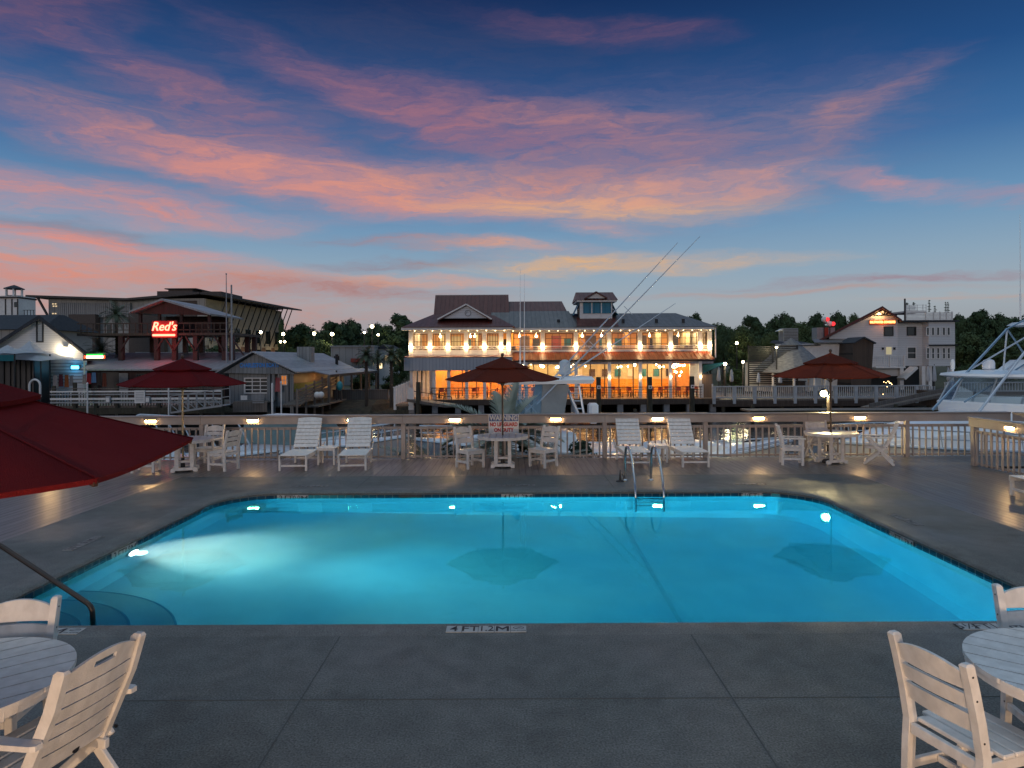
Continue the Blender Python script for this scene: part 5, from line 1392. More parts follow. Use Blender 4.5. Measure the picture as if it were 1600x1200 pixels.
# towels and clothes hung along the boardwalk
for k, (px, y0, y1, c, nm) in enumerate([(86, 586, 606, (.45, .38, .36), 'pale cream'), (95, 585, 604, (.18, .04, .05), 'maroon'), (104, 586, 605, (.40, .13, .04), 'orange'), (111, 587, 603, (.32, .30, .30), 'grey'),
                                     (131, 586, 600, (.45, .40, .35), 'beige'), (138, 583, 600, (.45, .04, .04), 'bright red'), (146, 582, 598, (.15, .28, .45), 'light blue'), (155, 583, 602, (.08, .06, .05), 'dark brown'), (163, 583, 604, (.22, .06, .03), 'rust')]):
    D = 56.0; w_ = 3.6 * D / F
    t = thing('hanging_towel', nm + ' towel hanging on the line beside the low shop at left', 'towel', (RX(px, D), D, RZ(y1, D, px)))
    h = (y1 - y0) * D / F
    b = MB(); rings = []
    for i in range(5):
        q = i / 4; rings.append([(x * w_ * (.7 + .3 * (1 - q)), .05 * math.sin(x * 9 + k) , h * q) for x in [-1 + j / 4 for j in range(9)]] + [(x * w_ * (.7 + .3 * (1 - q)), .05 * math.sin(x * 9 + k) + .02, h * q) for x in [1 - j / 4 for j in range(9)]])
    b.loft(rings); b.build('cloth', mat('towel_' + nm.replace(' ', '_'), c, .9), t)
    b = MB(); b.tube([(-w_, 0, h + .01), (w_, 0, h + .01)], .02, 5); b.build('rail', M['darkmetal'], t)
# low shop with tin roof lit by neon
D = 58.0
t = thing('low_shop', 'low waterside shop with tin shed roof lit by green and red neon', 'shop', (RX(230, D), D, GZ))
wbox(t, 'wall', M['redclad'], RX(133, D), RX(345, D), D + .8, D + 9, GZ, RZ(580, D, 230))
wbox(t, 'doorway', M['black'], RX(150, D), RX(178, D), D + .72, D + .79, GZ, RZ(581, D, 230))
wbox(t, 'notice_board', M['grey'], RX(178, D), RX(192, D), D + .72, D + .79, GZ + .3, RZ(583, D, 230))
for px in (205, 240, 275, 310): window(t, RX(px, D), RX(px + 16, D), GZ + .9, RZ(584, D, 230), D + .7, 2, 2, M['darkmetal'], M['darkglass'])
b = MB(); b.loft([[(RX(129, D), D - .3, RZ(579, D, 130)), (RX(350, D), D - .3, RZ(579, D, 340)), (RX(352, D), D + 9, RZ(553, 67, 340)), (RX(150, 67), D + 9, RZ(553, 67, 180))],
                  [(RX(129, D), D - .3, RZ(579, D, 130) + .12), (RX(350, D), D - .3, RZ(579, D, 340) + .12), (RX(352, D), D + 9, RZ(553, 67, 340) + .12), (RX(150, 67), D + 9, RZ(553, 67, 180) + .12)]])
b.build('roof', M['tinroof'], t, world=True)
sp = P(148, 558, 57.5)
tt = thing('neon_bar_sign', 'horizontal neon bar sign, green above and red at its ends, over the low shop', 'neon sign', (sp.x, 57.5, GZ))
z = sp.z - GZ
b = MB(); b.cyl(-.95, .1, 0, z + .3, .07, 8); b.build('post', M['white'], tt)
MB().box(-1.0, .9, .02, .1, z - .3, z + .35).build('board', M['black'], tt)
MB().box(-.72, .72, -.05, .015, z - .10, z + .12, .03).build('neon_tube', emis('neon_pale', (1, .80, .45), 5), tt)
MB().box(-.7, .7, -.04, .015, z + .16, z + .26, .03).build('green_tube', emis('neon_green', (.05, .9, .10), 1.6), tt)
for s in (-.84, .80): MB().box(s - .07, s + .07, -.04, .015, z - .12, z + .14, .03).build('red_tube', emis('neon_red_end', (1, .10, .03), 2.2) if s < 0 else bpy.data.materials['neon_red_end'], tt)
plight('neon_light', (sp.x + .3, 57.2, sp.z + .5), 30, (.15, 1, .15), .3)
# raised bar deck with red neon script
D = 62.0
t = thing('raised_bar_deck', 'raised timber bar pavilion on stilts with gable roof and red glow at left', 'building', (RX(250, D), D, GZ))
fz_, rz_ = RZ(522, D, 250), RZ(506, D, 250)
wbox(t, 'deck_floor', M['darkwood'], RX(120, D), RX(364, D), D, D + 7, fz_ - .12, fz_ + .1)
b = MB()
k = RX(126, D)
while k < RX(362, D): b.box(k - .03, k + .03, D + .02, D + .08, fz_ + .1, rz_); k += .55
b.box(RX(120, D), RX(364, D), D, D + .1, rz_, rz_ + .1); b.box(RX(120, D), RX(364, D), D + .02, D + .08, fz_ + .35, fz_ + .42); b.build('railing', M['darkwood'], t, world=True)
for px in (186, 242, 270, 303, 348, 360):
    wbox(t, 'stilt', M['redclad'], RX(px, D) - .2, RX(px, D) + .2, D + .2, D + .6, GZ, fz_ - .13)
    wbox(t, 'stilt', M['redclad'], RX(px, D) - .2, RX(px, D) + .2, D + 5.6, D + 6, GZ, fz_ - .13)
for px, s in ((242, 1), (270, -1), (270, 1), (303, -1), (186, 1), (348, -1), (303, 1)):
    b = MB(); b.bar((RX(px, D), D + .15, RZ(548, D, 250)), (RX(px + s * 14, D), D + .15, RZ(526, D, 250)), .14, .14); b.build('brace', M['redclad'], t, world=True)
b = MB(); b.bar((RX(362, D), D + .15, RZ(530, D, 250)), (RX(380, D), D + .15, RZ(556, D, 250)), .12, .12)
b.build('brace', M['redclad'], t, world=True)
ez = RZ(489, D, 250)
for px in (213, 243, 278, 322): wbox(t, 'pavilion_post', M['redclad'], RX(px, D) - .12, RX(px, D) + .12, D + .6, D + .84, fz_ + .1, ez)
wbox(t, 'pavilion_wall', M['redclad'], RX(216, D), RX(320, D), D + 5, D + 5.2, fz_ + .1, ez)
wbox(t, 'bar_counter', M['redclad'], RX(225, D), RX(312, D), D + 2, D + 2.6, fz_ + .1, fz_ + 1.2)
a_ = P(257, 470, D); l_, r_ = RX(206, D), RX(333, D)
b = MB(); b.loft([[(l_, y, ez), (a_.x, y, a_.z), (r_, y, ez - .25), (r_, y, ez - .10), (a_.x, y, a_.z + .18), (l_, y, ez + .15)] for y in (D - .5, D + 7)]); b.build('roof', M['tinroof'], t, world=True)
b = MB(); b.prism([(RX(213, D), ez - .02), (RX(326, D), ez - .2), (a_.x, a_.z - .05)], D + .3, D + .4); b.build('gable_board', M['redclad'], t, world=True)
ns = P(254.5, 514, D - .4)
tt = thing('neon_sign', 'large red neon script sign with underline on the raised bar deck', 'neon sign', (ns.x, D - .12, ns.z))
MB().box(-1.18, 1.18, -.02, .1, -.82, .78, .1).build('back_board', mat('halo_red_board', (.26, .010, .010), .6), tt)  # red board added behind the script to carry the neon's halo
nr = emis('neon_script', (1.0, .15, .09), 6.5)
x_ = text(tt, 'script_lettering', "Red's", nr, (0, -.14, .20), 1.12, ext=.03, bold=.012, world=False, shear=.3, sx=.92)
b = MB(); b.tube([(-.98, -.14, -.55), (1.0, -.14, -.55)], .09, 8); b.build('underline_tube', nr, tt, True)
plight('neon_light', (ns.x, D - .75, ns.z), 45, (1, .03, .03), .4); plight('neon_light', (ns.x + 1, D - 1.4, ns.z - 1.6), 60, (1, .05, .04), .4)
for px, y0 in ((354, 428), (362, 446)):
    t = thing('flag_mast', 'bare thin mast beside the raised bar deck' + (', the taller one' if px == 354 else ', the shorter thicker one'), 'mast', (RX(px, 61), 61, GZ))
    b = MB(); b.tube([(0, 0, 0), (0, 0, RZ(y0, 61, px) - GZ)], .09, 6, .03 if px == 354 else .07); b.build('shaft', M['grey'], t); 
    b = MB(); b.ball((0, 0, RZ(y0, 61, px) - GZ), .08, 6); b.build('tip', M['grey'], t)
t = thing('long_low_building', 'long low grey building behind the raised bar deck', 'building', (RX(300, 72), 72, GZ))
wbox(t, 'wall', M['officegrey'], RX(215, 72), RX(408, 72), 72, 80, GZ, RZ(562, 72, 300)); wbox(t, 'parapet', M['white'], RX(213, 72), RX(410, 72), 71.8, 80.2, RZ(562, 72, 300), RZ(550, 72, 300))
window(t, RX(318, 72), RX(350, 72), GZ + .8, RZ(567, 72, 300), 71.9, 3, 1, M['white'], M['darkglass'])
# shack with blue lettering
t = thing('seafood_shack', 'weathered board shack with tin roof and blue lettering on its gable', 'building', (-19.3, 52, GZ))
rx_, lx_, ex_ = -19.6, -22.1, -16.35
zr, zl, ze_ = 3.15, 1.75, 1.62
b = MB(); b.prism([(lx_ + .1, zl - .15), (ex_ - .1, ze_ - .15), (rx_, zr - .1)], 52, 52.15); b.build('gable', M['vsiding'], t, world=True)
wbox(t, 'wall', M['vsiding'], lx_ + .3, ex_ - .9, 52.6, 70, GZ, zl - .16)
b = MB()
b.loft([[(lx_ - .5, y, zl - .28), (rx_, y, zr), (ex_ + .1, y, ze_ - .05), (ex_ + .1, y, ze_ + .04), (rx_, y, zr + .09), (lx_ - .5, y, zl - .18)] for y in (51.5, 71)])
b.build('roof', M['tinroof'], t, world=True)
b = MB(); b.loft([[(ex_ + .11, 56, ze_ - .06), (ex_ + 1.4, 56, ze_ - .35), (ex_ + 1.4, 76, ze_ - .35), (ex_ + .11, 76, ze_ - .06)], [(ex_ + .11, 56, ze_ + .02), (ex_ + 1.4, 56, ze_ - .27), (ex_ + 1.4, 76, ze_ - .27), (ex_ + .11, 76, ze_ + .02)]]); b.build('porch_roof', M['tinroof'], t, world=True)
wbox(t, 'fascia', M['dockwood'], ex_ + 1.41, ex_ + 1.46, 56, 76, ze_ - .5, ze_ - .27)
text(t, 'lettering', 'CHARLESTON BOATS', mat('blue_letters', (.01, .30, .85), .5), (-19.25, 51.97, RZ(571, 52, 405)), .46, bold=.012, ext=.02, sx=.66)
gz0, gz1 = RZ(615, 52.5, 400), RZ(590, 52.5, 400)
window(t, RX(381, 52.5), RX(419, 52.5), gz0, gz1, 52.5, 3, 4, M['white'], M['darkglass'], .08, .09)
window(t, RX(438, 52.5), RX(448.5, 52.5), RZ(602, 52.5, 440), RZ(586, 52.5, 440), 52.5, 2, 2, M['white'], emis('amber_window', (1, .32, .07), .55), .08, .07)
b = MB(); b.ball((RX(414, 52.4), 52.3, RZ(592, 52.4, 414)), .07, 8); b.build('bulb', emis('bulb_white', (1, .9, .85), 8), t, True)
for px in (420, 427, 456): wbox(t, 'post', M['vsiding'], RX(px, 52.3) - .12, RX(px, 52.3) + .12, 52.2, 52.4, -2.4, zl - .18)
wbox(t, 'green_panel', mat('lime_panel', (.22, .30, .03), .6, c2=(.16, .22, .02)), ex_ - .85, ex_ - .75, 53, 62, RZ(613, 53, 460), RZ(600, 53, 460) )
wbox(t, 'orange_boards', M['plank'], ex_ - .85, ex_ - .78, 53, 66, RZ(600, 53, 460) + .01, zl - .3)
for y in (56, 60, 64, 68, 72, 75.5): wbox(t, 'porch_post', M['dockwood'], ex_ + 1.2, ex_ + 1.36, y, y + .16, GZ, ze_ - .36)
plight('porch_light', (ex_ + .4, 59, .8), 30, WARM, .1); plight('porch_light', (ex_ + .4, 68, .8), 40, WARM, .1)
wbox(t, 'platform', M['dockwood'], RX(368, 51), RX(421, 51), 50.5, 52.5, RZ(627, 51, 395) - .1, RZ(627, 51, 395))
wbox(t, 'platform_face', M['dockwood'], RX(368, 51), RX(421, 51), 50.45, 50.49, RZ(643, 51, 395), RZ(628, 51, 395))
wbox(t, 'notice', M['white'], RX(376, 50.4), RX(386, 50.4), 50.36, 50.40, RZ(625, 50.4, 380), RZ(618, 50.4, 380))
b = MB(); 
for k in range(5): b.box(RX(394, 50.4), RX(412, 50.4), 50.36, 50.42, RZ(630 - k * 3.0, 50.4, 400), RZ(628.6 - k * 3.0, 50.4, 400))
b.build('bench_slats', M['grey'], t, world=True)
b = MB(); b.box(-18.9, -17.7, 60, 61.2, 2.0, 3.72); b.build('roof_vent_box', M['vsiding'], t, world=True)
b = MB(); b.cyl(-17.2, 67, 1.6, 3.1, .15, 8); b.build('stove_pipe', M['darkmetal'], t, world=True)
wbox(t, 'floor', M['dockwood'], lx_ + .3, ex_ + 1.4, 52.61, 76, GZ - .1, GZ + .02)
# entrance ramp and buoys
t = thing('wooden_ramp', 'wooden ramp with slatted railing beside the weathered shack', 'ramp', (RX(490, 53), 53, GZ))
a_, c_ = P(464, 634, 50), P(526, 601, 60)
b = MB(); d_ = (c_ - a_); 
for q in range(4):
    b.bar(a_ + Vector((0, 0, .25 + .27 * q)), c_ + Vector((0, 0, .1 + .27 * q)), .06, .15)
b.build('railing', M['dockwood'], t, world=True)
for k in range(6):
    p = a_.lerp(c_, k / 5); wbox(t, 'post', M['dockwood'], p.x - .07, p.x + .07, p.y - .12, p.y - .03, -2.2, p.z + 1.25)
b = MB(); b.bar(a_ + Vector((-.6, .3, 0)), c_ + Vector((-.6, .3, 0)), 1.2, .12); b.build('walkway', M['dockwood'], t, world=True)
bp_ = P(530.5, 603, 57)
t = thing('blue_buoy', 'large teal blue buoy hanging by the shack ramp', 'buoy', (bp_.x, 57, bp_.z)); b = MB(); b.ball((0, 0, 0), .28, 12, 1.45); b.build('float', mat('teal_float', (.03, .28, .33), .4), t, True); b = MB(); b.tube([(0, 0, .4), (0, 0, .9)], .02, 5); b.build('rope', M['grey'], t)
bp_ = P(499, 617, 52)
t = thing('white_buoy', 'pair of white round floats on the shack ramp', 'buoy', (bp_.x, 51.9, bp_.z))
for s in (-.16, .14): b = MB(); b.ball((s, 0, .04 * s), .25, 12); b.build('float', M['white'], t, True)
for px, y0, y1, nm in ((425, 601, 648, 'tall white marker pole standing in the water by the shack'), (439, 598, 636, 'slim white pole right of the taller marker pole'), (263, 600, 640, 'white pole among the boardwalk boards'), (136, 600, 632, 'white pole at the left end of the boardwalk')):
    t = thing('marker_pole', nm, 'pole', (RX(px, 49.5), 49.5, -2.5)); b = MB(); b.cyl(0, 0, 0, RZ(y0, 49.5, px) + 2.5, .055 if px != 425 else .08, 8); b.build('shaft', M['white'], t, True); b = MB(); b.lathe([(.08, 0), (.06, .08), (.01, .13)], 8, (0, 0, RZ(y0, 49.5, px) + 2.5)); b.build('cap', M['white'], t, True)
# hanging flag
t = thing('hanging_flag', 'furled red and white striped flag hanging on the shack wall', 'flag', (RX(434, 52.2), 52.2, RZ(612, 52.2, 434)))
b = MB(); h = 22 * 52 / F; w_ = 5 * 52 / F
b.loft([[(x * w_ * (1 - .35 * q) , .05 * math.sin(x * 8), h * q) for x in [-1 + j / 4 for j in range(9)]] + [(x * w_ * (1 - .35 * q), .05 * math.sin(x * 8) + .015, h * q) for x in [1 - j / 4 for j in range(9)]] for q in (0, .35, .7, 1)]); b.build('cloth', striped('flag_stripes', (.45, .08, .08), (.5, .40, .38), 0, .12, .4, groove=(.4, .05, .06)), t)
b = MB(); b.tube([(0, .03, h), (.05, .03, h + .5)], .02, 6); b.build('staff', M['white'], t)
# boardwalk with rail boards
t = thing('boardwalk_fence', 'weathered boardwalk fence with pale horizontal boards along the far left shore', 'fence', (RX(215, 50), 50, GZ))
D = 50.0; dz = RZ(634, D, 215)
for k in range(9):
    px = 82 + k * 33; wbox(t, 'post', M['pilewood'], RX(px, D) - .1, RX(px, D) + .1, D + .03, D + .23, -2.5, RZ(598 if k % 2 else 603, D, px))
for y, h_, m_ in ((607, 1.0, 'dockwood'), (611.5, 2.2, 'white'), (616, 2.0, 'grey'), (623, 3.2, 'white'), (628.5, 2.6, 'grey')):
    wbox(t, 'rail_board', M[m_], RX(78, D), RX(346, D), D - .03, D + .02, RZ(y + h_ / 2, D, 215), RZ(y - h_ / 2, D, 215))
wbox(t, 'deck', M['dockwood'], RX(60, D), RX(346, D), D + .25, D + 7.6, dz - .15, dz)
b = MB()
for k in range(60): b.box(RX(80 + k * 4.4, D), RX(81.2 + k * 4.4, D), D + .05, D + .09, dz, RZ(612 + (k % 3), D, 215))
b.build('back_pickets', M['pilewood'], t, world=True)
wbox(t, 'beam', M['pilewood'], RX(60, D), RX(346, D), D + .05, D + .2, dz - .6, dz - .16)
t = thing('notice_board', 'white notice board fixed to the boardwalk fence at left', 'sign', (RX(218, 49.9), 49.9, RZ(630, 49.9, 218)))
MB().box(-.38, .38, -.03, .03, 0, 20 * 49.9 / F).build('board', M['white'], t); b = MB()
for k in range(6): b.box(-.3, .3, -.034, -.031, .15 + k * .12, .19 + k * .12)
b.build('small_print', M['grey'], t)
for px, nm in ((169, 'pale blue box on the boardwalk fence left of the notice board'), (231, 'small pale box right of the notice board')):
    t = thing('utility_box', nm, 'box', (RX(px, 49.9), 49.9, RZ(630, 49.9, px))); MB().box(-.16, .16, -.1, .03, 0, .5, .02).build('case', M['grey'], t); MB().box(-.12, .12, -.112, -.101, .1, .4).build('door', M['white'], t)
t = thing('aluminium_gangway', 'pale metal gangway with truss rails sloping along the left shore', 'gangway', (RX(310, 47), 47, -2.2))
a_, c_ = P(266, 645, 47), P(346, 634, 47)
for yy in (47.0, 48.4):
    o = Vector((0, yy - 47, 0)); b = MB(); h = Vector((0, 0, 1.15))
    b.bar(a_ + o, c_ + o, .06, .12); b.bar(a_ + o + h, c_ + o + h, .05, .05); b.bar(a_ + o + h * .5, c_ + o + h * .5, .05, .05)
    for k in range(7): p = (a_ + o).lerp(c_ + o, k / 6); b.bar(p, p + h, .05, .05)
    for k in range(0, 6, 2): b.bar((a_ + o).lerp(c_ + o, k / 6) + h * .5, (a_ + o).lerp(c_ + o, (k + 1) / 6), .04, .04)
    b.build('side_rail', M['grey'], t, world=True)
b = MB(); b.bar(a_ + Vector((0, .7, 0)), c_ + Vector((0, .7, 0)), 1.3, .05); b.build('walkway', M['alu'], t, world=True)
# office building
t = thing('office_building', 'large modern office block with raked roof and steel struts on the left skyline', 'building', (-54, 125, GZ))
D = 120.0
xc = RX(320, D); xl = RX(76, D); xr_, yr_ = RX(438, 152), 152.0
zt0 = RZ(464, D, 200)
w_ = MB(); w_.slab([(xl, D), (xc, D), (xr_, yr_), (xl + 2, yr_)], GZ, zt0 - .3); w_.build('wall', M['officegrey'], t, world=True)
wbox(t, 'curtain_wall', M['officegrey'], RX(80, D), RX(205, D), D - .4, D - .02, RZ(496, D, 150), RZ(473, D, 150))
b = MB()
for k in range(40): b.box(RX(80, D) + k * .36, RX(80, D) + k * .36 + .08, D - .5, D - .41, RZ(496, D, 150), RZ(473, D, 150))
b.build('fins', M['grey'], t, world=True)
wbox(t, 'pale_band', M['white'], RX(80, D), RX(116, D), D - .44, D - .02, RZ(505, D, 100), RZ(497, D, 100) - .01)
wbox(t, 'brown_block', M['officebrown'], RX(116, D), RX(157, D), D - 1.5, D - .02, GZ, RZ(492, D, 130)); wbox(t, 'brown_block', M['officebrown'], RX(207, D), RX(262, D), D - 1.2, D - .02, GZ, RZ(490, D, 230))
wbox(t, 'brown_block', M['officebrown'], RX(266, D), RX(308, D), D - .2, D - .02, RZ(500, D, 290), RZ(470, D, 290))
lw = emis('lit_office_window', (1, .75, .45), .9)
for px, py in ((86, 476), (90, 476), (87, 479.5), (91, 479.5), (86, 491), (90, 491), (87, 495), (91, 495)): wbox(t, 'lit_window', lw, RX(px, D) - .14, RX(px, D) + .14, D - .53, D - .512, RZ(py, D, 90), RZ(py - 1.6, D, 90))
for px in (95, 108, 120, 127, 167, 177, 290, 300): wbox(t, 'window', M['darkglass'], RX(px, D), RX(px + 6, D), D - 1.56 if 116 < px < 157 else D - .06, D - 1.51 if 116 < px < 157 else D - .021, RZ(527, D, 150), RZ(507, D, 150))
# receding right facade
dv = Vector((xr_ - xc, yr_ - D, 0)); Ls = dv.length; dv.normalize(); nv = Vector((dv.y, -dv.x, 0))
def side(u0, u1, z0, z1, o0, o1):
    p = Vector((xc, D, 0)); 
    return MB().loft([[(*(p + dv*u + nv*o).xy, z) for (u, o) in ((u0, o0), (u1, o0), (u1, o1), (u0, o1))] for z in (z0, z1)])
side(0.0, Ls, GZ + 6.2, zt0 - .4, .02, .3).build('stucco_band', M['stucco'], t, world=True)
side(4.5, Ls, GZ + 3.0, GZ + 6.19, .02, .3).build('brick_band', M['brick'], t, world=True)
side(0.0, Ls, GZ, GZ + 2.99, .02, .3).build('stucco_base', M['stucco'], t, world=True)
for k in range(7):
    u = 1 + k * 4.6
    for z0, z1 in ((GZ + .6, GZ + 2.4), (GZ + 3.6, GZ + 5.7), (GZ + 7.0, GZ + 9.6)):
        side(u, u + 2.2, z0, z1, .31, .36).build('window', M['darkglass'], t, world=True)
    side(u - .3, u + 2.5, GZ + 5.75, GZ + 6.6, .31, .37).build('pale_panel', M['stucco'], t, world=True)
for k in range(13):
    u = 1.5 + k * (Ls - 2) / 12.5
    p = Vector((xc, D, 0)) + dv * u
    b = MB(); b.bar((*(p + nv*.3).xy, GZ + 6.4), (*(p + nv*3.4).xy, zt0 - .2 + (.35 if k < 3 else 0)), .16, .16); b.build('strut', M['darkmetal'], t, world=True)
b = MB()
th = .35
ptop = lambda px, py, Dd: P(px, py, Dd)
lft = [P(50, 462, D), P(205, 467, D), P(318, 457.5, D)]
back = 36
b.loft([[(p.x, D - 1.6, p.z - th), (p.x, D - 1.6, p.z), (p.x + (2 if i else 0), D + back, p.z), (p.x + (2 if i else 0), D + back, p.z - th)] for i, p in enumerate(lft)])
b.build('roof', M['darkmetal'], t, world=True)
p0 = Vector((xc, D - 1.6, 0)); zz = P(318, 457.5, D).z
b = MB(); q = Vector((xc, D, 0)) 
b.loft([[(*(q + dv * (-1.6)).xy, z) for z in (zz - th - .02, zz - .02)] + [(*(q + dv * (-1.6) + nv * 4.2).xy, z) for z in (zz - .55, zz - .85)],
        [(*(q + dv * (Ls + 2)).xy, z) for z in (zz - th - .02, zz - .02)] + [(*(q + dv * (Ls + 2) + nv * 4.2).xy, z) for z in (zz - .55, zz - .85)]]); b.build('roof', M['darkmetal'], t, world=True, label='overhanging canopy roof')
b = MB(); a_ = P(58, 463, D - 1); c_ = P(74, 492, D - 1); b.bar(a_, c_, .3, .3); b.build('strut', M['darkmetal'], t, world=True)
wbox(t, 'plant_room', M['officebrown'], RX(218, D), RX(276, D), D + 6, D + 18, zt0 - .5, RZ(455, D + 6, 240)); wbox(t, 'plant_room', M['officebrown'], RX(232, D), RX(272, D), D + 7, D + 16, RZ(455, D + 6, 240), RZ(451.5, D + 6, 240)); wbox(t, 'plant_room_roof', M['darkmetal'], RX(228, D), RX(280, D), D + 6.5, D + 16.5, RZ(451.5, D + 6, 240) + .002, RZ(450, D + 6, 240))
wbox(t, 'plant_room', M['officebrown'], RX(284, D), RX(316, D), D + 8, D + 18, zt0 - .5, RZ(455.5, D + 8, 300))
plight('facade_light', (xc + 5, D + 26, GZ + 1.2), 1000, (1, .74, .44), .3); plight('facade_light', (xc + 5, D + 12, GZ + 1.2), 700, (1, .74, .44), .3)

# small far buildings and street lamps
t = thing('flat_roofed_store', 'dim grey flat-roofed store behind the shack', 'building', (RX(540, 95), 95, GZ)); wbox(t, 'wall', M['officegrey'], RX(517, 95), RX(585, 95), 95, 103, GZ, RZ(542, 95, 540)); wbox(t, 'awning', M['cafered'], RX(550, 95), RX(575, 95), 94.2, 94.99, RZ(566, 95, 560), RZ(560, 95, 560)); wbox(t, 'door', M['darkmetal'], RX(522, 95), RX(530, 95), 94.9, 94.98, GZ, RZ(556, 95, 540)); wbox(t, 'parapet', M['grey'], RX(516, 95), RX(586, 95), 94.8, 103.2, RZ(542, 95, 540) + .002, RZ(540, 95, 540))
t = thing('white_house', 'small white house with two lit windows left of the restaurant', 'house', (RX(596, 98), 98, GZ)); wbox(t, 'wall', M['white'], RX(588, 98), RX(612, 98), 98, 106, GZ, RZ(545, 98, 600))
b = MB(); b.prism([(RX(586, 98), RZ(545, 98, 600)), (RX(614, 98), RZ(545, 98, 600)), (RX(600, 98), RZ(538, 98, 600))], 97.6, 106.4); b.build('roof', M['shingle'], t, world=True)
for px, py in ((595, 572), (604, 560)): 
    o = wbox(t, 'window', M['white'], RX(px - 2.6, 98), RX(px + 2.6, 98), 97.94, 97.995, RZ(py + 4, 98, 600), RZ(py - 5, 98, 600)); wbox(o, 'pane', lw if px > 600 else emis('yellow_window', (1, .75, .4), 2.0), RX(px - 2, 98), RX(px + 2, 98), 97.92, 97.935, RZ(py + 3.5, 98, 600), RZ(py - 4.5, 98, 600))
bulb = emis('street_lamp_glow', (1.0, .84, .48), 30)
def street_lamp(px, py, D, label, group='lit street lamps behind the shore', w=0, r=.22, arm=0):
    p = P(px, py, D); t = thing('street_lamp', label, 'street lamp', (p.x + arm, D, GZ), 0, group)
    h = p.z - GZ
    b = MB(); b.tube([(0, 0, 0), (0, 0, h + .1)], .10, 6, .06); b.tube([(0, 0, h + .1), (-arm * .6, 0, h + .25), (-arm, 0, h + .15)] if arm else [(0, 0, h + .05), (0, 0, h + .2)], .05, 5); b.build('post', M['darkmetal'], t)
    b = MB(); b.ball((-arm, 0, h), r, 8); b.build('globe', bulb, t, True)
    b = MB(); b.lathe([(r * 1.1, 0), (r * .8, r * .5), (.03, r * .8)], 8, (-arm, 0, h + r * .7)); b.build('hood', M['darkmetal'], t)
    if w: plight('street_lamp_light', (p.x, D - r - .4, p.z - .2), w, (1, .84, .5), .2)
for px, py, D, w, nm in ((407.5, 519, 118, 300, 'before the lit end of the office block'), (442.5, 522, 112, 150, 'right of the office block, the higher one'), (438.5, 534, 110, 0, 'right of the office block, left of a low pair'), (445, 534, 110, 0, 'right of the office block, right of a low pair'),
                       (491, 521, 105, 60, 'over the dark trees left of centre'), (519, 522, 100, 120, 'over the flat-roofed store'), (569.5, 519.5, 105, 0, 'left of the big tree, the middle one'), (581.5, 510, 100, 160, 'left of the big tree, the highest one'), (591, 523, 108, 0, 'left of the big tree, the small right one')):
    street_lamp(px, py, D, 'lit street lamp ' + nm, w=w, r=.26 if w else .18)
# palms on the left
palm('dark palm tree standing in front of the office block', (RX(182, 66), 66, GZ), RZ(492, 66, 182) - GZ, 1.9, 26, lw=.5)
palm('palm tree with lit yellowish fronds above the low shop', (RX(158, 64.5), 64.5, GZ), RZ(548, 64.5, 158) - GZ, 2.6, 22, lw=.5, elr=(-.1, 1.3))
palm('slim palm tree between the shack and the restaurant, the left one', (RX(572, 58.5), 58.5, GZ - .3), RZ(556, 58.5, 572) - GZ + .3, 1.25, 26, lw=.35)
palm('slim palm tree by the white post walkway left of the restaurant', (RX(611, 59), 59, GZ - .3), RZ(556, 59, 611) - GZ + .3, 1.3, 26, lw=.35)
palm('leaning low palm behind the parking lot', (RX(590, 80), 80, GZ), RZ(560, 80, 590) - GZ, 1.4, 20, lw=.4)
# walkway with white posts to the restaurant
t = thing('post_walkway', 'walkway lined with white capped posts leading to the restaurant porch', 'walkway', (RX(628, 58), 58, GZ))
for k in range(7):
    p = P(617 + k * 4.0, 606 - k * 1.6, 56.5 + k * .9); wbox(t, 'post', M['white'], p.x - .11, p.x + .11, p.y - .11, p.y + .11, -1.2 if k else -1.6, p.z); wbox(t, 'post_cap', M['white'], p.x - .15, p.x + .15, p.y - .15, p.y + .15, p.z + .002, p.z + .08)
for px in (640, 644): p = P(px, 606, 56.5); wbox(t, 'post', M['white'], p.x - .11, p.x + .11, 56.4, 56.62, -1.6, p.z)
wbox(t, 'walk', M['plank'], RX(620, 57), RX(640, 57), 56.3, 60.55, GZ - .3, GZ - .14); wbox(t, 'pier_post', M['pilewood'], RX(621, 57), RX(624, 57), 56.35, 56.6, -2.5, GZ - .31); wbox(t, 'pier_post', M['pilewood'], RX(636, 57), RX(639, 57), 56.35, 56.6, -2.5, GZ - .31)
wbox(t, 'crossbeam', M['pilewood'], RX(620, 57), RX(640, 57), 56.2, 56.29, GZ - 1.1, GZ - .6)
t = thing('sloping_gangway', 'weathered gangway sloping down from the restaurant walkway toward the boat', 'gangway', (RX(680, 57), 57, -1.6))
b = MB(); b.bar(P(645, 625, 57), P(705, 634, 52), 1.2, .22); b.build('walkway', M['dockwood'], t, world=True)
b = MB(); b.bar(P(645, 611, 57), P(705, 620, 52), .05, .05)
for k in range(6): b.bar(P(645 + 12*k, 611 + 1.8*k, 57 - k), P(645 + 12*k, 625 + 1.8*k, 57 - k), .05, .05)
b.build('rail', M['darkmetal'], t, world=True)
# planter wall at the shore and red flower shrubs
t = thing('retaining_wall', 'low timber retaining wall on the bank between shack and restaurant', 'wall', (RX(560, 62), 62, GZ)); wbox(t, 'boards', M['dockwood'], RX(520, 62), RX(606, 62), 61.9, 62.1, GZ - .5, RZ(610, 62, 560)); wbox(t, 'cap', M['dockwood'], RX(519, 62), RX(607, 62), 61.85, 62.15, RZ(610, 62, 560) + .002, RZ(610, 62, 560) + .08)

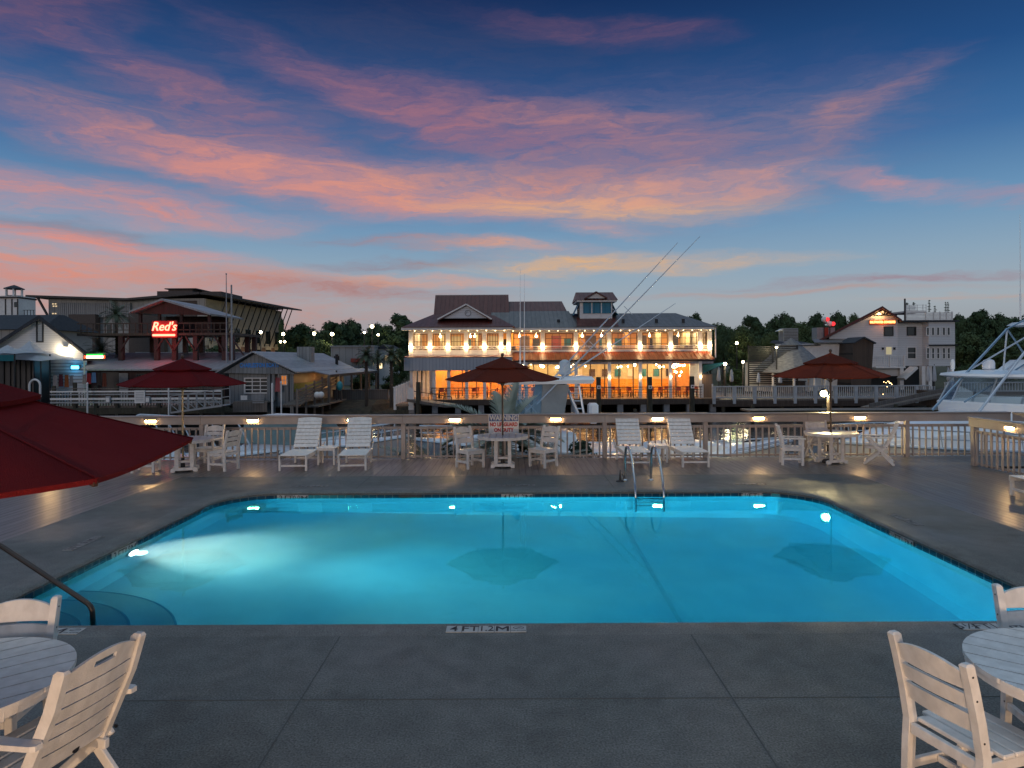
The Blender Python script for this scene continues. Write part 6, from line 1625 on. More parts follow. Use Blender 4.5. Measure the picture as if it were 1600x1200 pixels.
# ------------------------------------------------------------------ pilings, docks
for px, y0, D, nm in ((653.5, 597, 55, 'left of the restaurant walkway'), (935, 589, 55, 'left one of three before the porch'), (1015, 589, 55, 'middle one of three before the porch'), (1081, 588, 55, 'right one of three before the porch')):
    t = thing('mooring_piling', 'tall dark mooring piling ' + nm, 'piling', (RX(px, D), D, -2.6), 0, 'tall mooring pilings before the restaurant')
    h = RZ(y0, D, px) + 2.6
    b = MB(); b.tube([(0, 0, 0), (0, 0, h)], .22, 10, .19); b.build('shaft', M['pilewood'], t, True)
    if px > 700: MB().box(-.14, .14, -.235, -.215, h - .95, h - .68).build('number_plate', M['white'], t); MB().box(-.07, .07, -.24, -.2355, h - .88, h - .76).build('numeral', M['letter'], t)
def dock(label, x0, x1, y0, y1, z, m='dockwood'):
    t = thing('floating_dock', label, 'dock', ((x0 + x1) / 2, y0, z)); wbox(t, 'deck', M[m], x0, x1, y0, y1, z - .12, z); wbox(t, 'fascia', M['pilewood'], x0 - .02, x1 + .02, y0 - .06, y0 - .002, z - .4, z - .02)
    k = x0 + 1
    while k < x1: b = MB(); b.cyl(k, y1 + .2, -2.8, z + .25, .14, 8); b.build('pile', M['pilewood'], t, world=True); k += 5.5
dock('long floating dock plank in the creek at right', RX(1172, 50), RX(1700, 50), 50, 52.2, RZ(641, 50, 1300))
dock('warm lit floating dock in front of the restaurant', RX(862, 51), RX(1112, 51), 51, 52.4, RZ(647, 51, 980))
dock('slip finger dock behind the left loungers', RX(330, 30), RX(620, 30), 30, 31.2, -1.7)
t = thing('timber_gangway', 'long timber gangway sloping up to the boardwalk at right', 'gangway', (RX(1420, 54), 54, -1.7))
b = MB(); b.bar(P(1358, 638, 53), P(1482, 613, 57), 1.5, .2); b.build('walkway', M['dockwood'], t, world=True)
b = MB(); b.bar(P(1358, 634, 52.3), P(1482, 608, 56.3), .08, .3); b.build('side_beam', M['dockwood'], t, world=True)

# ================================================================== RIGHT SHORE
# white railing boardwalk
D = 60.0
t = thing('boardwalk_railing', 'long white balustrade of the boardwalk right of the restaurant', 'railing', (RX(1290, D), D, GZ))
x0, x1 = RX(1114, D), RX(1452, D); zt_, zb_ = RZ(602.5, D, 1280), RZ(620.5, D, 1280)
wbox(t, 'top_rail', M['railpaint'], x0, x1, D - .1, D + .1, zt_ - .1, zt_); wbox(t, 'bottom_rail', M['railpaint'], x0, x1, D - .04, D + .04, zb_ - .05, zb_ + .05)
k = 0; x = x0 + .08
while x < x1:
    wbox(t, 'post', M['railpaint'], x - .13, x + .13, D - .08, D + .08, zb_ - .55, zt_ - .101)
    b = MB()
    for q in range(1, 10): b.box(x + q * .178 - .03, x + q * .178 + .03, D - .03, D + .03, zb_ + .05, zt_ - .101)
    b.build('baluster_panel', M['railpaint'], t, world=True)
    x += 1.78
wbox(t, 'deck', M['dockwood'], x0, RX(1520, D), D + .12, 74, zb_ - .35, zb_ - .18); wbox(t, 'deck_beam', M['darkwood'], x0, RX(1520, D), D - .02, D + .1, zb_ - .8, zb_ - .3)
for k in range(8): b = MB(); b.cyl(x0 + 1 + k * 2.6, D + .4, -2.6, zb_ - .36, .2, 8); b.build('pile', M['pilewood'], t, world=True)
t = thing('boardwalk_railing', 'short piece of white balustrade behind the big boat at right', 'railing', (RX(1540, 56), 56, GZ)); x0, x1 = RX(1476, 56), RX(1680, 56)
wbox(t, 'top_rail', M['railpaint'], x0, x1, 55.9, 56.1, RZ(597, 56, 1500) - .1, RZ(597, 56, 1500)); wbox(t, 'bottom_rail', M['railpaint'], x0, x1, 55.96, 56.04, RZ(612, 56, 1500), RZ(610.5, 56, 1500)); b = MB(); x = x0
while x < x1: b.box(x, x + .07, 55.97, 56.03, RZ(610.5, 56, 1500), RZ(597, 56, 1500) - .1); x += .24
b.build('baluster_panel', M['railpaint'], t, world=True); wbox(t, 'deck_beam', M['darkwood'], x0, x1, 56.1, 60, RZ(618, 56, 1500), RZ(612.5, 56, 1500))
DKZ = zb_ - .18
# white house with gable, flat middle and bay block
D = 75.0
t = thing('white_restaurant_house', 'white three-part waterside building with gable, roof terrace and orange neon at right', 'building', (RX(1390, D), D, GZ))
ap, le, re_ = P(1379, 482, D), P(1278, 534, D), P(1409, 501.5, D)
SHR = .50
b = MB(); b.loft([[(x + SHR * (y - D), y, z) for x, z in [(RX(1296, D), DKZ + 1.6), (RX(1403, D), DKZ + 1.6), (RX(1403, D), re_.z + .3), (ap.x, ap.z - .25), (RX(1296, D), RZ(525, D, 1296))]] for y in (D, D + 12)]); gw = b.build('wall', M['siding'], t, world=True)
b = MB(); b.loft([[(x + SHR * (y - D), y, z) for x, z in [(le.x, le.z - .15), (ap.x, ap.z - .05), (re_.x, re_.z - .12), (re_.x, re_.z + .12), (ap.x, ap.z + .22), (le.x, le.z + .12)]] for y in (D - .8, D + 12.5)]); b.build('roof', M['redroof'], t, world=True)
b = MB(); b.bar((RX(1362, D), D - .5, RZ(493, D, 1370)), (RX(1398, D), D - .5, RZ(493, D, 1370)), .1, .14); b.bar((ap.x, D - .5, ap.z - .1), (ap.x, D - .5, RZ(493, D, 1370)), .1, .1)
for s in (-1, 1): b.bar((ap.x, D - .5, RZ(492.5, D, 1370)), (ap.x + s * .75, D - .5, RZ(486.5, D, 1370)), .08, .1)
b.build('gable_truss', M['darkmetal'], t, world=True)
gp = P(1372.5, 491.5, D)
tt = thing('gable_lamp', 'bright warm lamp in the gable of the white building at right', 'wall lamp', (gp.x, D, gp.z)); MB().box(-.1, .1, -.05, -.004, -.1, .1).build('back_plate', M['darkmetal'], tt); b = MB(); b.ball((0, -.2, 0), .14, 8); b.build('bulb', emis('gable_glow', (1, .62, .25), 25), tt, True); plight('gable_light', (gp.x, D - .45, gp.z), 95, (1, .6, .25), .15)
sp = P(1378.5, 503.5, D)
tt = thing('neon_sign', 'orange neon lettering sign under the gable of the white building at right', 'neon sign', (sp.x, D - .05, sp.z)); MB().box(-1.45, 1.45, -.05, -.005, -.28, .28).build('back_board', mat('orange_board', (.5, .09, .03), .6), tt)
text(tt, 'lettering', 'SALTWATER COWBOYS', emis('neon_orange', (1, .42, .12), 4.5), (0, -.1, 0), .36, ext=.02, bold=.012, world=False, sx=.70); plight('neon_light', (sp.x, D - .5, sp.z), 26, (1, .25, .05), .3)
def hwin(px0, px1, y0, y1, yy, nx=1, nz=1, m=M['darkglass'], f=M['white'], par=None):
    return window(par or t, RX(px0, yy), RX(px1, yy), RZ(y1, yy, px0), RZ(y0, yy, px0), yy - .08, nx, nz, f, m, .07, .08)
hwin(1381, 1396, 510, 525, D, f=M['darkmetal']); o = hwin(1383, 1394, 541, 555, D, m=emis('pale_door_glow', (1, .88, .55), .42))
for px in (1379, 1397):
    tt = thing('door_lantern', 'small unlit lantern ' + ('left' if px < 1390 else 'right') + ' of the lit door on the white building', 'wall lamp', (RX(px, D), D, RZ(545, D, px))); MB().box(-.07, .07, -.2, -.004, -.1, .1).build('case', M['darkmetal'], tt); MB().box(-.09, .09, -.22, -.004, .101, .14).build('cap', M['darkmetal'], tt)
b = MB(); b.box(RX(1358, D), RX(1404, D), D - 1.3, D - 1.22, RZ(557, D, 1380), RZ(556, D, 1380)); x = RX(1358, D)
while x < RX(1404, D): b.box(x, x + .04, D - 1.28, D - 1.24, RZ(572, D, 1380), RZ(557, D, 1380)); x += .2
for px in (1380, 1402): b.box(RX(px, D), RX(px + 1.5, D), D - 1.35, D - 1.17, RZ(573, D, 1380), RZ(555.5, D, 1380))
b.build('balcony_rail', M['white'], t, world=True); wbox(t, 'balcony_floor', M['white'], RX(1358, D), RX(1404, D), D - 1.4, D - .01, RZ(575, D, 1380), RZ(573, D, 1380))
wbox(t, 'flat_block', M['vsiding'].copy() if False else M['siding'], RX(1403, D) + .02, RX(1446, D), D + .5, D + 12, RZ(572, D, 1420), RZ(503.5, D, 1420))
hwin(1417, 1431.5, 510.5, 524.5, D + .5, f=M['darkmetal']); hwin(1417, 1431.5, 542, 561, D + .5, 1, 2)
wbox(t, 'bay_block', M['siding'], RX(1446, D) + .02, RX(1487, D), D - .6, D + 12, RZ(572, D, 1460), RZ(503.5, D, 1460))
for y0, y1, nz in ((511, 524.5, 1), (543, 561, 2)):
    for px in (1447, 1455, 1463, 1472, 1479.5): hwin(px, px + 5.3, y0, y1, D - .6, 1, nz, f=M['white'])
wbox(t, 'bay_shade', M['darkmetal'], RX(1446, D), RX(1487.5, D), D - 1.0, D - .61, RZ(540.5, D, 1460), RZ(538.5, D, 1460))
wbox(t, 'roof_edge', M['shingle'], RX(1404, D), RX(1491, D), D - .9, D + 12.2, RZ(503.5, D, 1450) + .002, RZ(501, D, 1450))
b = MB()
for k in range(6): b.box(RX(1413, D), RX(1446, D), D - .2, D - .1, RZ(500.5 - k * 2.1, D, 1430), RZ(499.2 - k * 2.1, D, 1430)); b.box(RX(1446, D), RX(1486, D), D - .4, D - .3, RZ(500.5 - k * 2.1, D, 1460), RZ(499.0 - k * 2.1, D, 1460))
for px in (1413, 1444, 1456, 1466, 1476, 1485): b.box(RX(px, D), RX(px + 1.8, D), D - .29, D - .21, RZ(501, D, 1450), RZ(487, D, 1450))
b.box(RX(1413, D), RX(1447, D), D - .2, D + 4, RZ(488.5, D, 1430), RZ(486, D, 1430)); b.build('terrace_fence', M['white'], t, world=True)
b = MB()
for k in range(3): b.box(RX(1415, D), RX(1447, D), D - .18, D - .14, RZ(485.5 - k * 4.2, D, 1430), RZ(485 - k * 4.2, D, 1430))
for px in (1415, 1420, 1432, 1441, 1446): b.box(RX(px, D), RX(px + .7, D), D - .17, D - .12, RZ(486, D, 1430), RZ(476, D, 1430))
for k in range(4): b.box(RX(1419, D), RX(1433, D), D + .2, D + .3, RZ(484.6 - k * 2, D, 1430), RZ(483.4 - k * 2, D, 1430))
b.build('upper_terrace_rail', M['white'], t, world=True)
b = MB(); b.cyl(RX(1412, D), D - .3, RZ(503, D, 1412), RZ(467, D, 1412), .09, 6); b.build('roof_post', M['darkmetal'], t, world=True)
for px in (1406, 1440, 1450, 1484): wbox(t, 'stilt', M['white'], RX(px, D) - .2, RX(px, D) + .2, D - .4, D + .1, GZ, RZ(572, D, 1440))
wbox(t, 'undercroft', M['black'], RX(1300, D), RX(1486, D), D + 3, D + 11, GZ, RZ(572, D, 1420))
b = MB(); b.bar(P(1408, 592, 74), P(1428, 574, 74.2), 1.2, .25); b.build('stair', M['white'], t, world=True)
for px, y0, y1, nm in ((1456, 468, 487, 'tallest'), (1465, 477, 488, 'shorter'), (1482, 471, 489, 'left of a twin'), (1485.5, 471, 489, 'right of a twin'), (1421, 473, 477, 'small left'), (1431.5, 472, 477, 'small right')):
    tt = thing('roof_topiary', nm + ' dark spiral plant on the roof terrace at right', 'plant', (RX(px, D), D + .4, RZ(y1, D, px)))
    h = (y1 - y0) * D / F; b = MB(); n_ = max(3, int(h / .16))
    for k in range(n_): 
        r = .17 * (1 - .55 * k / n_) * (1 + .4 * (k % 2)); b.lathe([(r * .5, 0), (r, .045), (r * .4, .09)], 7, (.03 * math.sin(k * 2), .03 * math.cos(k * 2), .05 + k * h / n_))
    b.build('foliage', M['leaf3'], tt); b = MB(); b.cyl(0, 0, 0, h, .025, 5); b.build('stem', M['trunk'], tt)
# low white annex, dark shed, gazebo
t = thing('low_annex', 'low white annex with grey roof between the gazebo and the gabled house', 'building', (RX(1300, 73), 73, GZ)); wbox(t, 'wall', M['white'], RX(1222, 73), RX(1334, 73), 73, 74.9, GZ, RZ(537, 73, 1300)); b = MB(); b.loft([[(RX(1275, 72), 72.3, RZ(537, 72.3, 1300) + .05), (RX(1338, 72), 72.3, RZ(537, 72.3, 1300) + .05), (RX(1336, 74), 74.8, RZ(531, 74.8, 1300)), (RX(1275, 74), 74.8, RZ(531, 74.8, 1300))], [(RX(1275, 72), 72.3, RZ(537, 72.3, 1300) + .15), (RX(1338, 72), 72.3, RZ(537, 72.3, 1300) + .15), (RX(1336, 74), 74.8, RZ(531, 74.8, 1300) + .1), (RX(1275, 74), 74.8, RZ(531, 74.8, 1300) + .1)]]); b.build('roof', M['greyroof'], t, world=True)
b = MB(); b.loft([[(RX(1220, 74), 72.6, RZ(540, 73, 1250)), (RX(1274, 74), 72.6, RZ(540, 73, 1250)), (RX(1274, 74), 80, RZ(534, 76, 1250)), (RX(1236, 74), 80, RZ(534, 76, 1250))], [(RX(1222, 74), 72.8, RZ(540, 73, 1250) + .1), (RX(1274, 74), 72.8, RZ(540, 73, 1250) + .1), (RX(1274, 74), 80, RZ(533, 76, 1250) + .2), (RX(1240, 74), 80, RZ(533, 76, 1250) + .2)]]); b.build('dark_roof', M['shingle'], t, world=True)
t = thing('rooftop_unit', 'pale louvred air unit on the dark roof right of the slatted screen', 'air unit', (RX(1236, 77), 77, RZ(533, 77, 1236))); w_ = 11.5 * 77 / F; h = 20 * 77 / F; MB().box(-w_, w_, 0, 1.4, -.4, h).build('case', M['grey'], t); b = MB()
for k in range(8): b.box(-w_ * .92, w_ * .92, -.04, -.002, .08 + k * h / 8.4, .12 + k * h / 8.4)
b.build('louvres', M['darkmetal'], t)
b = MB(); b.prism([(-w_ - .6, h - .3), (-w_ - .002, h - .3), (-w_ - .002, h - .02)], .2, 1); b.build('duct_hood', M['white'], t)
t = thing('rooftop_unit', 'second pale box unit behind the gazebo roof', 'air unit', (RX(1293, 80), 80, RZ(523, 80, 1290))); MB().box(-1.2, .9, 0, 1.4, -.6, .85).build('case', M['grey'], t); MB().box(-.4, .1, -.05, -.002, -.4, .84).build('red_panel', M['cafered'], t)
for px, py, nm in ((1288, 499, 'upper'), (1297, 506, 'lower')):
    p = P(px, py, 79); t = thing('signal_globe', nm + ' red and white glowing globe on the roof at right', 'lamp', (p.x, 79, p.z)); b = MB(); b.ball((0, 0, 0), .32, 10); b.build('white_globe', M['white'], t, True); b = MB(); b.ball((.34, -.1, 0), .26, 10); b.build('red_globe', emis('red_globe_' + nm, (1, .05, .06), 1.3), t, True); b = MB(); b.cyl(0, 0, -2.2, -.38, .06, 6); b.build('stalk', M['darkmetal'], t)
plight('red_globe_light', (RX(1299, 79), 78.0, RZ(507, 78, 1297)), 9, (1, .05, .06), .3)
t = thing('dark_shed', 'dark steep-sided shed in front of the white gabled house', 'shed', (RX(1348, 70), 70, GZ)); b = MB(); b.prism([(RX(1329, 70), GZ), (RX(1360, 70), GZ), (RX(1365.5, 70), RZ(536, 70, 1350)), (RX(1349, 70), RZ(527.5, 70, 1350)), (RX(1334, 70), RZ(535, 70, 1350))], 70, 73); b.build('wall', M['darkwood'], t, world=True); b = MB(); b.bar((RX(1332.5, 70), 71.4, RZ(536, 70, 1350)), (RX(1349, 70), 71.4, RZ(527, 70, 1350)), 3.4, .12); b.bar((RX(1349, 70), 71.4, RZ(527, 70, 1350)), (RX(1367, 70), 71.4, RZ(536.6, 70, 1350)), 3.4, .12); b.build('roof', M['shingle'], t, world=True)
D = 66.0
t = thing('gazebo', 'round gazebo with two-tier conical grey shingle roof', 'gazebo', (RX(1259, D), D + 3.4, GZ)); c = (0, 0, 0)
zt_ = RZ(529, D + 3, 1259) - GZ; zm = RZ(538.5, D + 3, 1259) - GZ; zb2 = RZ(583, D, 1259) - GZ
b = MB(); b.lathe([(3.75, zb2), (3.78, zb2 + .08), (.95, zm - .02), (.9, zm)], 20); b.build('roof', M['shinglegrey'] if 'shinglegrey' in M else mat('silver_shingles', (.19, .19, .20), .7, c2=(.10, .10, .11), scale=3, bump=.8, stretch=(1, 1, 4)), t)
b = MB(); b.lathe([(1.12, zm - .12), (1.14, zm - .05), (.15, zt_), (.02, zt_ + .1)], 14); b.build('lantern_roof', M['greyroof'], t)
for k in range(10): a = 2*PI*k/10; b = MB(); b.cyl(3.2 * math.cos(a), 3.2 * math.sin(a), 0, zb2 + .3, .12, 8); b.build('post', M['white'], t)
b = MB(); b.lathe([(1.3, 0), (1.3, 1.1), (1.4, 1.12), (1.4, 1.18), (.02, 1.19)], 14); b.build('round_bar', M['darkwood'], t)
plight('gazebo_light', (RX(1255, D), D - 5, 2.2), 22, (1, .7, .4), .2)
# slatted screen
D = 68.0
t = thing('slatted_screen', 'tall dark screen of horizontal slats right of the terrace lamps', 'screen', (RX(1208, D), D, GZ))
for k in range(19): wbox(t, 'slat', M['black'], RX(1169, D), RX(1247, D), D - .04, D, RZ(541 + k * 3.2, D, 1208) - .11, RZ(541 + k * 3.2, D, 1208))
for px in (1170, 1208, 1246): wbox(t, 'post', M['darkmetal'], RX(px, D) - .06, RX(px, D) + .06, D + .005, D + .12, GZ, RZ(539.5, D, 1208))
t = thing('lit_shed', 'pale lit shed wall glimpsed behind the slatted screen', 'shed', (RX(1205, 72), 72, GZ)); wbox(t, 'wall', M['white'], RX(1168, 72), RX(1215, 72), 72, 72.8, GZ, RZ(566, 72, 1200)); wbox(t, 'roof', M['shingle'], RX(1166, 72), RX(1217, 72), 71.8, 73, RZ(566, 72, 1200) + .002, RZ(563, 72, 1200))
street_lamp(1133, 568.5, 63.5, 'very bright globe lamp nearest the restaurant on the right terrace', 'bright lamps on the right terrace', 240, .16)
street_lamp(1161, 565.5, 66, 'bright globe lamp left of the slatted screen', 'bright lamps on the right terrace', 110, .13)
street_lamp(1213.5, 543, 67, 'bright lamp on a white pole above the slatted screen', 'bright lamps on the right terrace', 90, .12)
street_lamp(1151.5, 536, 92, 'street lamp among the trees right of the restaurant', 'bright lamps on the right terrace', 40, .2)
plight('tree_light', (RX(1215, 76), 76, RZ(548, 76)), 160, (1, .95, .35), .3); plight('tree_light', (RX(1140, 70), 69, RZ(560, 70)), 50, (.9, 1, .35), .3)
t = thing('shade_sail', 'teal shade sail stretched beside the restaurant at the terrace lamp', 'shade sail', (RX(1110, 62), 62, GZ)); b = MB(); a_, c_, d_, e_ = P(1098, 583, 61.4), P(1099, 571, 64), P(1131, 566.5, 64), P(1128, 571, 61.4)
b.loft([[a_, e_, d_, c_], [p + Vector((0, 0, .04)) for p in (a_, e_, d_, c_)]]); b.build('cloth', M['tealcloth'], t, world=True)
for p in (e_, d_): b = MB(); b.cyl(p.x, p.y, GZ, p.z + .1, .05, 6); b.build('post', M['darkmetal'], t, world=True)
t = thing('orange_fence_panel', 'warm lit timber fence panel right of the restaurant porch', 'fence', (RX(1104, 61.5), 61.5, GZ)); wbox(t, 'board_panel', M['plank'], RX(1097, 61.5), RX(1113, 61.5), 61.5, 61.6, GZ, RZ(585, 61.5, 1104)); 
for px in (1097, 1112): wbox(t, 'post', M['white'], RX(px, 61.4), RX(px + 1.6, 61.4), 61.3, 61.45, GZ, RZ(600, 61.4, 1104))
def closed_umbrella(px, y0, y1, D, nm):
    t = thing('closed_umbrella', 'closed white umbrella ' + nm, 'umbrella', (RX(px, D), D, RZ(y1, D, px)), 0, 'closed white umbrellas on the far terraces')
    h = (y1 - y0) * D / F
    b = MB(); b.lathe([(.05, h), (.09, h * .92), (.16, h * .55), (.19, h * .3), (.12, h * .22)][::-1], 9); b.build('folded_canopy', M['tent'], t, True)
    b = MB(); b.cyl(0, 0, -.6, h + .1, .035, 6); b.build('pole', M['darkmetal'], t); b = MB(); b.cyl(0, 0, -.6, -.5, .3, 10); b.build('base', M['darkmetal'], t)
for px, y0, y1, D, nm in ((1123, 573, 602, 61.5, 'beside the brightest terrace lamp'), (1143, 577, 602, 62, 'between the two terrace lamps'), (1185, 582, 602, 62, 'before the slatted screen'), (1219, 586, 602, 62, 'left of the gazebo'), (1450, 572, 603, 63, 'below the bay windows, left one'), (1460, 571, 603, 63, 'below the bay windows, right one'), (1482, 574, 600, 66, 'at the right corner of the white building')):
    closed_umbrella(px, y0, y1, D, nm)
t = thing('lit_shrub', 'small shrub strung with warm lights on the right terrace', 'shrub', (RX(1383, 62), 62, DKZ)); b, cs = crown_mesh(77, 8, .5, 1.3, .07, 60, .3); b.build('foliage', M['leaf2'], t); b = MB()
for k in range(14): b.ball((random.uniform(-.4, .4), random.uniform(-.5, -.2), random.uniform(.3, 1.5)), .035, 5)
b.build('fairy_lights', emis('fairy', (1, .6, .25), 10), t)

# ================================================================== TREES
gl = 'dark trees on the left skyline'
for kind, px, yt, w, D, nm in (('oak', 470, 505, 75, 150, 'low dark rounded tree at the right end of the office block'), ('tall', 520, 500, 60, 128, 'dark leafy tree left of the highest street lamp'), ('oak', 548, 499, 70, 132, 'broad dark tree behind the street lamps'), ('tall', 625, 488, 75, 110, 'tallest dark tree beside the restaurant roof'),
                               ('oak', 590, 505, 60, 125, 'dark tree behind the small white house'), ('lush', 500, 532, 70, 100, 'dark round bush tree behind the shack roof'), ('lush', 625, 545, 40, 88, 'lower leafy tree at the restaurant corner'), ('lush', 345, 540, 80, 88, 'bushy tree under the raised bar deck'),
                               ('bush', 380, 556, 50, 90, 'low hedge tree before the lit office base'), ('lush', 455, 545, 36, 98, 'small tree below the low pair of street lamps'), ('bush', 565, 572, 50, 82, 'low shrub beyond the grassy bank'), ('bush', 610, 585, 40, 80, 'low shrub left of the restaurant walkway'), ('tall', 660, 500, 40, 120, 'dark tree peeking over the left roof end'),
                               ('tall', 440, 495, 16, 125, 'thin sparse tree at the corner of the office block'), ('lush', 150, 548, 60, 72, 'tree behind the neon bar sign'), ('lush', 300, 540, 50, 85, 'tree glimpsed below the raised bar')):
    treepx(kind, px, yt, w, D, nm, gl)
gr = 'dark trees on the right skyline'
for kind, px, yt, w, D, nm in (('oak', 1085, 489, 55, 120, 'tree rising behind the right roof end of the restaurant'), ('oak', 1130, 508, 50, 115, 'low tree right of the restaurant corner'), ('tall', 1175, 491, 60, 118, 'tall round tree left of the rooftop unit'), ('lush', 1160, 510, 60, 95, 'leafy tree lit by the terrace lamps'), ('oak', 1225, 489, 70, 125, 'broad tree behind the rooftop unit'),
                               ('lush', 1205, 520, 60, 88, 'leafy tree behind the slatted screen'), ('oak', 1275, 489, 60, 128, 'round tree left of the red globes'), ('oak', 1310, 487, 50, 130, 'tree behind the red globes'), ('lush', 1335, 492, 40, 120, 'tree left of the gable peak'), ('lush', 1250, 505, 60, 110, 'tree right of the rooftop unit'), ('oak', 1110, 530, 40, 100, 'shadowy tree beside the restaurant downpipe'),
                               ('bush', 1150, 575, 60, 80, 'hedge behind the terrace lamps')):
    treepx(kind, px, yt, w, D, nm, gr)
gf = 'dark trees behind the big boat'
for kind, px, yt, w, D, nm in (('oak', 1500, 491, 60, 112, 'tree just right of the roof terrace'), ('tall', 1530, 482, 60, 118, 'highest tree crown behind the big boat'), ('oak', 1560, 490, 70, 110, 'tree left of the boat tower'), ('oak', 1605, 490, 70, 112, 'tree behind the boat tower'), ('lush', 1515, 520, 70, 96, 'lower tree right of the bay windows'), ('lush', 1560, 530, 80, 92, 'lower tree above the boat windshield'), ('lush', 1620, 525, 90, 94, 'lower tree at the right photo edge'),
                               ('bush', 1510, 570, 60, 85, 'bush beside the white building stilts'), ('bush', 1570, 572, 70, 84, 'bush behind the boat windshield'), ('oak', 1650, 488, 70, 115, 'tree beyond the right photo edge'), ('tall', 1460, 500, 50, 125, 'tree behind the roof terrace')):
    treepx(kind, px, yt, w, D, nm, gf)

random.seed(5)
for k in range(9): treepx('oak' if k % 2 else 'lush', 452 + k * 24, random.uniform(508, 522), 78, 158 + 3 * k, 'one of the low dark trees filling the gaps of the left skyline', 'distant fill of trees, left')
for k in range(11): treepx('oak' if k % 2 else 'lush', 1122 + k * 22, random.uniform(503, 516), 78, 150 + 3 * k, 'one of the low dark trees filling the gaps of the right skyline', 'distant fill of trees, right')
for k in range(8): treepx('oak' if k % 2 else 'lush', 1492 + k * 22, random.uniform(498, 512), 78, 140 + 3 * k, 'one of the low dark trees filling the gaps behind the big boat', 'distant fill of trees, far right')
# ================================================================== BOATS
WLZ = -2.2
def hull_pts(L, B, hb, hs, n=16):
    """stations from bow (u=0, at local origin) going aft along +x; returns (x, halfbeam, z) sheer and waterline"""
    out = []
    for i in range(n + 1):
        u = i / n; x = L * u
        hbm = B / 2 * (1 - (1 - min(1, u / .55)) ** 2.3)
        z = hs + (hb - hs) * (1 - u) ** 1.6
        out.append((x, max(hbm, .03), z))
    return out
def boat(name, label, bow, ang, L, B, hb, hs, cat='boat'):
    """bow: world position of the stem head; ang: direction from bow to stern"""
    t = thing(name, label, cat, (bow[0], bow[1], WLZ), ang)
    S = hull_pts(L, B, hb - WLZ, hs - WLZ)
    rings = []
    for i, (x, h, z) in enumerate(S):
        u = i / (len(S) - 1)
        rake = 1.6 * (1 - u) ** 2
        wl_ = h * (.42 + .5 * min(1, u / .5)); ch = h * (.72 + .22 * min(1, u / .5))
        xw = x + rake; xc = x + rake * .5
        rings.append([(x, -h, z), (x, -h * .995, z - .12), (xc, -ch, z * .5), (xw, -wl_, .12), (xw, -wl_ * .8, -.5), (xw, wl_ * .8, -.5), (xw, wl_, .12), (xc, ch, z * .5), (x, h * .995, z - .12), (x, h, z)])
    b = MB(); b.loft(rings, True, True, closed=False); b.build('hull', M['gel'], t, True)
    b = MB(); rr = []
    for (x, h, z) in S:
        rr.append([(x + .02, -h + .05, z - .03), (x + .02, -h * .5, z + .05), (x + .02, h * .5, z + .05), (x + .02, h - .05, z - .03)])
    b.loft(rr, False, False, closed=False); b.build('foredeck', M['gel'], t, True)
    b = MB(); b.tube([(x, -h - .01, z - .03) for x, h, z in S] , .045, 6); b.tube([(x, h + .01, z - .03) for x, h, z in S], .045, 6); b.build('rub_rail', M['alu'], t, True)
    b = MB()
    st = []
    for i, (x, h, z) in enumerate(S):
        u = i / (len(S) - 1); rake = 1.6 * (1 - u) ** 2; wl_ = h * (.42 + .5 * min(1, u / .5))
        st.append((x + rake, wl_ + .012, .12))
    b.loft([[(x, -h, z), (x, -h, z + .14)] for x, h, z in st], False, False, closed=False); b.loft([[(x, h, z), (x, h, z + .14)] for x, h, z in st], False, False, closed=False); b.build('boot_stripe', M['boot'], t)
    return t, S
def at_u(S, x):
    for a, b in zip(S, S[1:]):
        if a[0] <= x <= b[0]:
            f = (x - a[0]) / (b[0] - a[0]); return tuple(a[k] + (b[k] - a[k]) * f for k in range(3))
    return S[-1]
def bow_rail(t, S, x0, x1, n, h=.62, m=M['alu'], r=.022):
    b = MB()
    for s in (-1, 1):
        pts = []
        for k in range(n + 1):
            x = x0 + (x1 - x0) * k / n; q = at_u(S, x); pts.append(Vector((q[0] - .1, s * max(.05, q[1] - .12), q[2] + h)))
            b.tube([(q[0], s * max(.05, q[1] - .12), q[2]), pts[-1]], r * .8, 6)
        b.tube(pts, r, 6)
        b.tube([p - Vector((0, 0, h * .5)) for p in pts], r * .7, 6)
    b.build('bow_rail', m, t, True)
def cabin(t, S, x0, x1, w, h, name='trunk_cabin', m=M['gel'], slope=1.2):
    rr = []
    for f, hh, ww in ((0, 0.02, .45), (.12, .5, .7), (.35, .85, .92), (.7, 1, 1), (1, 1, 1)):
        x = x0 + (x1 - x0) * f; z = at_u(S, x)[2] + .02
        rr.append([(x, -w * ww, z - .1), (x, -w * ww * .92, z + h * hh * .8), (x, -w * ww * .7, z + h * hh), (x, w * ww * .7, z + h * hh), (x, w * ww * .92, z + h * hh * .8), (x, w * ww, z - .1)])
    b = MB(); b.loft(rr, True, True); return b.build(name, m, t, True)

# ---- big sport fishing boat at right
t, S = boat('sport_fishing_boat', 'large white sport fishing boat with tubular tower moored behind the fence at right', (9.35, 19.9), R(27), 18, 5.4, .10, -.75)
rr = []
for x, w_, h_ in ((.9, .25, .03), (2.2, .9, .24), (4.0, 1.55, .56), (6.0, 2.05, .86), (7.8, 2.3, 1.04), (9.5, 2.35, 1.12)):
    z = at_u(S, x)[2]; rr.append([(x, -w_, z - .1), (x, -w_ * .93, z + h_ * .72), (x, -w_ * .6, z + h_), (x, 0, z + h_ * 1.06), (x, w_ * .6, z + h_), (x, w_ * .93, z + h_ * .72), (x, w_, z - .1)])
b = MB(); b.loft(rr); b.build('trunk_cabin', M['gel'], t, True)
zb = .95 - WLZ
cabin(t, S, 7.2, 16.5, 2.15, 1.45, 'deck_house')
def hz(z): return z - WLZ
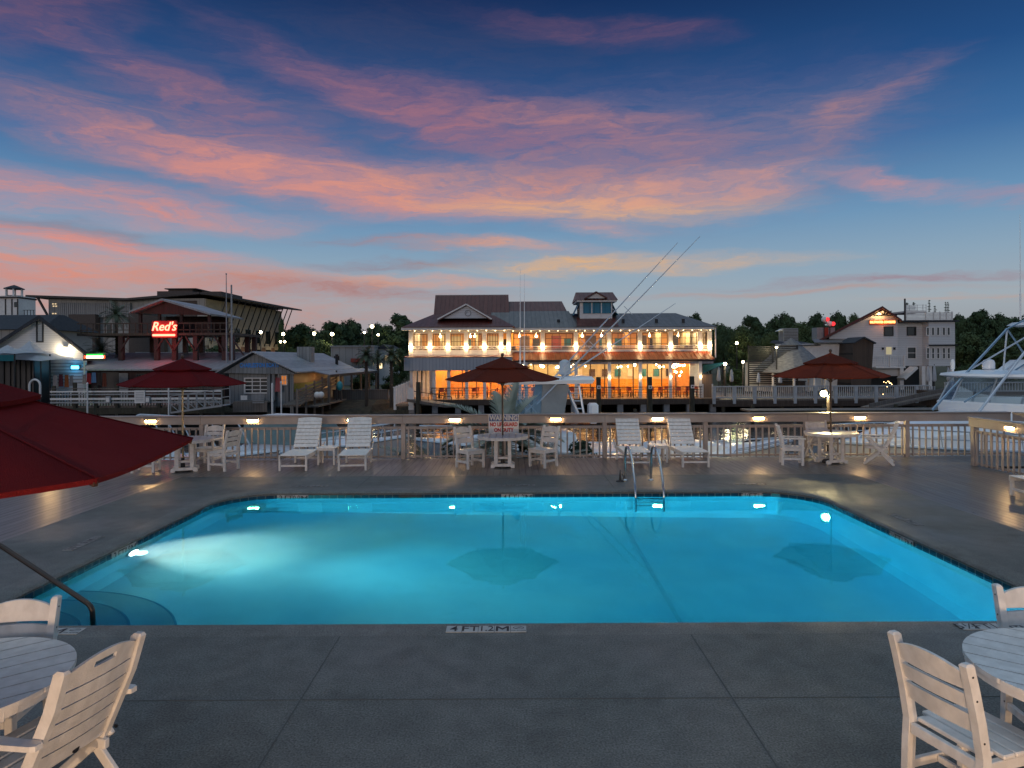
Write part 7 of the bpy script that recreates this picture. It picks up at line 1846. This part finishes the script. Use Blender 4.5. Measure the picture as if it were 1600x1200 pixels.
# flybridge: coaming, vinyl windshield with frames, hardtop
b = MB(); cw = [(8.3, -1.95), (8.0, -1.3), (7.85, 0), (8.0, 1.3), (8.3, 1.95), (12.5, 2.1), (12.5, -2.1)]
b.loft([[(x, y, hz(.55)) for x, y in cw], [(x - .1, y, hz(.92)) for x, y in cw], [(x - .08, y * .98, hz(.97)) for x, y in cw]]); b.build('flybridge', M['gel'], t, True)
lo = [(8.3, -1.9), (8.0, -1.28), (7.85, 0), (8.0, 1.28), (8.3, 1.9), (12.2, 2.05)]; hi = [(8.9, -1.8), (8.55, -1.2), (8.45, 0), (8.55, 1.2), (8.9, 1.8), (12.0, 1.95)]
b = MB(); b.loft([[(x, y, hz(.975)) for x, y in lo], [(x, y, hz(1.80)) for x, y in hi]], False, False, closed=False); b.quad((8.3, -1.9, hz(.975)), (12.2, -2.05, hz(.975)), (12.0, -1.95, hz(1.8)), (8.9, -1.8, hz(1.8))); b.build('windshield', M['vinyl'], t)
b = MB()
for (xa, ya), (xb, yb_) in zip(lo, hi): b.tube([(xa, ya, hz(.97)), (xb, yb_, hz(1.82))], .03, 6)
b.tube([(12.2, -2.05, hz(.97)), (12.0, -1.95, hz(1.8))], .03, 6); b.tube([(10.2, -1.95, hz(.97)), (10.6, -1.85, hz(1.8))], .03, 6); b.build('windshield_frame', M['alu'], t, True)
ht = [(8.0, -1.1), (7.75, 0), (8.0, 1.1), (8.6, 2.0), (13, 2.1), (13, -2.1), (8.6, -2.0)]
b = MB(); b.loft([[(x + .1, y * .97, hz(1.81)) for x, y in ht], [(x - .05, y * 1.03, hz(1.87)) for x, y in ht], [(x, y * 1.02, hz(1.95)) for x, y in ht], [(x + .6, y * .7, hz(2.06)) for x, y in ht]]); b.build('hardtop', M['gel'], t, True)
for (x, y, r, nm) in ((9.6, .9, .20, 'radar_dome'), (8.6, 1.6, .07, 'antenna_base')):
    b = MB(); b.lathe([(r * .6, 0), (r * .62, .06), (r, .09), (r, .30), (r * .8, .40), (r * .3, .44)], 16, (x, y, hz(2.02))); b.build(nm, M['gel'], t, True)
b = MB(); b.lathe([(.05, 0), (.05, .1), (.1, .14), (.1, .2), (.02, .25)], 10, (10.6, 1.5, hz(2.0))); b.lathe([(.05, 0), (.05, .1), (.1, .14), (.1, .2), (.02, .25)], 10, (11.4, 1.2, hz(2.0))); b.build('searchlight', M['gel'], t, True)
b = MB(); b.loft([[(10.2, -1.0, hz(2.0)), (10.0, 0, hz(2.0)), (10.2, 1.0, hz(2.0)), (12.5, 1.2, hz(2.0)), (12.5, -1.2, hz(2.0))], [(10.8, -.8, hz(2.42)), (10.7, 0, hz(2.45)), (10.8, .8, hz(2.42)), (12.4, 1.0, hz(2.42)), (12.4, -1.0, hz(2.42))]]); b.build('tower_platform', M['gel'], t, True)
# tuna tower: raked pipes from the deck to the upper station
iv = Matrix.Rotation(-R(27), 3, 'Z')
def loc(px, py, D):
    p = P(px, py, D) - Vector((9.35, 19.9, WLZ)); return iv @ p
tw = [(loc(1457, 640, 24.0), loc(1574, 514, 25.0)), (loc(1526, 648, 22.2), loc(1640, 500, 23.6)), (loc(1507, 628, 23), loc(1640, 545, 25.5)), (loc(1574, 514, 25), loc(1567, 586, 25)), (loc(1574, 514, 25), loc(1605, 560, 25.3)), (loc(1566, 583, 25), loc(1640, 520, 25.5)), (loc(1574, 514, 25), loc(1640, 480, 25.4)), (loc(1515, 578, 24.5), loc(1640, 505, 25.2))]
for k, (a, c) in enumerate(tw):
    b = MB(); b.tube([a, c], .043 if k < 2 else .03, 8); b.build('tower_tube', M['tube_blue'] if k % 2 == 0 else M['alu'], t, True)
u0 = loc(1610, 508, 25.2)
b = MB(); b.loft([[(u0.x - .2, u0.y - 1.0, u0.z), (u0.x - .35, u0.y, u0.z), (u0.x - .2, u0.y + .7, u0.z), (u0.x + 1.6, u0.y + 1.2, u0.z), (u0.x + 1.6, u0.y - 1.2, u0.z)],
                  [(u0.x, u0.y - .9, u0.z + .12), (u0.x - .1, u0.y, u0.z + .14), (u0.x, u0.y + .6, u0.z + .12), (u0.x + 1.6, u0.y + 1.1, u0.z + .12), (u0.x + 1.6, u0.y - 1.1, u0.z + .12)]]); b.build('upper_station', M['gel'], t, True)
a = loc(1595, 500, 25); c = loc(1595, 335, 25)
b = MB(); b.tube([a, a.lerp(c, .25)], .035, 6); b.tube([a.lerp(c, .25), c], .018, 6, .006); b.build('whip_antenna', M['gel'], t, True)
bow_rail(t, S, .3, 6.5, 7, .5)
b = MB(); p = at_u(S, 1.6); b.box(1.4, 1.9, -.2, .2, p[2] + .04, p[2] + .2, .04); b.build('windlass', M['steel'], t)
b = MB(); 
for x in (9.5, 10.9, 12.3): b.box(x - .55, x + .55, -2.03, -2.01, hz(-.05), hz(.38), .04)
b.build('house_window', M['darkglass'], t)

# ---- centre boat behind the palm: hardtop with radome, outriggers, antennas
t, S = boat('fishing_boat', 'white fishing boat with raised outriggers and radar dome behind the palm in the centre', (-3.6, 25.0), R(8), 12, 3.8, -.35, -1.0)
cabin(t, S, 1.6, 5.8, 1.35, .6)
def loc2(px, py, D):
    p = P(px, py, D) - Vector((-3.6, 25.0, WLZ)); return Matrix.Rotation(-R(8), 3, 'Z') @ p
a, c = loc2(845, 594, 26), loc2(914, 594, 26)
b = MB(); z = a.z
b.loft([[(a.x - 1.6, -.95, z - .12), (a.x - 1.7, 0, z - .12), (a.x - 1.6, .95, z - .12), (c.x, 1.0, z - .10), (c.x, -1.0, z - .10)], [(a.x - 1.65, -1.0, z), (a.x - 1.8, 0, z), (a.x - 1.65, 1.0, z), (c.x + .08, 1.05, z + .04), (c.x + .08, -1.05, z + .04)], [(a.x - 1.3, -.8, z + .1), (a.x - 1.4, 0, z + .1), (a.x - 1.3, .8, z + .1), (c.x, .9, z + .16), (c.x, -.9, z + .16)]])
b.build('hardtop', M['gel'], t, True)
rd = loc2(882.5, 574, 26)
b = MB(); b.lathe([(.12, -.46), (.12, -.30), (.22, -.26), (.235, -.1), (.235, .08), (.19, .22), (.08, .29), (.01, .30)], 18, rd); b.build('radar_dome', mat('dome_grey', (.5, .56, .60), .35, c2=(.44, .5, .54)), t, True)
legs = [(loc2(884, 600, 25.4), loc2(904, 648, 25.2)), (loc2(904, 600, 25.4), loc2(912, 648, 25.2)), (loc2(884, 600, 27.2), loc2(900, 646, 27)), (loc2(806, 600, 25.4), loc2(806, 650, 25.4)), (loc2(806, 600, 26.8), loc2(806, 648, 26.8))]
for a_, c_ in legs: b = MB(); b.tube([a_, c_], .045, 8); b.build('tower_leg', M['alu'], t, True)
b = MB()
for q in (.3, .55, .8): b.tube([legs[0][0].lerp(legs[0][1], q), legs[1][0].lerp(legs[1][1], q)], .025, 6)
b.tube([loc2(795, 600, 25.4), loc2(822, 640, 25.4)], .03, 6); b.tube([loc2(800, 600, 25.2), loc2(838, 645, 25.2)], .02, 6); b.tube([loc2(866, 604, 25.3), loc2(822, 642, 25.3)], .03, 6); b.build('tower_rung', M['alu'], t, True)
# soft enclosure of canvas and clear vinyl
e0, e1 = loc2(842, 600, 25.6), loc2(884, 648, 25.6)
b = MB(); b.loft([[(e0.x, -.8, z - .14), (e1.x, -.8, z - .14), (e1.x, .8, z - .14), (e0.x, .8, z - .14)], [(e0.x - .1, -.95, e1.z), (e1.x - .25, -.95, e1.z), (e1.x - .25, .95, e1.z), (e0.x - .1, .95, e1.z)]], False, False); b.build('canvas_enclosure', M['canvas'], t)
b = MB(); b.loft([[(e0.x - 1.3, -.8, z - .14), (e0.x - .02, -.8, z - .14)], [(e0.x - 1.7, -.95, e1.z), (e0.x - .12, -.95, e1.z)]], False, False, closed=False); b.loft([[(e0.x - 1.3, .8, z - .14), (e0.x - 1.3, -.8, z - .14)], [(e0.x - 1.7, .95, e1.z), (e0.x - 1.7, -.95, e1.z)]], False, False, closed=False); b.build('vinyl_windshield', M['vinyl'], t)
for (p0, p1, D) in (((836, 622), (1060, 379), 25.2), ((838, 632), (1095, 369), 24.8), ((880, 590), (1056, 474), 26.6)):
    a_, c_ = loc2(*p0, D), loc2(*p1, D); b = MB(); b.tube([a_, a_.lerp(c_, .5)], .034, 7, .026); b.tube([a_.lerp(c_, .5), c_], .024, 7, .010)
    dd = (c_ - a_).normalized(); nn = dd.cross(Vector((0, 1, 0))).normalized()
    for q in (.35, .56): m_ = a_.lerp(c_, q); b.tube([m_ - nn * .22, m_ + nn * .22], .012, 5)
    b.build('outrigger', M['alu'], t, True)
for px, y1 in ((812.5, 420), (819, 428)): a_, c_ = loc2(px, 606, 26), loc2(px + 1, y1, 26); b = MB(); b.tube([a_, a_.lerp(c_, .35)], .028, 6); b.tube([a_.lerp(c_, .35), c_], .016, 6, .006); b.build('whip_antenna', M['gel'], t, True)
bow_rail(t, S, .3, 5, 6, .5)
b = MB(); q = loc2(926, 640, 25.2); b.box(q.x - .18, q.x + .18, q.y - .2, q.y + .2, q.z - .5, q.z + .25, .08); b.build('outboard_cowl', M['gel'], t, True)

# ---- boats seen through the balusters
t, S = boat('motor_boat', 'white motor boat with glassy cabin moored behind the second lounger from left', (RX(640, 22.5), 22.5), R(160), 8.5, 3.0, .05, -.8)
cabin(t, S, 2.2, 6.0, 1.1, .35)
b = MB(); b.loft([[(3.1, -1.05, hz(-.3)), (6.0, -1.1, hz(-.3)), (6.0, 1.1, hz(-.3)), (3.1, 1.05, hz(-.3))], [(3.7, -.9, hz(.5)), (5.9, -.95, hz(.5)), (5.9, .95, hz(.5)), (3.7, .9, hz(.5))]], False, False); b.build('cabin_glass', mat('green_glass', (.20, .28, .27), .1), t)
b = MB(); b.loft([[(3.4, -1.0, hz(.5)), (6.2, -1.05, hz(.5)), (6.2, 1.05, hz(.5)), (3.4, 1.0, hz(.5))], [(3.5, -.9, hz(.57)), (6.1, -.95, hz(.57)), (6.1, .95, hz(.57)), (3.5, .9, hz(.57))]]); b.build('cabin_roof', M['gel'], t)
bow_rail(t, S, .3, 3.5, 5, .5)
t, S = boat('motor_boat', 'white open motor boat with tubular rails moored behind the left table', (RX(434, 22), 22), R(165), 8, 2.6, -.35, -.9)
b = MB()
for s in (-1, 1):
    b.tube(arc_pts([(1.6, s * .8, hz(-.4)), (2.2, s * .8, hz(.55)), (6.5, s * 1.0, hz(.62)), (7.2, s * 1.0, hz(-.6))], .2, 5), .03, 7)
    for x in (3.4, 4.6, 5.8): b.tube([(x, s * .95, hz(.58)), (x - .7, s * .9, hz(-.6))], .022, 6)
b.build('rail_frame', M['alu'], t, True)
MB().box(4.2, 5.4, -.4, .4, hz(-.9), hz(-.05), .06).build('console', M['gel'], t)
t, S = boat('motor_boat', 'white motor boat bow moored behind the fence left of the right table', (RX(1236, 23.5), 23.5), R(188), 7.5, 2.6, -.28, -.75)
bow_rail(t, S, .3, 2.6, 4, .1); cabin(t, S, 2.4, 5, .9, .35)
b = MB(); p = at_u(S, 1.2); b.tube([(1.0, -.3, p[2] + .08), (1.3, 0, p[2] + .12), (1.8, .1, p[2] + .1)], .03, 6); b.build('mooring_line', M['black'], t)

# ================================================================== PALM BESIDE THE FENCE
random.seed(31)
t = thing('sago_palm', 'arching grey green palm rising behind the fence beside the warning sign', 'palm tree', (-.25, 19.3, -1.2))
b = MB(); b.tube([(0, 0, 0), (.05, 0, .8), (0, 0, 1.55)], .2, 10, .17); b.build('trunk', M['trunk'], t, True)
b = MB()
h = 1.6
for (az, el, ln, dr) in ((168, 42, 2.1, .7), (160, 25, 2.0, .9), (175, 12, 1.9, .8), (60, 66, 1.75, .35), (110, 62, 1.5, .5), (28, 42, 1.6, .9), (10, 30, 1.7, 1.0), (-8, 36, 1.5, 1.1), (195, 30, 1.9, .9), (-15, 18, 1.8, .8), (300, 48, 1.3, 1.2), (40, 52, 1.7, .6)):
    frond(b, (0, 0, h), R(az), R(el), ln, dr, .42, 30, .05, .9)
for k in range(16): frond(b, (0, 0, h - .1), 2*PI*k*.618, R(random.uniform(-15, 30)), random.uniform(1.4, 2.0), random.uniform(.8, 1.5), .36, 24, .045, .8)
b.build('crown', M['palm_near'], t)
random.seed(32)
for px, D, z0, ln, nm in ((655, 18.9, -1.0, 1.6, 'low spiky palm behind the balusters left of the middle table'), (862, 18.9, -1.0, 1.4, 'low spiky palm behind the balusters right of the middle table')):
    t = thing('low_palm', nm, 'palm tree', (RX(px, D), D, z0)); b = MB(); b.tube([(0, 0, 0), (0, 0, .5)], .16, 8, .13); b.build('trunk', M['trunk'], t, True); b = MB()
    for k in range(20): frond(b, (0, 0, .5), 2*PI*k*.618, R(random.uniform(5, 70)), ln * random.uniform(.7, 1.1), random.uniform(.5, 1.3), .30, 16, .026, .8)
    b.build('crown', M['palm_near'], t)
for px, nm in ((720, 'dark shrub behind the balusters under the warning sign, left'), (820, 'dark shrub behind the balusters under the warning sign, right'), (905, 'dark shrub behind the balusters left of the ladder lounger')):
    t = thing('shrub', nm, 'shrub', (RX(px, 19.6), 19.6, -1.3)); b, cs = crown_mesh(px, 10, .9, 1.2, .07, 110, .2); b.build('foliage', M['leaf3'], t); b = MB(); b.tube([(0, 0, 0), (0, 0, .9)], .05, 6); b.build('stem', M['trunk'], t)
